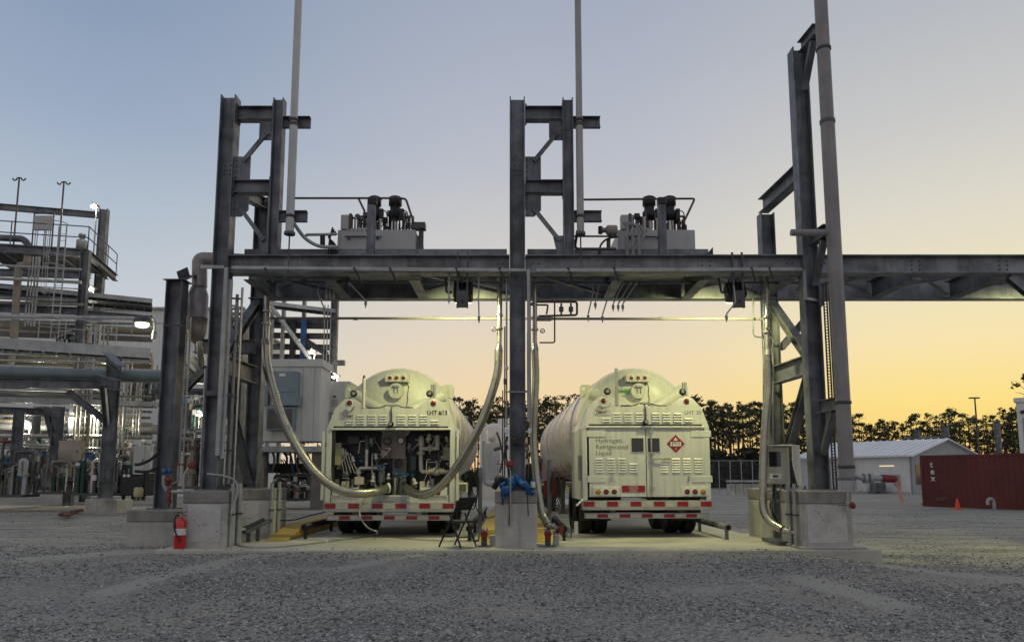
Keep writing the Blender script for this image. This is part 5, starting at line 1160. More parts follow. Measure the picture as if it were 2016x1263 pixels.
bt = thing('gas_bottle', 'small blue and white bottle on the middle pier beside the harness', 'bottle', (.37, 13.2, Zt)); b.build('bottle_body', BLUE, bt)
b = MB(); b.lathe([(.043, .05), (.0432, .06), (.0432, .15), (.043, .155)], (.37, 13.2, Zt + .002), n=18); b.build('label_band', WHT, bt)

# red-capped risers around the middle pier
rv = thing('riser_valve', 'thin riser pipe with red round cap in front of the middle pier', 'valve', P(1005, 1035, 12.98))
b = MB(); b.cyl(P(1005, 1038, 12.98), P(1005, 925, 12.98), .013, n=8); b.build('riser', STEELP, rv)
b = MB(); b.lathe([(0, 0), (.05, .004), (.068, .02), (.068, .05), (.04, .06), (0, .06)], P(1005, 913, 12.95), (0, -1, .1), 18); b.build('cap', RED, rv)
b = MB(); b.bar(P(978, 913, 13.0), P(996, 913, 13.0), .03, .014); b.build('lever', RED, rv)
for k, (px, lab) in enumerate(((952, 'red-capped coupling stand left of the middle pier'), (1080, 'red-capped coupling stand below the parked hose'))):
    A = G(px, 1078, 0.0) + Vector((0, .25, 0)); st = thing('coupling_stand', lab, 'pipe stand', A, 'coupling stands beside the middle pier')
    b = MB(); b.bb(A.x - .12, A.x + .14, A.y - .12, A.y + .15, .004, .02); b.build('foot_plate', STEEL, st)
    b = MB(); b.bb(A.x - .05, A.x + .05, A.y - .03, A.y + .03, .021, .17); b.build('pedestal', STEELD, st)
    b = MB(); b.cyl(A + Vector((0, .5, .26)), A + Vector((0, -.05, .22)), .05, n=14); b.cyl(A + Vector((0, .02, .225)), A + Vector((0, -.01, .222)), .07, n=14); b.build('coupling', STAINS, st)
    b = MB(); b.cyl(A + Vector((0, -.05, .22)), A + Vector((0, -.11, .215)), .06, n=14); b.build('cap', RED, st)
    b = MB(); b.bb(A.x + .1, A.x + .2, A.y + .0, A.y + .1, .021, .2); b.build('valve_block', STEELP, st, bev=.01)
# steel posts beside the centre island
for px, y0, y1, Y, lab in ((945, 920, 1047, 14.4, 'square steel post between the open tanker and the middle pier'), (1082, 905, 1035, 14.6, 'square steel post between the middle pier and the closed tanker')):
    c = P(px, y1, Y); b = MB(); b.bar((c.x, Y, 0), (c.x, Y, Zp(y0, Y)), .08, .08)
    st = thing('steel_post', lab, 'post', (c.x, Y, 0), 'square posts beside the centre island'); b.build('post', STEEL, st, bev=.006)
    b = MB(); b.bb(c.x - .1, c.x + .1, Y - .1, Y + .1, .003, .018); b.build('foot_plate', STEEL, st)
    # coiled grounding cable
    d = -1 if px < 1000 else 1
    cc_ = thing('cable_coil', ('black grounding cable coiled on the post by the open tanker', 'black grounding cable coiled on the post by the closed tanker')[px > 1000], 'cable', (c.x, Y, .9))
    for k in range(5):
        r_ = .16 + .012 * k; o = Vector((c.x + d * (.09 + .012 * k), Y - .08 - .01 * k, 1.08 - .04 * k))
        bb_ = MB(); bb_.tube([o + Vector((math.cos(a) * r_ * .42, .01 * math.sin(a * 2), math.sin(a) * r_ * 1.5)) for a in [2 * math.pi * i / 18 for i in range(19)]], .011, 6, caps=False); bb_.build('coil', BLACK, cc_)
    bb_ = MB(); bb_.tube(cr([(c.x + d * .1, Y - .1, .85), (c.x + d * .05, Y - .15, .6), (c.x + d * -.15, Y - .2, .45), (c.x - d * .45, Y - .2, .55)]), .01, 6); bb_.build('tail', BLACK, cc_)
# wheel guide pipes and yellow kerbs
for x, y0, lab in ((-4.1, 14.75, 'black wheel guide pipe along the yellow kerb of the open tanker bay'), (-.82, 14.3, 'black wheel guide pipe between the open tanker and the centre island'), (1.0, 14.3, 'black wheel guide pipe between the centre island and the closed tanker'), (4.22, 14.6, 'grey wheel guide pipe on the outer side of the closed tanker')):
    g_ = thing('wheel_guide', lab, 'guide rail', (x, y0, 0), 'wheel guide pipes in the bays')
    mm = BLACKM if x < 2 else STEEL
    b = MB(); b.lathe([(.05, 0), (.062, 0), (.062, 9), (.05, 9)], (x, y0, .24), (0, 1, 0), 16); b.build('pipe', mm, g_)
    b = MB(); b.lathe([(0, .03), (.05, .03)], (x, y0, .24), (0, 1, 0), 16); b.build('pipe_bore', BLACK, g_)
    for k in range(5):
        b = MB(); b.bb(x - .03, x + .03, y0 + .1 + 2.1 * k, y0 + .16 + 2.1 * k, .0, .18); b.build('stand', mm, g_)
def kerb(x0, x1, y0, y1, h, ramp, label):
    b = MB(); v = [(x0, y0, .003), (x1, y0, .003), (x1, y0 + ramp, h), (x0, y0 + ramp, h), (x0, y1, h), (x1, y1, h), (x0, y1, .003), (x1, y1, .003)]
    b.add(v, [(0, 1, 2, 3), (3, 2, 5, 4), (4, 5, 7, 6), (0, 3, 4, 6), (1, 7, 5, 2), (0, 6, 7, 1)])
    return tag(b.build('yellow_kerb', YEL, bev=.01), label, 'kerb')
kerb(-4.72, -4.32, 14.3, 25, .26, 1.5, 'yellow painted kerb along the outer side of the open tanker')
kerb(-.62, .78, 14.05, 25, .2, .4, 'yellow painted centre kerb behind the middle pier')
b = MB(); b.tube(cr([P(528, 1023, 15.2), P(575, 1023, 15.6), P(610, 1014, 16.5), P(658, 1003, 17.5)]), .014, 6); tag(b.build('cable', BLACK), 'black cable sagging over the yellow kerb beside the open tanker', 'cable')
for px, py in ((608, 1020), (636, 1012)):
    pass
# floor coupling stand at the left rear pier
st = thing('coupling_stand', 'low pipe stand with sloping black hose stub by the wide left pier', 'pipe stand', G(500, 1050))
A = P(462, 1048, 13.9); B = P(515, 1030, 14.5)
b = MB(); b.bar(A + Vector((.15, .1, .0)), B + Vector((.1, .2, .05)), .1, .06); b.build('support_rail', STEEL, st)
b = MB(); b.cyl(A, A.lerp(B, .35), .045, n=14); b.cyl(A - (B - A).normalized() * .04, A, .075, n=14); b.build('coupling', STAINS, st)
b = MB(); b.cyl(A.lerp(B, .35), B + Vector((0, .1, .05)), .055, n=14); b.build('hose_stub', BLACK, st)
for f_ in (.3, .65):
    k = A.lerp(B, f_) + Vector((.08, .08, 0)); b = MB(); b.bb(k.x - .03, k.x + .03, k.y - .03, k.y + .03, 0.002, k.z - .03); b.build('leg', STEEL, st)
# red wheel valve tree by the lone column
vt = thing('valve_tree', 'grey pipe with red wheel, blue cap and red rag between the lone pier and column', 'valve', P(350, 985, 13.3))
Y = 13.3
b = MB(); b.tube(bend([P(323, 935, Y), P(322, 955, Y), P(332, 968, Y), P(372, 967, Y)], .08), .035, 10); b.build('header', STEELP, vt)
b = MB(); b.tube(bend([P(361, 967, Y), P(361, 935, Y), P(374, 918, Y)], .1), .025, 10); b.build('branch', STEELP, vt)
b = MB(); b.lathe([(0, .012), (.03, .012), (.055, .006), (.062, 0), (.055, -.006), (0, -.012)], P(377, 915, Y - .03), (.2, -1, .1), 18); b.build('handwheel', RED, vt)
b = MB(); b.bar(P(346, 914, Y), P(364, 914, Y), .035, .03); b.build('lever', RED, vt)
b = MB(); b.lathe([(0, -.05), (.035, -.05), (.05, -.02), (.05, .03), (.03, .045), (0, .05)], P(324, 927, Y), n=14); b.lathe([(0, -.04), (.035, -.04), (.045, 0), (.035, .04), (0, .045)], P(334, 927, Y), n=14); b.build('blue_cap', BLUEP, vt)
b = MB(); lump(b, [P(327, 938, Y - .04), P(334, 945, Y - .05), P(330, 955, Y - .05)], [.03, .045, .02], amp=.4); lump(b, [P(331, 962, Y - .05), P(333, 980, Y - .05), P(334, 998, Y - .05)], [.02, .035, .012], amp=.4); b.build('red_rag', RED, vt)
b = MB(); b.tube(bend([P(336, 952, Y), P(350, 948, Y), P(350, 925, Y), P(352, 915, Y)], .06), .014, 8); b.cyl(P(338, 998, Y), P(338, 968, Y), .02, n=8); b.build('small_tube', STEELP, vt)
b = MB(); b.bb(P(336, 900, Y).x, P(366, 900, Y).x, Y - .02, Y + .05, Zp(1006, Y), Zp(1001, Y)); b.build('shelf', STEELP, vt)
# grey control box with sun hood by the right column
cb = thing('control_box', 'grey control box with white sun hood beside the parked hose', 'control box', P(1545, 960, 14.1))
rot = Matrix.Rotation(R(-38), 3, 'Z'); o = P(1532, 922, 14.1); h_ = Zp(880, 14.1) - Zp(952, 14.1)
o.z = (Zp(880, 14.1) + Zp(952, 14.1)) / 2
b = MB(); b.box(o, (.34, .3, h_), rot); b.build('enclosure', BOXG, cb, bev=.01)
b = MB(); b.box(o + rot @ Vector((0, -.158, 0)), (.3, .014, h_ - .06), rot); dr = b.build('door', mat('pale_box_door', (.42, .41, .37), .5), cb, bev=.005)
b = MB(); b.box(o + rot @ Vector((0, -.168, .12)), (.22, .006, .28), rot); b.build('display_glass', GLASSD, dr)
b = MB(); b.box(o + rot @ Vector((0, -.168, -.2)), (.2, .006, .1), rot); b.build('label_plate', WHT, dr)
b = MB(); b.box(o + rot @ Vector((0, -.172, -.2)), (.1, .004, .04), rot); b.build('label_print', DARKT, dr)
b = MB(); b.box(o + rot @ Vector((0.06, -.03, h_ / 2 + .03)), (.6, .46, .02), rot); b.build('hood_roof', WHITE, cb)
c0 = o + rot @ Vector((.36, -.25, 0)); ax = rot @ Vector((0, 1, 0))
b = MB(); up_ = Vector((0, 0, 1)); b.plate([c0 + up_ * (h_ / 2 + .02), c0 + ax * .44 + up_ * (h_ / 2 + .02), c0 + ax * .44 - up_ * (h_ / 2 + .02), c0 + ax * .22 - up_ * (h_ / 2 + .02), c0 - up_ * (.02)], .01); b.build('hood_side', WHITE, cb)
for dx in (-.13, .13):
    q = o + rot @ Vector((dx, .1, 0)); b = MB(); b.bar((q.x, q.y, 0), (q.x, q.y, o.z - h_ / 2), .05, .05); b.build('leg', STEEL, cb)
rr_ = random.Random(3)
for k in range(6):
    q = o + rot @ Vector((-.12 + .05 * k, -.05 + rr_.uniform(-.05, .08), -h_ / 2)); b = MB(); b.tube(cr([q, q + Vector((rr_.uniform(-.05, .05), -.02, -.2)), q + Vector((rr_.uniform(-.1, .1), 0, -.45)), q + Vector((rr_.uniform(-.08, .08), .05, -.75))]), .012 + .008 * (k % 2), 7); b.build('cable', (STEELP, BLACK, STEEL)[k % 3], cb)
b = MB(); b.bb(P(1515, 900, 14.5).x, P(1560, 900, 14.5).x, 14.45, 14.5, .05, .95); b.build('back_plate', STEEL, cb)
for k in range(4):
    b = MB(); b.lathe([(0, .03), (.035, .03), (.04, 0), (.04, -.04)], P(1522 + 9 * k, 972 + 14 * (k % 3), 14.3), (0, -1, 0), 14); b.build('gauge', STAINS, cb)
b = MB(); b.bb(P(1500, 900, 14.2).x, P(1565, 900, 14.2).x, 13.5, 14.4, .003, .07); b.build('skid', STEEL, cb)
# ------------------------------------------------------------------ process plant on the left
def seg2(px0, py0, Y0, px1, py1):
    """two ends of a level member: the second end's distance follows from equal height"""
    A = P(px0, py0, Y0); lo_, hi_ = 5., 200.
    for _ in range(50):
        md = (lo_ + hi_) / 2
        if (Zp(py1, md) - A.z) * (1 if A.z > EYE else -1) > 0: hi_ = md
        else: lo_ = md
    return A, P(px1, py1, (lo_ + hi_) / 2)
# pipe rack: T-columns, beam, braces
rk = thing('pipe_rack', 'grey steel pipe rack of T columns left of the lone column', 'pipe rack', P(205, 985, 27.5))
def rcol(px, py0, py1, Y, w_=.42, par=rk, nm='column', m=STEEL):
    c = P(px, py1, Y); b = MB(); b.ibeam((c.x, Y, Zp(py1, Y)), (c.x, Y, Zp(py0, Y)), w_ * .95, w_, .02, .03, up=(.85, .5, 0)); return b.build(nm, m, par)
rcol(207, 702, 979, 27.5, .5)
A, B = seg2(-60, 752, 26.6, 198, 757)
b = MB(); b.ibeam(A, B, .35, .36, .016, .024); b.build('beam', STEEL, rk)
b = MB(); b.ibeam(P(190, 745, 27.3), P(232, 758, 25.6), .3, .36, .016, .024); b.build('bracket_arm', STEEL, rk)
b = MB(); b.ibeam(P(210, 700, 27.3), P(238, 726, 25.6), .3, .26, .016, .024); b.build('bracket_arm', STEEL, rk)
b = MB(); b.ibeam(P(210, 830, 27.6), P(133, 770, 27.0), .2, .2, .012, .016, up=(0, 1, 0)); b.build('brace', STEEL, rk)
b = MB(); b.ibeam(P(203, 758, 27.2), P(212, 832, 27.4), .2, .2, .012, .016, up=(0, 1, 0)); b.build('brace', STEEL, rk)
b = MB(); b.ibeam(P(203, 758, 26.0), P(210, 836, 27.2), .16, .16, .012, .016, up=(1, 0, 0)); b.build('brace', STEEL, rk)
rk2 = thing('pipe_rack', 'smaller T column rack standing left of the stainless cabinet', 'pipe rack', P(105, 965, 31))
rcol(104, 800, 965, 31, .46, rk2); rcol(25, 805, 975, 30, .4, rk2); rcol(62, 800, 962, 33, .34, rk2)
A, B = seg2(-40, 806, 30, 112, 812); b = MB(); b.ibeam(A, B, .3, .3, .014, .02); b.build('beam', STEEL, rk2)
b = MB(); b.ibeam(P(92, 810, 30.6), P(106, 875, 31), .18, .18, .012, .016, up=(0, 1, 0)); b.build('brace', STEEL, rk2)
b = MB(); b.ibeam(P(84, 806, 30.8), P(118, 812, 29), .25, .3, .012, .016); b.build('bracket_arm', STEEL, rk2)
rk3 = thing('pipe_rack', 'T column with knee braces seen between the lone column and the gantry', 'pipe rack', P(355, 960, 27))
rcol(358, 806, 960, 27, .36, rk3)
b = MB(); b.ibeam(P(346, 812, 26.6), P(353, 875, 27), .16, .16, .012, .016, up=(0, 1, 0)); b.build('brace', STEEL, rk3)
b = MB(); b.ibeam(P(330, 800, 27), P(372, 800, 27), .26, .26, .012, .016); b.build('beam', STEEL, rk3)
def pad(px0, px1, py0, py1, lab):
    Yq = G((px0 + px1) / 2, py1, -.13).y; a, c = P(px0, py1, Yq).x, P(px1, py1, Yq).x
    t_ = thing('concrete_pier', lab, 'pier', ((a + c) / 2, Yq + .5, -.13), 'concrete pads under the pipe racks')
    b = MB(); b.bb(a, c, Yq, Yq + (c - a), -.3, Zp(py0, Yq)); b.build('block', CONC, t_, bev=.03)
    b = MB(); b.bb(a + .2, c - .2, Yq + .2, Yq + (c - a) - .2, Zp(py0, Yq), Zp(py0, Yq) + .03); b.build('grout', CONCD, t_)
pad(165, 228, 982, 1008, 'pale concrete pad under the tallest pipe rack column')
pad(76, 114, 962, 984, 'concrete pad under the small pipe rack column by the stainless cabinet')
pad(132, 165, 962, 978, 'low concrete pad under the stainless cabinet')
# pipes and trays running through the racks
def run(name, lab, cat_, m, r, px0, py0, Y0, px1, py1, grp=None, ext=0):
    A, B = seg2(px0, py0, Y0, px1, py1); b = MB(); b.cyl(A, B, r, n=14)
    return tag(b.build(name, m), lab, cat_, grp)
SLATE = mat('slate_green_pipe', (.14, .18, .18), .45, .1, .15, 2, streak=.3)
run('process_pipe', 'thick slate green pipe lying on the pipe rack beam', 'pipe', SLATE, .23, -40, 732, 26.7, 430, 745)
TAN = mat('tan_insulated_pipe', (.24, .215, .17), .5, .2, .2, 2, streak=.4)
k = 0
for py0, py1, Y, r, m, lab in ((702, 712, 33, .2, TAN, 'upper tan insulated pipe behind the pipe rack'), (714, 722, 33.4, .16, TAN, 'lower tan insulated pipe behind the pipe rack'), (690, 700, 34, .14, INSUL, 'dull insulated pipe above the tan pipes'),
        (838, 846, 33, .16, STEELP, 'pale pipe at head height behind the stainless cabinet'), (857, 860, 32, .1, STAINS, 'bright thin pipe above the stainless cabinet'), (842, 848, 34.5, .28, PIPEG, 'wide grey pipe low behind the rack columns'),
        (640, 652, 36, .2, TAN, 'tan pipe level with the walkway handrail'), (655, 668, 36.4, .15, PIPEG, 'grey pipe just above the walkway'), (776, 782, 34, .22, STEELD, 'dark pipe under the pale tray with the blue drums'), (880, 884, 30.5, .06, STAINS, 'thin bright tube beside the stainless cabinet')):
    run('process_pipe', lab, 'pipe', m, r, -40, py0, Y, 300 if k != 3 else 330, py1); k += 1
for py0, py1, Y, r, m, lab in ((735, 738, 33, .18, PIPEG, 'grey pipe behind the tie beam of the lone column'), (770, 772, 33, .16, STEELD, 'dark pipe crossing behind the left column'), (796, 798, 34, .1, STEELP, 'pale pipe crossing behind the left column'), (845, 846, 34, .22, PIPEG, 'wide grey pipe behind the small red valves'), (870, 871, 33, .07, STAINS, 'bright tube behind the small red valves')):
    run('process_pipe', lab, 'pipe', m, r, 300, py0, Y, 520, py1)
rr = random.Random(31)
thin = [(622, 'walkway top rail level'), (631, 'just under the rail level'), (648, 'behind the walkway posts'), (696, 'under the pale walkway tray'), (708, 'above the tan insulated pipes'), (719, 'between the tan pipes'), (727, 'over the slate green pipe'), (764, 'under the rack beam'), (771, 'next below the rack beam'), (803, 'under the stencilled tray'), (815, 'above the small lit lamps'), (826, 'below the small lit lamps'), (866, 'over the valve skids'), (873, 'along the skid tops'), (584, 'under the cable ladders'), (594, 'below the second ladder'), (546, 'under the platform beam'), (520, 'between the platform beams')]
for k, (py, lab) in enumerate(thin):
    m_ = rr.choice((STEELP, STAINS, TAN, PIPEG, STEELP)); r_ = rr.choice((.05, .065, .08, .1))
    run('process_pipe', 'thin pipe %s in the left plant' % lab, 'pipe', m_, r_, -40, py, 30 + rr.uniform(0, 5), rr.choice((165, 296, 300)) if py > 560 else 160, py + rr.uniform(5, 11))
def tray(lab, px0, py0, Y0, px1, py1, h=.35, deep=.6, m=STEELP, rungs=0):
    A, B = seg2(px0, py0, Y0, px1, py1); d = (B - A).normalized(); n_ = Vector((-d.y, d.x, 0)) * deep
    t_ = thing('cable_tray', lab, 'cable tray', A)
    for q in (0, 1):
        b = MB(); b.bar(A + n_ * q, B + n_ * q, .02, h); b.build('side_rail', m, t_)
    L_ = (B - A).length; n = int(L_ / .45); b = MB()
    for i in range(n):
        o = A + d * (i + .5) * .45; b.bar(o + Vector((0, 0, -h * .4)), o + n_ + Vector((0, 0, -h * .4)), .06, .04)
    stuff(b.build('rungs', STEELD, t_))
    b = MB()
    for i in range(5): b.tube([A + n_ * (.15 + .17 * i) + Vector((0, 0, -h * .25)), B + n_ * (.15 + .17 * i) + Vector((0, 0, -h * .25))], .05, 6)
    b.build('cables', BLACK, t_); return t_
tray('pale cable tray carrying the handrail walkway above the pipe rack', -40, 672, 27.5, 296, 695, .42, 1.2)
tr_ = tray('pale tray with faint stencilled letters under the rack beam', -40, 784, 30, 300, 795, .22, .5)
A_ = P(185, 793, 30.4)
text(tr_, 'stencil', 'WT-101', GREYT, (A_.x - .6, A_.y - .4, A_.z - .02), .2, depth=.002)
tray('upper cable ladder run past the platform column', -40, 558, 33, 300, 592, .22, .9)
tray('second cable ladder run below the platform', -40, 572, 34, 300, 604, .2, .9, STEELD)
tray('cable ladder run behind the electrical house', 530, 596, 38, 662, 612, .2, .9)
# platform tower
pf = thing('platform_tower', 'grey steel platform tower with deck, handrails and corner columns', 'platform', P(167, 700, 34))
def pcol(px, py0, py1, Y, w_, m=STEEL): c = P(px, py0, Y); b = MB(); b.ibeam((c.x, Y, py1 if isinstance(py1, float) else Zp(py1, Y)), (c.x, Y, Zp(py0, Y)), w_, w_, .02, .03, up=(1, .2, 0)); b.build('column', m, pf)
pcol(170, 494, -.3, 34, .36); pcol(206, 412, -.3, 39, .42)
def pbeam(px0, py0, Y0, px1, py1, h, wd=.25, nm='beam', m=STEEL):
    A, B = seg2(px0, py0, Y0, px1, py1); b = MB(); b.ibeam(A, B, wd, h, .016, .024); b.build(nm, m, pf); return A, B
pbeam(-60, 402, 38, 200, 424, .32)
A, B = pbeam(-60, 485, 33.4, 172, 499, .34, nm='deck_beam'); A2, B2 = pbeam(-60, 534, 33.5, 165, 542, .32)
pbeam(-60, 604, 33.5, 165, 612, .34); pbeam(172, 618, 34, 300, 628, .3)
b = MB(); d = (B - A).normalized(); n_ = Vector((-d.y, d.x, 0)) * 4.6; b.plate([A + Vector((0, 0, .19)), B + Vector((0, 0, .19)), B + n_ + Vector((0, 0, .19)), A + n_ + Vector((0, 0, .19))], .05); b.build('deck', STEELD, pf)
b = MB(); b.ibeam(B, B + n_, .25, .34, .016, .024); b.build('deck_beam', STEEL, pf)
for k in range(6):
    o = A.lerp(B, (k + .5) / 6); b = MB(); b.ibeam(o, o + n_, .15, .2, .012, .016); b.build('joist', STEELD, pf)
def rail(par, pts, hts=(.55, 1.1), posts=1.5, r=.028, m=STEEL):
    for A_, B_ in zip(pts[:-1], pts[1:]):
        for h_ in hts: b = MB(); b.cyl(A_ + Vector((0, 0, h_)), B_ + Vector((0, 0, h_)), r, n=6); b.build('rail', m, par)
        n = max(1, int((B_ - A_).length / posts))
        for k in range(n + 1):
            o = A_.lerp(B_, k / n); b = MB(); b.cyl(o, o + Vector((0, 0, hts[-1])), r, n=6); b.build('rail_post', m, par)
U = Vector((0, 0, .24)); rail(pf, [A + U, B + U, B + n_ + U])
# walkway handrail on the pale tray
wk = thing('walkway_rail', 'pale handrail along the tray walkway', 'handrail', P(150, 660, 27.6))
A3, B3 = seg2(75, 664, 28.2, 228, 676); rail(wk, [A3, B3], (.45, .85), .8, .02, STEELP)
wk2 = thing('walkway_rail', 'grey handrail on the level below the platform deck', 'handrail', P(80, 600, 32.5))
A4, B4 = seg2(-40, 600, 32.8, 160, 610); rail(wk2, [A4, B4], (.5, 1.0), 1.2, .025, STEEL)
wk3 = thing('walkway_rail', 'handrail running toward the lone column below the cable ladders', 'handrail', P(240, 640, 33))
A4, B4 = seg2(178, 655, 33, 298, 664); rail(wk3, [A4, B4], (.4, .8), .7, .022, STEELP)
# caged ladder
cl = thing('caged_ladder', 'caged steel ladder climbing to the platform deck', 'ladder', P(125, 700, 32.5))
Yl = 32.5
for px in (112, 127):
    b = MB(); x = P(px, 500, Yl).x; b.cyl((x, Yl, Zp(665, Yl)), (x, Yl, Zp(445, Yl)), .025, n=6); b.build('side_rail', STEELP, cl)
xa, xb = P(112, 500, Yl).x, P(127, 500, Yl).x; b = MB()
z = Zp(665, Yl)
while z < Zp(460, Yl): b.cyl((xa, Yl, z), (xb, Yl, z), .014, n=5); z += .3
stuff(b.build('rungs', STEELP, cl))
xm = (xa + xb) / 2
for py in (446, 508, 528, 580):
    b = MB(); z = Zp(py, Yl); b.tube([(xm + .42 * math.cos(a), Yl - .42 + .42 * math.sin(a) * -1 - .0, z) for a in [R(-30) + R(240) * i / 14 for i in range(15)]], .02, 6); b.build('cage_hoop', STEELP, cl)
for i in range(5):
    a = R(-10) + R(200) * i / 4; b = MB(); b.cyl((xm + .42 * math.cos(a), Yl - .42 - .42 * math.sin(a), Zp(580, Yl)), (xm + .42 * math.cos(a), Yl - .42 - .42 * math.sin(a), Zp(446, Yl)), .014, n=5); b.build('cage_strap', STEELP, cl)
# twin hook masts
for px0, px1, py0, lab in ((38, 25, 350, 'thin mast with twin hooks left of the platform panel'), (126, 120, 358, 'thin mast with twin hooks right of the platform panel')):
    Ym = 35; x = P(px0, py0, Ym).x; t_ = thing('hook_mast', lab, 'mast', (x, Ym, Zp(490, Ym)), 'twin hook masts on the platform')
    zt = Zp(py0, Ym); b = MB(); b.cyl((x, Ym, Zp(500, Ym)), (x, Ym, zt), .04, n=8); b.build('pole', COPPER, t_)
    for s_ in (-1, 1):
        b = MB(); b.tube(cr([(x, Ym, zt), (x + s_ * .09, Ym, zt - .01), (x + s_ * .15, Ym, zt - .1), (x + s_ * .22, Ym, zt - .13), (x + s_ * .3, Ym, zt - .08), (x + s_ * .31, Ym, zt - .02)]), .035, 7); b.build('hook', STEELD, t_)
# panel on the platform
Ym = 34.5; pn = thing('instrument_cabinet', 'grey instrument panel on a frame at the platform edge', 'panel', P(82, 488, Ym))
x0, x1 = P(66, 440, Ym).x, P(100, 440, Ym).x
b = MB(); b.bb(x0, x1, Ym, Ym + .15, Zp(452, Ym), Zp(424, Ym)); b.build('panel', BOXG, pn, bev=.01)
for x in (x0 - .06, x1 + .06):
    b = MB(); b.bar((x, Ym + .1, Zp(488, Ym)), (x, Ym + .1, Zp(420, Ym)), .05, .05); b.build('post', STEELD, pn)
b = MB(); b.bar((x0 - .08, Ym + .1, Zp(420, Ym) + .03), (x1 + .08, Ym + .1, Zp(420, Ym) + .03), .05, .05); b.build('top_bar', STEELD, pn)
for px in (71, 75, 88, 92):
    b = MB(); b.tube([P(px, 452, Ym + .05), P(px - 2, 470, Ym + .05), P(px - 3, 486, Ym + .05)], .022, 6); b.build('conduit', STEELP, pn)
# motor on the platform
b = MB(); b.lathe([(0, 0), (.25, 0), (.25, .5), (.12, .55), (.12, .7), (.18, .72), (.15, .85), (0, .88)], P(160, 493, 35.5), n=18); tag(b.build('pump_motor', STEELP), 'pale motor standing at the corner of the platform', 'motor')
# drop pipe and elbow at far left
b = MB(); b.tube(bend([P(55, 505, 33), P(52, 522, 33), P(37, 522, 33), P(34, 560, 33), P(26, 690, 33), P(18, 730, 33)], .4), .16, 14); tag(b.build('process_pipe', TAN), 'tan pipe dropping from the platform with an elbow', 'pipe')
b = MB(); b.tube(bend([P(-40, 466, 34.5), P(45, 470, 34.5), P(55, 480, 34.5), P(56, 500, 34.5)], .5), .16, 14); tag(b.build('process_pipe', STEEL), 'grey pipe bending down through the platform deck', 'pipe')
# lamp poles
def lamp_pole(px, py0, py1, Y, lab, pw, head=True):
    x = P(px, py0, Y).x; t_ = thing('lamp_pole', lab, 'lamp', (x, Y, Zp(py1, Y)), 'lit lamps in the plant')
    b = MB(); b.cyl((x, Y, Zp(py1, Y)), (x, Y, Zp(py0, Y)), .035, n=8); b.build('pole', STEELP, t_)
    c = P(px - 5, py0 + 1, Y); b = MB(); b.box(c + Vector((.06, 0, .05)), (.32, .3, .1), Matrix.Rotation(.5, 3, 'Y')); b.build('lamp_head', STEELP, t_, bev=.02)
    b = MB(); b.lathe([(0, -.05), (.1, -.04), (.13, 0), (.1, .03)], c + Vector((-.03, -.05, -.07)), (0, 0, 1), 14); b.build('bulb', LAMPB, t_)
    l = bpy.data.lights.new('lamp_bulb', 'POINT'); l.energy = pw; l.color = (1, .93, .72); l.shadow_soft_size = .12
    lo = bpy.data.objects.new('lamp_bulb', l); col.objects.link(lo); lo.parent = t_; lo.location = c - ORG[t_.name] + Vector((-.05, -.2, -.25))
U_ = 0
lamp_pole(191, 404, 500, 36, 'lit lamp on a thin pole at the platform corner', 60)
lamp_pole(665, 738, 790, 33, 'lit lamp above the white boxes left of the open tanker', 60)
lamp_pole(194, 814, 900, 33, 'small lit lamp among the pipes behind the rack column', 150)
lamp_pole(153, 816, 900, 34, 'smaller lit lamp among the pipes over the stainless cabinet', 100)
lamp_pole(185, 566, 620, 36, 'lit lamp under the platform beside its column', 80)
lamp_pole(60, 830, 900, 33, 'lit lamp behind the small pipe rack column', 120)
lamp_pole(620, 690, 720, 37, 'lit lamp inside the stair tower behind the electrical house', 90)
lamp_pole(400, 812, 905, 30, 'lit lamp behind the front left column', 110)
# vertical conduit bundles
r = random.Random(11)
bun = []
for px0, n, sp, y0, y1, Y in ((150, 6, 7, 690, 790, 32), (235, 4, 9, 690, 880, 33), (60, 4, 6, 505, 640, 33.5), (190, 4, 8, 640, 700, 31), (150, 4, 9, 795, 905, 32.5), (180, 3, 8, 800, 900, 33.5), (265, 3, 6, 795, 870, 34)):
    t_ = thing('conduit_bundle', 'upright bundle of pale conduits among the plant pipes', 'conduit', P(px0, y1, Y), 'conduit bundles in the plant'); bun.append(t_)
    for k in range(n):
        px = px0 + sp * k; c = P(px, y0, Y); b = MB(); b.cyl((c.x, Y, Zp(y1 + r.uniform(-6, 6), Y)), (c.x, Y, c.z), r.choice((.035, .05, .07)), n=7); b.build('conduit', r.choice((STEELP, STAINS, STEELP, TAN)), t_)
for t_, lab in zip(bun, ('conduits between the pale tray and the pipe rack beam', 'conduits rising beside the lone column and rack column', 'conduits hanging below the platform panel', 'conduits behind the tray walkway handrail', 'conduits above the stainless cabinet', 'conduits beside the rack column brace', 'conduits below the stencilled tray next to the lone column')): t_['label'] = 'pale ' + lab
# pale corrugated process building behind
def clad(name, x0, x1, y, z0, z1, par, m=WHITE, pitch=.3, nrm=-1):
    n = int(abs(x1 - x0) / pitch); v = []; f = []
    xs = np.linspace(x0, x1, n * 4 + 1)
    for i, x in enumerate(xs):
        d = (0, 0, .04, .04)[i % 4] * nrm; v += [(x, y + d, z0), (x, y + d, z1)]
    f = [(2 * i, 2 * i + 2, 2 * i + 3, 2 * i + 1) for i in range(len(xs) - 1)]
    b = MB(); b.add(v, f); return b.build(name, m, par, fix=False)
pbx = thing('process_building', 'pale ribbed metal process building behind the pipe racks', 'building', (-34, 50, -.3))
clad('front_cladding', -56, -19.5, 48, -.3, Zp(610, 48), pbx)
b = MB(); b.bb(-56, -19.5, 48.1, 62, -.3, Zp(610, 48) - .02); b.build('walls', WHITE, pbx)
b = MB(); b.bb(-56.3, -19.2, 47.7, 62.2, Zp(610, 48), Zp(606, 48)); b.build('roof_edge', STEELP, pbx)
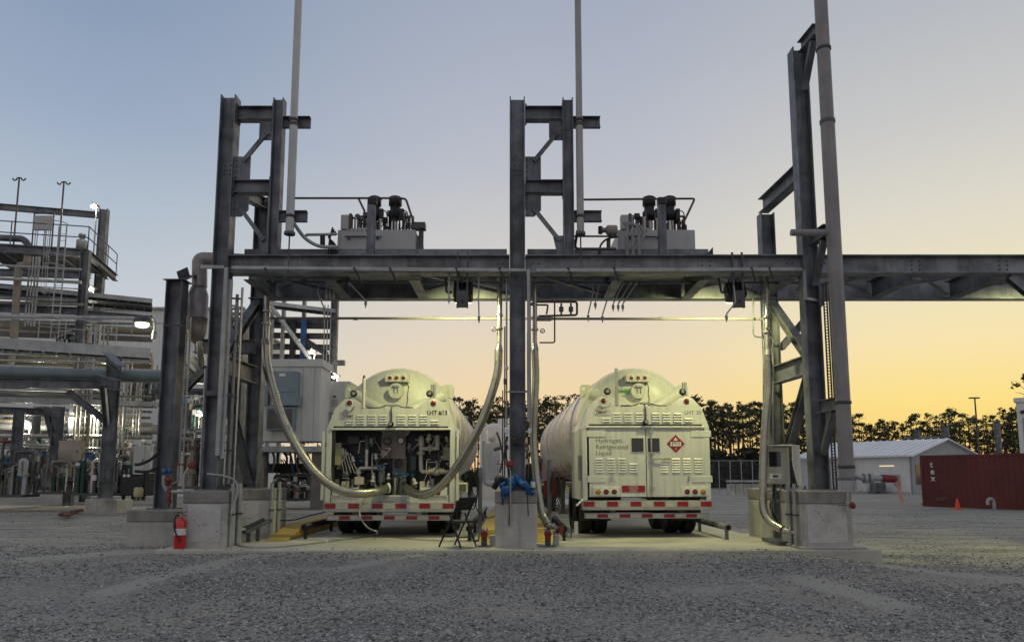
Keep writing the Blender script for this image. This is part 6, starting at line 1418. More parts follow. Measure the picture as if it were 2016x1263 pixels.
for k in range(7):
    x = -52 + 4.6 * k; b = MB(); b.bb(x, x + 1.6, 47.93, 47.955, 6.2, 7.4); b.build('louvre_vent', STEELD, pbx)
# stainless cabinet, black skid, grey cabinet
def cabinet(lab, px0, px1, py0, py1, Y, m, dep=.35, legs=None, nm='cabinet', cat_='cabinet'):
    a, c = P(px0, py0, Y).x, P(px1, py0, Y).x; t_ = thing(nm, lab, cat_, ((a + c) / 2, Y, Zp(legs or py1, Y)))
    b = MB(); b.bb(a, c, Y, Y + dep, Zp(py1, Y), Zp(py0, Y)); b.build('body', m, t_, bev=.015)
    b = MB(); b.bb(a + .04, c - .04, Y - .02, Y - .002, Zp(py1, Y) + .05, Zp(py0, Y) - .05); b.build('door', m, t_, bev=.008)
    b = MB(); b.bb(c - .1, c - .07, Y - .04, Y - .021, (Zp(py0, Y) + Zp(py1, Y)) / 2 - .06, (Zp(py0, Y) + Zp(py1, Y)) / 2 + .06); b.build('handle', BLACKM, t_)
    if legs:
        for x in (a + .06, c - .06):
            b = MB(); b.bar((x, Y + dep / 2, Zp(legs, Y)), (x, Y + dep / 2, Zp(py1, Y)), .07, .07); b.build('leg', STEEL, t_)
        for k in range(4):
            x = a + (c - a) * (k + 1) / 5; b = MB(); b.cyl((x, Y + .2, Zp(legs, Y)), (x, Y + .2, Zp(py1, Y)), .035, n=7); b.build('conduit', (STEELP, BLACK)[k % 2], t_)
    return t_
SST = mat('brushed_stainless_sheet', (.34, .31, .27), .35, .6, .15, 2)
cabinet('stainless cabinet on legs with faint lettering between the rack columns', 116, 158, 866, 910, 30, SST, .4, 965)
cabinet('slim grey cabinet behind the black hose ends', 264, 288, 876, 938, 27, BOXG, .4, 985)
sk = cabinet('black wheeled gauge cart behind the lone column', 238, 287, 930, 976, 27, BLACKM, .8, nm='gauge_cart', cat_='cart')
for px in (245, 253):
    b = MB(); b.lathe([(0, .02), (.05, .02), (.06, 0)], P(px, 936, 26.97), (0, -1, 0), 14); b.build('gauge', WHT, sk)
for px in (243, 262, 282):
    b = MB(); c = P(px, 979, 27.2); b.lathe([(0, -.04), (.07, -.04), (.07, .04), (0, .04)], c, (1, 0, 0), 14); b.build('castor', BLACK, sk)
b = MB(); b.lathe([(0, 0), (.14, 0), (.16, .06), (.16, .3), (.1, .36), (0, .36)], P(272, 978, 26.9), n=16); tag(b.build('fluid_jug', mat('yellowed_plastic', (.42, .38, .2), .4)), 'yellowed plastic jug beside the black gauge cart', 'jug')
# pump and valve clusters: each a small skid of pipes
def skid(px0, px1, py0, py1, Y, lab, seed, n=16, mats=None):
    r = random.Random(seed); t_ = thing('valve_skid', lab, 'pipe skid', P((px0 + px1) / 2, py1, Y)); mats = mats or (STEELP, STEEL, STAINS, TAN, STEELD, DKGRN)
    z0, z1 = Zp(py1, Y), Zp(py0, Y); x0, x1 = P(px0, py0, Y).x, P(px1, py0, Y).x
    b = MB(); b.bb(x0, x1, Y - .2, Y + .8, z0, z0 + .1); b.build('base', STEELD, t_)
    for k in range(n):
        x = r.uniform(x0, x1); zt = r.uniform(z0 + .4 * (z1 - z0), z1); x2 = min(max(x + r.uniform(-.9, .9), x0), x1); y = Y + r.uniform(0, .7); rad = r.choice((.03, .045, .06, .09)); m_ = r.choice(mats)
        b = MB(); b.tube(bend([(x, y, z0 + .1), (x, y, zt), (x2, y, zt), (x2, y, r.uniform(z0, zt))], .12), rad, 8); pp = b.build('pipe', m_, t_)
        zz = r.uniform(z0 + .2, zt); b = MB(); b.cyl((x, y, zz), (x, y, zz + .04), rad * 1.8, n=10); b.cyl((x, y, zz + .06), (x, y, zz + .1), rad * 1.8, n=10); b.build('flange', m_, pp)
        if k % 3 == 0:
            b = MB(); o = Vector((x, y - .08, zz + .2)); b.lathe([(.08, -.01), (.11, -.01), (.11, .01), (.08, .01), (.08, -.01)], o, (0, -1, .3), 12); b.cyl(o, (x, y, zz + .2), .015, n=5); b.build('handwheel', r.choice((BLACKM, RED, DKGRN, STEEL)), pp)
        if k % 4 == 1:
            b = MB(); b.box((x, y - .06, zt - .15), (.16, .12, .22)); b.build('instrument', r.choice((WHITE, BOXG, BLACKM, BLUEP)), t_, bev=.01)
    return t_
skid(40, 90, 860, 965, 32, 'tangle of valves and pipes between the two small rack columns', 1, 22)
skid(-20, 30, 865, 975, 30, 'valve skid with dark pipes at the outer end of the small rack', 2, 18, (STEELP, STEELD, RED, STEEL))
skid(115, 200, 815, 962, 35, 'pump skid with upright pipes behind the stainless cabinet', 3, 30)
skid(225, 290, 840, 960, 34, 'pipe skid behind the black gauge cart', 4, 22)
skid(335, 405, 845, 962, 26, 'valve skid with small wheels seen left of the front left column', 5, 34, (STEELP, STAINS, COPPER, STEEL, TAN))
skid(440, 480, 855, 958, 24, 'valve skid with tags seen between the two left gantry columns', 6, 22, (STEELP, STAINS, STEEL, STEELD))
skid(425, 480, 600, 700, 30, 'bundle of valves high behind the left gantry brace', 8, 22)
skid(535, 605, 935, 985, 31, 'stainless vessels and valves below the electrical house', 7, 18, (STAINS, STAINS, STEEL, BLACKM))
for a, (p0, p1, q0, q1, Yk, lab, n) in enumerate(((0, 60, 880, 978, 28.5, 'low skid of dark valves below the small rack beam', 22), (85, 135, 905, 972, 29, 'pipe skid around the legs of the stainless cabinet', 18), (155, 200, 880, 975, 28.6, 'skid of upright valves left of the tallest rack column', 24),
        (222, 262, 885, 975, 29.5, 'skid of grey valves right of the tallest rack column', 20), (330, 400, 770, 850, 31, 'bank of high valves behind the lone column brace', 20), (395, 445, 880, 965, 28, 'skid of small valves behind the front left column', 22), (455, 500, 860, 955, 27, 'skid of valves in front of the rear left column', 14), (250, 300, 700, 800, 35, 'bank of pipes under the pendant lamp', 18), (-30, 80, 815, 870, 36, 'overhead bank of valves behind the small rack beam', 24), (110, 190, 640, 680, 36, 'bank of valves behind the tray walkway', 22))):
    skid(p0, p1, q0, q1, Yk, lab, 20 + a, n)
for px, py0, py1, Yk, r_, m_, lab in ((85, 880, 968, 34, .45, TAN, 'tan upright vessel behind the small rack column'), (48, 895, 970, 35, .4, STEELD, 'dark upright vessel behind the small rack'), (172, 870, 968, 36, .5, STEEL, 'grey upright vessel behind the stainless cabinet'), (232, 890, 968, 36, .42, TAN, 'tan upright vessel behind the black gauge cart'), (318, 870, 962, 35, .45, STEELP, 'pale upright vessel behind the lone column'), (425, 875, 962, 33, .4, STEELD, 'dark upright vessel behind the front left column')):
    c = P(px, py1, Yk); h_ = Zp(py0, Yk) - c.z; t_ = thing('process_vessel', lab, 'vessel', c)
    b = MB(); b.lathe([(0, .12), (r_ * .8, .14), (r_, .3), (r_, h_ - .25), (r_ * .75, h_ - .06), (0, h_)], c, n=20); b.build('shell', m_, t_)
    for k in range(3):
        a_ = k * 2.09; o = c + Vector((math.cos(a_) * r_ * .7, math.sin(a_) * r_ * .7, 0)); b = MB(); b.bar(o, o + Vector((0, 0, .3)), .08, .08); b.build('leg', STEELD, t_)
    b = MB(); b.cyl(c + Vector((0, 0, h_ - .02)), c + Vector((0, 0, h_ + .3)), .06, n=8); b.cyl(c + Vector((0, 0, h_ + .1)), c + Vector((0, 0, h_ + .14)), .12, n=10); b.build('top_nozzle', STEELP, t_)
for px, r_ in ((549, .33), (568, .24), (590, .2)):
    b = MB(); Yv = 31.5; b.lathe([(0, 0), (r_, 0), (r_, .75), (r_ * .8, .9), (0, .95)], (P(px, 985, Yv).x, Yv, Zp(985, Yv)), n=20)
    tag(b.build('steel_vessel', STAINS), {549: 'widest bright steel vessel below the electrical house', 568: 'middle bright steel vessel below the electrical house', 590: 'narrowest bright steel vessel below the electrical house'}[px], 'vessel')
# electrical house on its raised frame
EHG = mat('house_grey_panels', (.5, .5, .5), .6, 0, .06, 1.5, streak=.3)
eh = thing('electrical_house', 'white raised electrical house with a blue-grey switch cabinet', 'electrical house', P(570, 985, 30))
Ye = 30; x0, x1 = P(505, 800, Ye).x, P(630, 800, Ye).x
b = MB(); b.bb(x0, x1, Ye, Ye + 1.6, Zp(868, Ye), Zp(716, Ye)); b.build('walls', EHG, eh, bev=.01)
b = MB(); b.bb(x0 - .06, x1 + .08, Ye - .08, Ye + 1.7, Zp(722, Ye), Zp(707, Ye)); b.build('roof', EHG, eh, bev=.02)
for px in (538, 566, 595, 618):
    b = MB(); b.bb(P(px, 800, Ye).x - .012, P(px, 800, Ye).x + .012, Ye - .015, Ye - .001, Zp(866, Ye), Zp(724, Ye)); b.build('panel_seam', STEELP, eh)
b = MB(); b.bb(P(536, 900, Ye).x, P(586, 900, Ye).x, Ye - .45, Ye - .02, Zp(800, Ye), Zp(733, Ye)); sc = b.build('switch_cabinet', BOXB, eh, bev=.02)
b = MB(); b.bb(P(538, 900, Ye).x, P(584, 900, Ye).x, Ye - .47, Ye - .452, Zp(774, Ye), Zp(735, Ye)); b.build('upper_door', BOXB, sc, bev=.01)
b = MB(); b.bb(P(551, 900, Ye).x, P(563, 900, Ye).x, Ye - .476, Ye - .471, Zp(743, Ye), Zp(738, Ye)); b.build('name_plate', WHT, sc)
b = MB(); b.bb(P(582, 900, Ye).x, P(592, 900, Ye).x, Ye - .4, Ye - .1, Zp(800, Ye), Zp(782, Ye)); b.build('side_box', BOXB, sc)
b = MB(); b.bb(P(527, 900, Ye).x, P(581, 900, Ye).x, Ye - .4, Ye - .02, Zp(847, Ye), Zp(803, Ye)); b.build('filter_grille', BOXB, eh, bev=.01)
b = MB(); b.bb(P(530, 900, Ye).x, P(578, 900, Ye).x, Ye - .42, Ye - .402, Zp(844, Ye), Zp(806, Ye)); b.build('grille_mesh', STEELD, eh)
b = MB(); b.bb(P(513, 900, Ye).x, P(527, 900, Ye).x, Ye - .3, Ye - .02, Zp(798, Ye), Zp(760, Ye)); b.build('disconnect_box', BOXB, eh, bev=.01)
b = MB(); b.bb(x0 - .05, x1 + .25, Ye - .1, Ye + 1.9, Zp(889, Ye), Zp(878, Ye)); b.build('floor_frame', STEELP, eh)
for px in (507, 622):
    b = MB(); b.bb(P(px - 11, 900, Ye).x, P(px + 11, 900, Ye).x, Ye + .2, Ye + .7, -.25, Zp(889, Ye)); b.build('support_pier', mat('rust_grey_post', (.2, .18, .165), .7, 0, .2, 3, streak=.3), eh)
b = MB(); b.bar(P(637, 985, Ye - .05), P(637, 878, Ye - .05), .12, .12); b.build('frame_post', STEELP, eh)
b = MB(); b.bb(P(507, 900, 31).x, P(610, 900, 31).x, 30.9, 31.1, Zp(930, 31), Zp(912, 31)); b.build('under_beam', BLACKM, eh)
for k in range(9):
    px = 515 + 11 * k; b = MB(); b.tube(cr([P(px, 889, 30.6), P(px + r.uniform(-6, 6), 905, 30.6), P(px + r.uniform(-8, 8), 930, 30.8)]), .05, 7); b.build('hanging_cable', (BLACK, BLUEP, TAN, BLACK)[k % 4], eh)
wb = thing('transformer_box', 'white transformer box with stickers beside the electrical house', 'box', P(660, 900, 32))
b = MB(); b.bb(P(631, 900, 32).x, P(685, 900, 32).x, 32, 34, Zp(880, 32), Zp(750, 32)); b.build('body', EHG, wb, bev=.02)
b = MB(); b.bb(P(650, 900, 32).x, P(662, 900, 32).x, 31.98, 31.997, Zp(800, 32), Zp(785, 32)); b.build('notice', STEELP, wb)
b = MB(); b.bb(P(652, 900, 32).x, P(658, 900, 32).x, 31.98, 31.997, Zp(782, 32), Zp(778, 32)); b.build('sticker', STEELD, wb)
for px in (638, 650, 664):
    b = MB(); b.cyl(P(px, 905, 31.5), P(px, 812, 31.5), .03, n=6); b.build('guard_post', STEEL, wb)
for py in (812, 840, 870):
    b = MB(); b.cyl(P(638, py, 31.5), P(664, py, 31.5), .03, n=6); b.build('guard_rail', STEEL, wb)
b = MB(); b.bb(P(633, 900, 32.5).x, P(683, 900, 32.5).x, 32.3, 33.7, -.25, Zp(881, 32.5)); b.build('plinth', CONC, wb)
# stair tower behind the electrical house
st = thing('stair_tower', 'dark steel stair tower rising behind the electrical house', 'stair tower', P(600, 960, 40))
Ys = 40
for px, w_ in ((660, .36), (538, .2), (560, .2), (600, .2)):
    c = P(px, 585, Ys); b = MB(); b.ibeam((c.x, Ys, -.2), (c.x, Ys, c.z), w_, w_, .02, .03, up=(1, 0, 0)); b.build('column', STEEL if px > 600 else STEELP, st)
for py, m_ in ((632, STEEL), (640, STEELD), (660, STEELD), (682, STEEL), (702, STEELD), (720, STEEL)):
    A, B = P(535, py, Ys + .3), P(660, py + 2, Ys + .3); b = MB(); b.ibeam(A, B, .25, .3, .014, .02); b.build('beam', m_, st)
b = MB(); b.bb(P(565, 900, Ys).x, P(576, 900, Ys).x, Ys - .3, Ys - .1, Zp(710, Ys), Zp(628, Ys)); b.build('black_duct', BLACKM, st)
b = MB(); b.bb(P(586, 900, Ys).x, P(597, 900, Ys).x, Ys - .3, Ys - .1, Zp(712, Ys), Zp(628, Ys)); b.build('blue_duct', mat('blue_duct_paint', (.02, .08, .25), .5), st)
b = MB(); b.cyl(P(534, 603, Ys - 2), P(612, 708, Ys - 2), .12, n=10); b.build('pale_strut', STEELP, st)
b = MB(); b.ibeam(P(600, 670, Ys), P(645, 700, Ys), .2, .25, .014, .02, up=(0, 1, 0)); b.build('stringer', STEELD, st)
for k in range(7):
    b = MB(); q = P(603 + 6 * k, 668 + 4 * k, Ys - .1); b.box(q, (.28, .8, .05)); b.build('tread', STEELD, st)
for px in (640, 646, 652):
    b = MB(); c = P(px, 600, Ys - .4); b.cyl((c.x, Ys - .4, Zp(760, Ys)), (c.x, Ys - .4, c.z), .03, n=6); b.build('conduit', STEELP, st)
b = MB(); b.bb(P(535, 900, Ys).x, P(660, 900, Ys).x, Ys + 1.5, Ys + 1.8, Zp(710, Ys), Zp(700, Ys)); b.build('landing', STEELP, st)
# timber scrap on the gravel
sc_ = thing('timber_scrap', 'broken red timber offcuts lying on the gravel near the pipe rack pad', 'timber', G(140, 1012, -.12))
for k, (a, c) in enumerate((((118, 1012), (160, 1004)), ((122, 1014), (150, 1008)), ((125, 1008), (135, 1014)), ((140, 1006), (163, 1003)))):
    b = MB(); b.bar(G(*a, -.06 + .03 * k), G(*c, -.02 + .03 * k), .14, .06); b.build('plank', WOODR, sc_)
# vessels seen between the two trailers
vt_ = thing('storage_vessel', 'grey domed storage vessel seen between the two trailers', 'tank', P(978, 950, 40))
b = MB(); c = P(982, 950, 40); zt = Zp(845, 40); b.lathe([(0, zt + .35), (.5, zt + .3), (1.0, zt), (1.05, zt - .1), (1.05, -.2)], (c.x, 40, 0), n=32); b.build('shell', TANKM, vt_)
b = MB(); b.lathe([(0, zt + .6), (.3, zt + .58), (.32, zt + .3)], (c.x + .25, 40, 0), n=18); b.build('manhole', TANKM, vt_)
b = MB(); b.cyl(P(962, 860, 38.8), P(972, 860, 38.8), .2, n=12); b.build('nozzle', TANKM, vt_)
cabinet('pale grey equipment cabinet in front of the storage vessel', 956, 984, 872, 945, 36, BOXG, .8)
b = MB(); b.tube(bend([P(953, 868, 35), P(953, 953, 35), P(980, 953, 35)], .3), .1, 10); tag(b.build('downpipe', STEELP), 'white downpipe left of the pale equipment cabinet', 'pipe')
b = MB(); b.cyl(P(972, 885, 34), P(988, 880, 34), .08, n=10); b.tube(cr([P(978, 850, 34), P(985, 870, 34), P(990, 900, 34), P(984, 930, 34)]), .05, 6); tag(b.build('hose', STEELD), 'dark hose looped by the storage vessel', 'hose')
bk = cabinet('blue and white truck cab parked far beyond the closed tanker', 1050, 1080, 900, 965, 48, mat('blue_cab_paint', (.02, .04, .16), .3), 2.2, nm='truck_cab', cat_='truck')
b = MB(); b.bb(P(1053, 900, 48).x, P(1078, 900, 48).x, 47.9, 47.96, Zp(925, 48), Zp(905, 48)); b.build('windscreen', GLASSD, bk)
b = MB(); b.bb(P(1050, 900, 48).x, P(1080, 900, 48).x, 47.8, 47.9, Zp(962, 48), Zp(952, 48)); b.build('bumper', WHT, bk)
# ------------------------------------------------------------------ right side: office, container, fence
YZ = -.3
of = thing('office_building', 'long white metal office building with gable roof beyond the yard', 'building', (33.3, 62, YZ))
ca, sa = math.cos(R(58)), math.sin(R(58))
K = Vector((33.3, 62, 0)); u_ = Vector((-ca, sa, 0)); v_ = Vector((sa, ca, 0)); LEN, WID = 10.8, 11.0
def Wp(a, c, z): return K + u_ * a + v_ * c + Vector((0, 0, z))
ez, rz_ = 2.95, 4.45
def quad(b, *pts): b.add(pts, [tuple(range(len(pts)))])
b = MB(); b.plate([Wp(0, 0, YZ), Wp(LEN, 0, YZ), Wp(LEN, 0, ez), Wp(0, 0, ez)], -.15); b.build('long_wall', WHITE, of)
b = MB(); b.plate([Wp(-.01, .02, YZ), Wp(-.01, WID, YZ), Wp(-.01, WID, ez), Wp(-.01, WID / 2, rz_ - .05), Wp(-.01, .02, ez)], .15); b.build('gable_wall', mat('grey_gable_cladding', (.33, .34, .36), .6, 0, .06, 1), of)
b = MB(); b.plate([Wp(.2, WID, YZ), Wp(LEN, WID, YZ), Wp(LEN, WID, ez), Wp(.2, WID, ez)], .15); b.build('rear_wall', WHITE, of)
b = MB(); b.plate([Wp(LEN + .01, .02, YZ), Wp(LEN + .01, WID, YZ), Wp(LEN + .01, WID, ez), Wp(LEN + .01, WID / 2, rz_ - .05), Wp(LEN + .01, .02, ez)], -.15); b.build('end_wall', WHITE, of)
b = MB(); ov = .5
for s_ in (0, 1):
    c0, c1 = (-ov, WID / 2) if s_ == 0 else (WID + ov, WID / 2)
    b.plate([Wp(-ov, c0, ez - .1), Wp(LEN + ov, c0, ez - .1), Wp(LEN + ov, c1, rz_), Wp(-ov, c1, rz_)], .08 if s_ == 0 else -.08)
rf = b.build('roof', ROOFM, of)
for k in range(18):
    a = -ov + .2 + k * (LEN + 2 * ov - .4) / 17; b = MB(); b.bar(Wp(a, -ov, ez - .04), Wp(a, WID / 2, rz_ + .06), .05, .06); b.build('roof_rib', ROOFM, rf)
b = MB(); b.bar(Wp(-ov, -ov - .03, ez - .1), Wp(LEN + ov, -ov - .03, ez - .1), .12, .14); b.build('gutter', WHITE, rf)
def opening(a0, a1, z0, z1, nm, m, rec=.02, frame=True):
    b = MB(); b.plate([Wp(a0, -.03, z0), Wp(a1, -.03, z0), Wp(a1, -.03, z1), Wp(a0, -.03, z1)], -rec); o = b.build(nm, m, of)
    if frame:
        b = MB(); f_ = .06
        for (p, q) in (((a0, z0), (a1, z0)), ((a0, z1), (a1, z1)), ((a0, z0), (a0, z1)), ((a1, z0), (a1, z1))): b.bar(Wp(p[0], -.07, p[1]), Wp(q[0], -.07, q[1]), f_, f_)
        b.build('frame', WHITE, o)
    return o
d_ = opening(3.9, 4.9, YZ + .05, 1.85, 'door', WHITE)
for i in range(2):
    for j in range(3):
        b = MB(); a0 = 4.12 + j * .2; z0 = 1.05 + i * .28; b.plate([Wp(a0, -.055, z0), Wp(a0 + .17, -.055, z0), Wp(a0 + .17, -.055, z0 + .24), Wp(a0, -.055, z0 + .24)], -.01); b.build('door_pane', GLASSD, d_)
opening(1.3, 2.6, .55, 1.9, 'window', GLASSD); opening(6.4, 7.4, .55, 1.9, 'window', GLASSD); opening(9.2, 10.2, .55, 1.9, 'window', GLASSD)
b = MB(); b.plate([Wp(-.17, .5, .5), Wp(-.17, 3.0, .5), Wp(-.17, 3.0, 2.2), Wp(-.17, .5, 2.2)], .02); b.build('porch_window', GLASSD, of)
b = MB(); b.bar(Wp(1.3, -.12, 2.05), Wp(2.6, -.12, 2.05), .1, .1); b.build('lit_strip_lamp', mat('strip_lamp', (.8, .7, .4), .5, emit=(1, .8, .4), estr=.7), of)
b = MB(); b.plate([Wp(0, -.3, YZ), Wp(LEN, -.3, YZ), Wp(LEN, -.3, YZ + .18), Wp(0, -.3, YZ + .18)], -.25); b.build('plinth', CONC, of)
for k in range(30):
    a = .35 + k * .35
    if 3.8 < a < 5.0 or 1.2 < a < 2.7 or 6.3 < a < 7.5 or 9.1 < a < 10.3: continue
    b = MB(); b.bar(Wp(a, -.012, YZ + .2), Wp(a, -.012, ez - .1), .03, .02); b.build('wall_rib', WHITE, of)
# air conditioner, white box, meter cabinet by the office
def onwall(a, c, z): return Wp(a, c, z)
b = MB(); q = Wp(2.2, -1.2, YZ); b.bb(q.x - .5, q.x + .5, q.y - .4, q.y + .4, YZ, YZ + .95); o = thing('air_conditioner', 'grey air conditioning unit standing by the office wall', 'air conditioner', q); b.build('casing', STEEL, o, bev=.04)
for k in range(6): b = MB(); b.bb(q.x - .42, q.x + .42, q.y - .42, q.y - .405, YZ + .15 + .12 * k, YZ + .19 + .12 * k); b.build('grille_slat', STEELD, o)
b = MB(); q = Wp(3.2, -.8, YZ); b.bb(q.x - .45, q.x + .45, q.y - .3, q.y + .3, YZ + .15, YZ + 1.05); o = thing('utility_box', 'white utility box beside the office door', 'box', q); b.build('body', WHITE, o, bev=.02)
b = MB(); b.bb(q.x - .4, q.x + .4, q.y - .25, q.y + .25, YZ, YZ + .149); b.build('plinth', CONC, o)
b = MB(); q = Wp(1.0, -.3, .4); b.bb(q.x - .22, q.x + .22, q.y - .12, q.y + .1, .35, 1.3); o = tag(b.build('meter_cabinet', STEELP, bev=.02), 'grey meter cabinet fixed beside the office window', 'cabinet')

# maroon shipping container
A = G(1817, 996, YZ); B0 = G(2016, 1003.5, YZ); dd = (B0 - A).normalized(); nn = Vector((-dd.y, dd.x, 0))
if nn.y < 0: nn = -nn
CL, CW, CH = 12.19, 2.44, 2.55
cn = thing('shipping_container', 'maroon ribbed shipping container across the yard', 'container', A)
def Cp(a, c, z): return A + dd * a + nn * c + Vector((0, 0, z))
b = MB(); v = []; npl = 44
for i in range(npl * 4 + 1):
    a = .15 + (CL - .3) * i / (npl * 4); c = (.0, .0, .036, .036)[i % 4] + .02; v += [Cp(a, c, .15), Cp(a, c, CH - .1)]
b.add(v, [(2 * i, 2 * i + 2, 2 * i + 3, 2 * i + 1) for i in range(npl * 4)]); b.build('side_panel', CONT, cn, fix=False)
b = MB(); v = []
for i in range(33):
    c = .12 + (CW - .24) * i / 32; o_ = (.0, .0, .036, .036)[i % 4] + .02; v += [Cp(o_, c, .15), Cp(o_, c, CH - .1)]
b.add(v, [(2 * i, 2 * i + 2, 2 * i + 3, 2 * i + 1) for i in range(32)]); b.build('end_panel', CONT, cn, fix=False)
b = MB(); b.plate([Cp(.1, .1, CH - .06), Cp(CL - .1, .1, CH - .06), Cp(CL - .1, CW - .1, CH - .06), Cp(.1, CW - .1, CH - .06)], .04); b.build('roof', CONT, cn)
b = MB(); b.plate([Cp(.1, CW - .06, .15), Cp(CL - .1, CW - .06, .15), Cp(CL - .1, CW - .06, CH - .1), Cp(.1, CW - .06, CH - .1)], .04); b.build('far_side', CONT, cn)
for a in (.0, CL):
    for c in (.0, CW):
        b = MB(); b.bar(Cp(a + (.07 if a == 0 else -.07), c + (.07 if c == 0 else -.07), 0.02), Cp(a + (.07 if a == 0 else -.07), c + (.07 if c == 0 else -.07), CH), .15, .15, up=dd); b.build('corner_post', CONT, cn)
for c in (.05, CW - .05):
    for z, h_ in ((.08, .15), (CH - .06, .11)):
        b = MB(); b.bar(Cp(.15, c, z), Cp(CL - .15, c, z), .1, h_); b.build('rail', CONT, cn)
for a in (.06, CL - .06):
    b = MB(); b.bar(Cp(a, .15, CH - .06), Cp(a, CW - .15, CH - .06), .1, .11); b.bar(Cp(a, .15, .08), Cp(a, CW - .15, .08), .1, .15); b.build('end_rail', CONT, cn)
ang = math.atan2(dd.y, dd.x)
for k, s in enumerate('tex'):
    text(cn, 'side_letter', s, WHT, Cp(.52, -.012, 1.95 - .34 * k), .42, rotz=ang, depth=.004, bold=.008)
text(cn, 'small_mark', 'LHT', GREYT, Cp(.75, -.012, .3), .28, rotz=ang, depth=.003)
# drain pipe with gooseneck in front of the container
b = MB(); q = [G(1826, 990, YZ + .06), G(1945, 997, YZ + .06)]
b.tube(bend(q, .1), .06, 10); tag(b.build('drain_pipe', STEELP), 'pale pipe lying along the foot of the maroon container', 'pipe')
e0 = G(1958, 1004, YZ); b = MB(); b.tube([e0, e0 + Vector((0, 0, .35))] + [e0 + Vector((-.14 + .14 * math.cos(a), 0, .35 + .16 * math.sin(a))) for a in [R(20 * i) for i in range(1, 9)]] + [e0 + Vector((-.28, 0, .25))], .075, 12); tag(b.build('gooseneck_vent', STEELP), 'pale gooseneck vent pipe rising before the maroon container', 'vent')
def cone(px, py, m2, lab):
    c = G(px, py, YZ); t_ = thing('traffic_cone', lab, 'cone', c)
    b = MB(); b.bb(c.x - .16, c.x + .16, c.y - .16, c.y + .16, YZ, YZ + .035); b.build('base', ORANGE if m2 is ORANGE else REDT, t_, bev=.01)
    b = MB(); b.lathe([(.12, .035), (.028, .52), (.0, .52)], c, n=20); b.build('cone_body', ORANGE, t_)
    if m2 is not ORANGE:
        b = MB(); b.lathe([(.108, .1), (.065, .33), (.0645, .335)], c, n=20); b.build('reflective_collar', WHT, t_)
cone(1886, 1003, ORANGE, 'plain orange traffic cone in front of the maroon container')
cone(1820, 992, WHT, 'white-collared traffic cone at the end of the maroon container')
# white cabin beyond the container
Yw = 44; c0 = P(2003, 830, Yw); rw = Matrix.Rotation(R(-42), 3, 'Z')
wc = thing('site_cabin', 'tall white site cabin rising behind the maroon container', 'cabin', (0, 0, 0))
zt_ = Zp(792, Yw)
b = MB(); b.bb(0, 6, 0, 8, YZ, zt_); b.build('walls', WHITE, wc, bev=.02)
b = MB(); b.bb(-.1, 6.1, -.1, 8.1, zt_, Zp(783, Yw)); b.build('roof_edge', WHITE, wc, bev=.02)
b = MB(); b.bb(.25, 1.6, -.03, -.003, Zp(880, Yw), Zp(822, Yw)); b.build('wall_panel', STEELP, wc)
b = MB(); b.bb(.2, .5, -.1, -.004, Zp(814, Yw), Zp(808, Yw)); b.build('wall_lamp', BLACKM, wc)
wc.location = (c0.x, Yw, 0); wc.rotation_euler = (0, 0, R(-42))
# lamp mast and stacks beyond the office
def mast(px, py0, Y, r, lab, arm=True, m=STEELD):
    c = P(px, py0, Y); t_ = thing('lamp_mast' if arm else 'steel_stack', lab, 'mast' if arm else 'stack', (c.x, Y, YZ))
    b = MB(); b.cyl((c.x, Y, YZ), (c.x, Y, c.z), r, r * .7 if arm else r, n=10); b.build('pole', m, t_)
    if arm:
        b = MB(); b.bb(c.x - .55, c.x + .45, Y - .2, Y + .2, c.z, c.z + .12); b.build('lamp_head', m, t_, bev=.03)
    else:
        b = MB(); b.lathe([(r, 0), (r + .05, .05), (r + .05, .12), (r, .15)], (c.x, Y, c.z - .2), n=12); b.build('collar', m, t_)
mast(1919, 784, 75, .1, 'tall lamp mast standing before the pine trees')
for px, py0, r, lab in ((1805, 846, .36, 'short grey stack behind the ridge of the office roof'), (1860, 838, .42, 'grey stack rising just behind the office gable peak'), (1962, 828, .34, 'slender grey stack behind the maroon container')):
    mast(px, py0, 86, r, lab, False, STEEL)
b = MB(); b.cyl(P(1780, 862, 86.5), P(1862, 860, 86.5), .1, n=8); tag(b.build('pipe_bridge', PIPEG), 'thin pipe bridging the stacks behind the office', 'pipe')
# chain link fence and concrete barrier
fn = thing('chain_link_fence', 'chain link fence before the trees beyond the closed tanker', 'fence', P(1450, 965, 66))
for k in range(14):
    px = 1395 + k * 22; c = P(px, 968, 66); b = MB(); b.cyl((c.x, 66, YZ), (c.x, 66, 2.6), .04, n=6); b.build('post', STEELP, fn)
for z in (.0, 2.55):
    b = MB(); b.cyl((P(1395, 950, 66).x, 66, z), (P(1395 + 13 * 22, 950, 66).x, 66, z), .03, n=6); b.build('rail', STEELP, fn)
b = MB()
for k in range(150):
    x = P(1395, 950, 66).x + k * .09 * 1.0
    b.add([(x - .006, 66, 0), (x + .006, 66, 0), (x + .006 + .4, 66, 2.5), (x - .006 + .4, 66, 2.5)], [(0, 1, 2, 3)]); b.add([(x - .006, 66.01, 0), (x + .006, 66.01, 0), (x + .006 - .4, 66.01, 2.5), (x - .006 - .4, 66.01, 2.5)], [(0, 1, 2, 3)])
stuff(b.build('mesh', STEELD, fn))
br = thing('barrier_wall', 'grey concrete barrier blocks with a rail before the fence', 'barrier', P(1465, 972, 58))
for k in range(5):
    x0 = P(1432, 970, 58).x + k * .62; b = MB(); b.ext([(-.3, 0), (.3, 0), (.22, .2), (.12, .9), (-.12, .9), (-.22, .2)], (x0, 58, YZ), (x0 + .58, 58, YZ)); b.build('block', CONC, br)
b = MB(); b.cyl(P(1430, 947, 57.6), P(1500, 947, 57.6), .09, n=8); b.build('rail', STEELP, br)

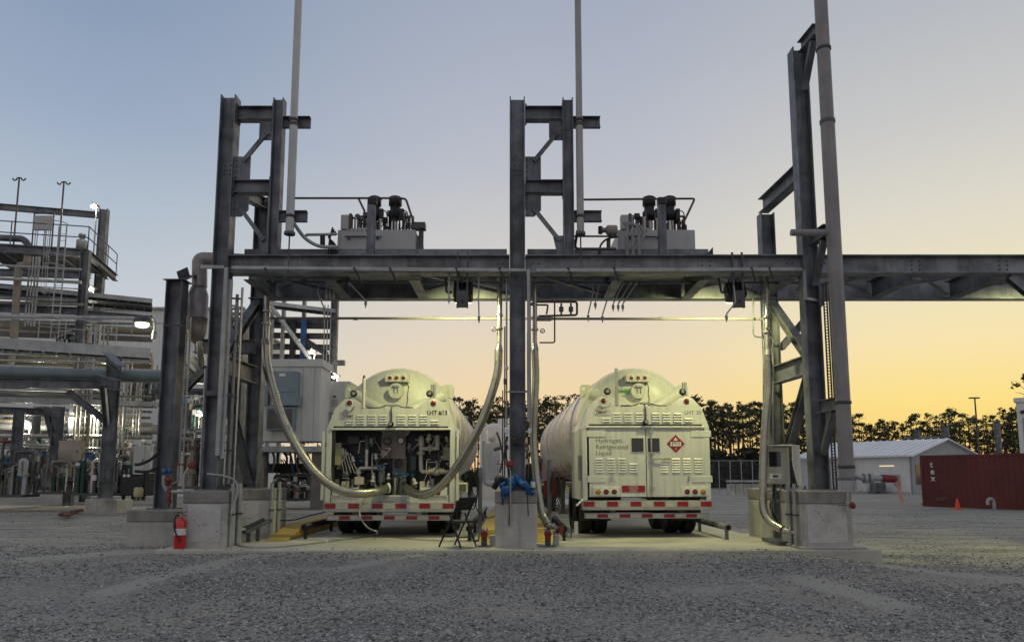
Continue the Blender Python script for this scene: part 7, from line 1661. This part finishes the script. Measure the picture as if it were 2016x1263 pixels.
# ------------------------------------------------------------------ trees
def leafmesh(name, clumps, per, smin, smax, seed, m):
    r = np.random.default_rng(seed); cs = np.repeat(np.array([c[:3] for c in clumps]), per, 0); cr_ = np.repeat(np.array([c[3] for c in clumps]), per)
    n = len(cs); d = r.normal(0, 1, (n, 3)); d /= np.linalg.norm(d, axis=1)[:, None]
    c = cs + d * (cr_ * r.random(n) ** .45)[:, None] * np.array([1, 1, .62])
    a = r.normal(0, 1, (n, 3)); a /= np.linalg.norm(a, axis=1)[:, None]; b_ = np.cross(a, r.normal(0, 1, (n, 3))); b_ /= np.linalg.norm(b_, axis=1)[:, None]
    s = (smin + (smax - smin) * r.random(n))[:, None]
    v = np.stack([c - a * s, c + b_ * s * .45, c + a * s, c - b_ * s * .45], 1).reshape(-1, 3)
    me = bpy.data.meshes.new(name); me.from_pydata(v.tolist(), [], np.arange(n * 4).reshape(-1, 4).tolist()); me.materials.append(m); return me
def pine_variant(seed, H=16., bare=.5, wide=2.0, m=LEAF, per=17):
    r = random.Random(seed); b = MB(); lean = Vector((r.uniform(-.4, .4), r.uniform(-.4, .4), 0)); top = lambda t: Vector((lean.x * t * t, lean.y * t * t, H * t))
    pts = [top(i / 7) for i in range(8)]; b.tube(pts, [.2 * (1 - .82 * i / 7) for i in range(8)], 7); cl_ = []
    nb = int(46 * (1 - bare))
    for k in range(nb):
        t = bare + (1 - bare) * (k + .5) / nb + r.uniform(-.03, .03); o = top(min(t, .99)); a = k * 2.4 + r.uniform(-.5, .5); f = min(1, max(0, (t - bare) / (1 - bare)))
        L_ = wide * 1.05 * (.35 + .8 * math.sin(math.pi * min(1, f * .8 + .18))) * r.uniform(.35, 1.15)
        e = o + Vector((math.cos(a) * L_, math.sin(a) * L_, r.uniform(-.1, .6) + .25 * (1 - f))); b.tube([o, o.lerp(e, .5) + Vector((0, 0, .1)), e], [.05, .035, .015], 4)
        if r.random() < .36: continue                    # gaps
        cl_.append((*e, r.uniform(.5, 1.0)))
        for q_ in range(2):
            if r.random() < .7: q = o.lerp(e, r.uniform(.25, .8)) + Vector((r.uniform(-.5, .5), r.uniform(-.5, .5), r.uniform(-.2, .5))); cl_.append((*q, r.uniform(.35, .8)))
    cl_.append((*top(1.0), .55)); cl_.append((*top(.97), .7))
    for k in range(6):                                  # dead stubs and sprays below the crown
        t = bare * r.uniform(.5, .98); o = top(t); a = r.uniform(0, 6.28); e = o + Vector((math.cos(a) * 1.0, math.sin(a) * 1.0, .15)); b.tube([o, e], [.03, .012], 4)
        if k % 2: cl_.append((*e, .4))
    return b, leafmesh('crown', cl_, per, .14, .36, seed, m)
VAR = []
proto_o = Vector((0, 0, 0))
for sd, bare, wide, mm in ((1, .52, 1.8, LEAF), (2, .6, 1.5, LEAF), (3, .48, 2.0, LEAF), (4, .63, 1.5, LEAF), (5, .55, 1.9, LEAF), (6, .3, 2.4, LEAF2), (7, .38, 2.1, LEAF), (8, .25, 2.5, LEAF2)):
    bt_, lm = pine_variant(sd, 16., bare, wide, mm)
    V = bt_; me = bpy.data.meshes.new('trunk'); me.from_pydata(V.v, [], V.f); me.polygons.foreach_set('use_smooth', V.sm); me.materials.append(TRUNK); VAR.append((me, lm))
r = random.Random(21)
def top_profile(px):
    pts = [(-400, 790), (500, 800), (890, 786), (950, 792), (985, 783), (1075, 782), (1110, 785), (1380, 780), (1420, 786), (1500, 790), (1560, 796), (1640, 800), (1700, 822), (1760, 832), (1800, 822), (1850, 812), (1900, 808), (1960, 812), (2000, 800), (2100, 790), (2500, 785)]
    for (a, ya), (b_, yb) in zip(pts[:-1], pts[1:]):
        if a <= px <= b_: return ya + (yb - ya) * (px - a) / (b_ - a)
    return 795
spots = []
px = -260.
while px < 2380:
    dense = 1385 < px < 1520 or 1530 < px < 1660
    step = 8.0 if dense else (9.5 if px > 1690 else 11 if px > 860 else 26)
    spots.append((px + r.uniform(-4, 4), top_profile(px) + abs(r.gauss(0, 1)) * (20 if px > 860 else 14) - 7, r.uniform(98, 135))); px += step
px = 850.
while px < 2150:
    if 1370 < px < 1690 or r.random() < .35: spots.append((px + r.uniform(-5, 5), top_profile(px) + 6 + abs(r.gauss(0, 1)) * 16, r.uniform(140, 170))); px += 10 if not 1385 < px < 1540 else 8
spots.append((2017, 738, 70)); spots.append((1080, 781, 100)); spots.append((980, 782, 100))
BIGTREE = {}
def place(px, py, Y):
    me_t, me_l = VAR[r.randrange(8) if not (1385 < px < 1520) else r.randrange(5)]
    H = Zp(py, Y) - YZ; x = P(px, py, Y).x; s = H / 16.3
    kind = 'hardwood_tree' if me_l.materials[0] is LEAF2 else 'pine_tree'
    wd = 'before the bright sunset'
    if px < 880: lab = 'dark tree standing behind the plant and trailers'
    elif px < 1130: lab = 'dark slender %s beyond the gap between the trailers' % ('pine' if kind == 'pine_tree' else 'leafy tree')
    elif px < 1545: lab = 'tall bare-trunked %s in the dense stand behind the fence' % ('pine' if kind == 'pine_tree' else 'leafy tree')
    elif px < 1700: lab = '%s rising beyond the tall gantry column' % ('pine tree' if kind == 'pine_tree' else 'leafy tree')
    else: lab = '%s in the row behind the office and container' % ('open-crowned pine tree' if kind == 'pine_tree' else 'rounded leafy tree')
    if px == 2017: lab = 'nearest tall pine leaning over the white site cabin'
    t_ = thing(kind, lab, 'tree', (x, Y, YZ), 'trees along the edge of the yard')
    wx = s * r.uniform(.8, 1.15)
    for nm, me in (('trunk', me_t), ('crown', me_l)):
        o = bpy.data.objects.new(nm, me); col.objects.link(o); o.parent = t_
    t_.scale = (wx, wx, s); t_.rotation_euler = (0, 0, r.uniform(0, 6.28))
for sp in spots: place(*sp)
# underbrush along the foot of the trees
cl_ = []
r2 = np.random.default_rng(5)
for k in range(1100):
    Y = r2.uniform(88, 150); pxx = r2.uniform(-300, 2400); x = (pxx - 1008) / 1450 * Y
    hh_ = r2.uniform(.2, 2.4) if not 1380 < pxx < 1540 else r2.uniform(.3, 4.6); cl_.append((x, Y, YZ + hh_, r2.uniform(.9, 1.8)))
for k in range(420):
    Y = r2.uniform(92, 150); pxx = r2.uniform(1360, 1570); cl_.append(((pxx - 1008) / 1450 * Y, Y, YZ + r2.uniform(.1, 4.2), r2.uniform(.9, 1.7)))
me = leafmesh('underbrush', cl_, 34, .3, .8, 9, BRUSH); o = bpy.data.objects.new('underbrush', me); col.objects.link(o); stuff(o); tag(o, 'dark underbrush massed at the foot of the trees', 'underbrush')
# sparse far trunks filling the stand in depth
# wooded ridge far behind
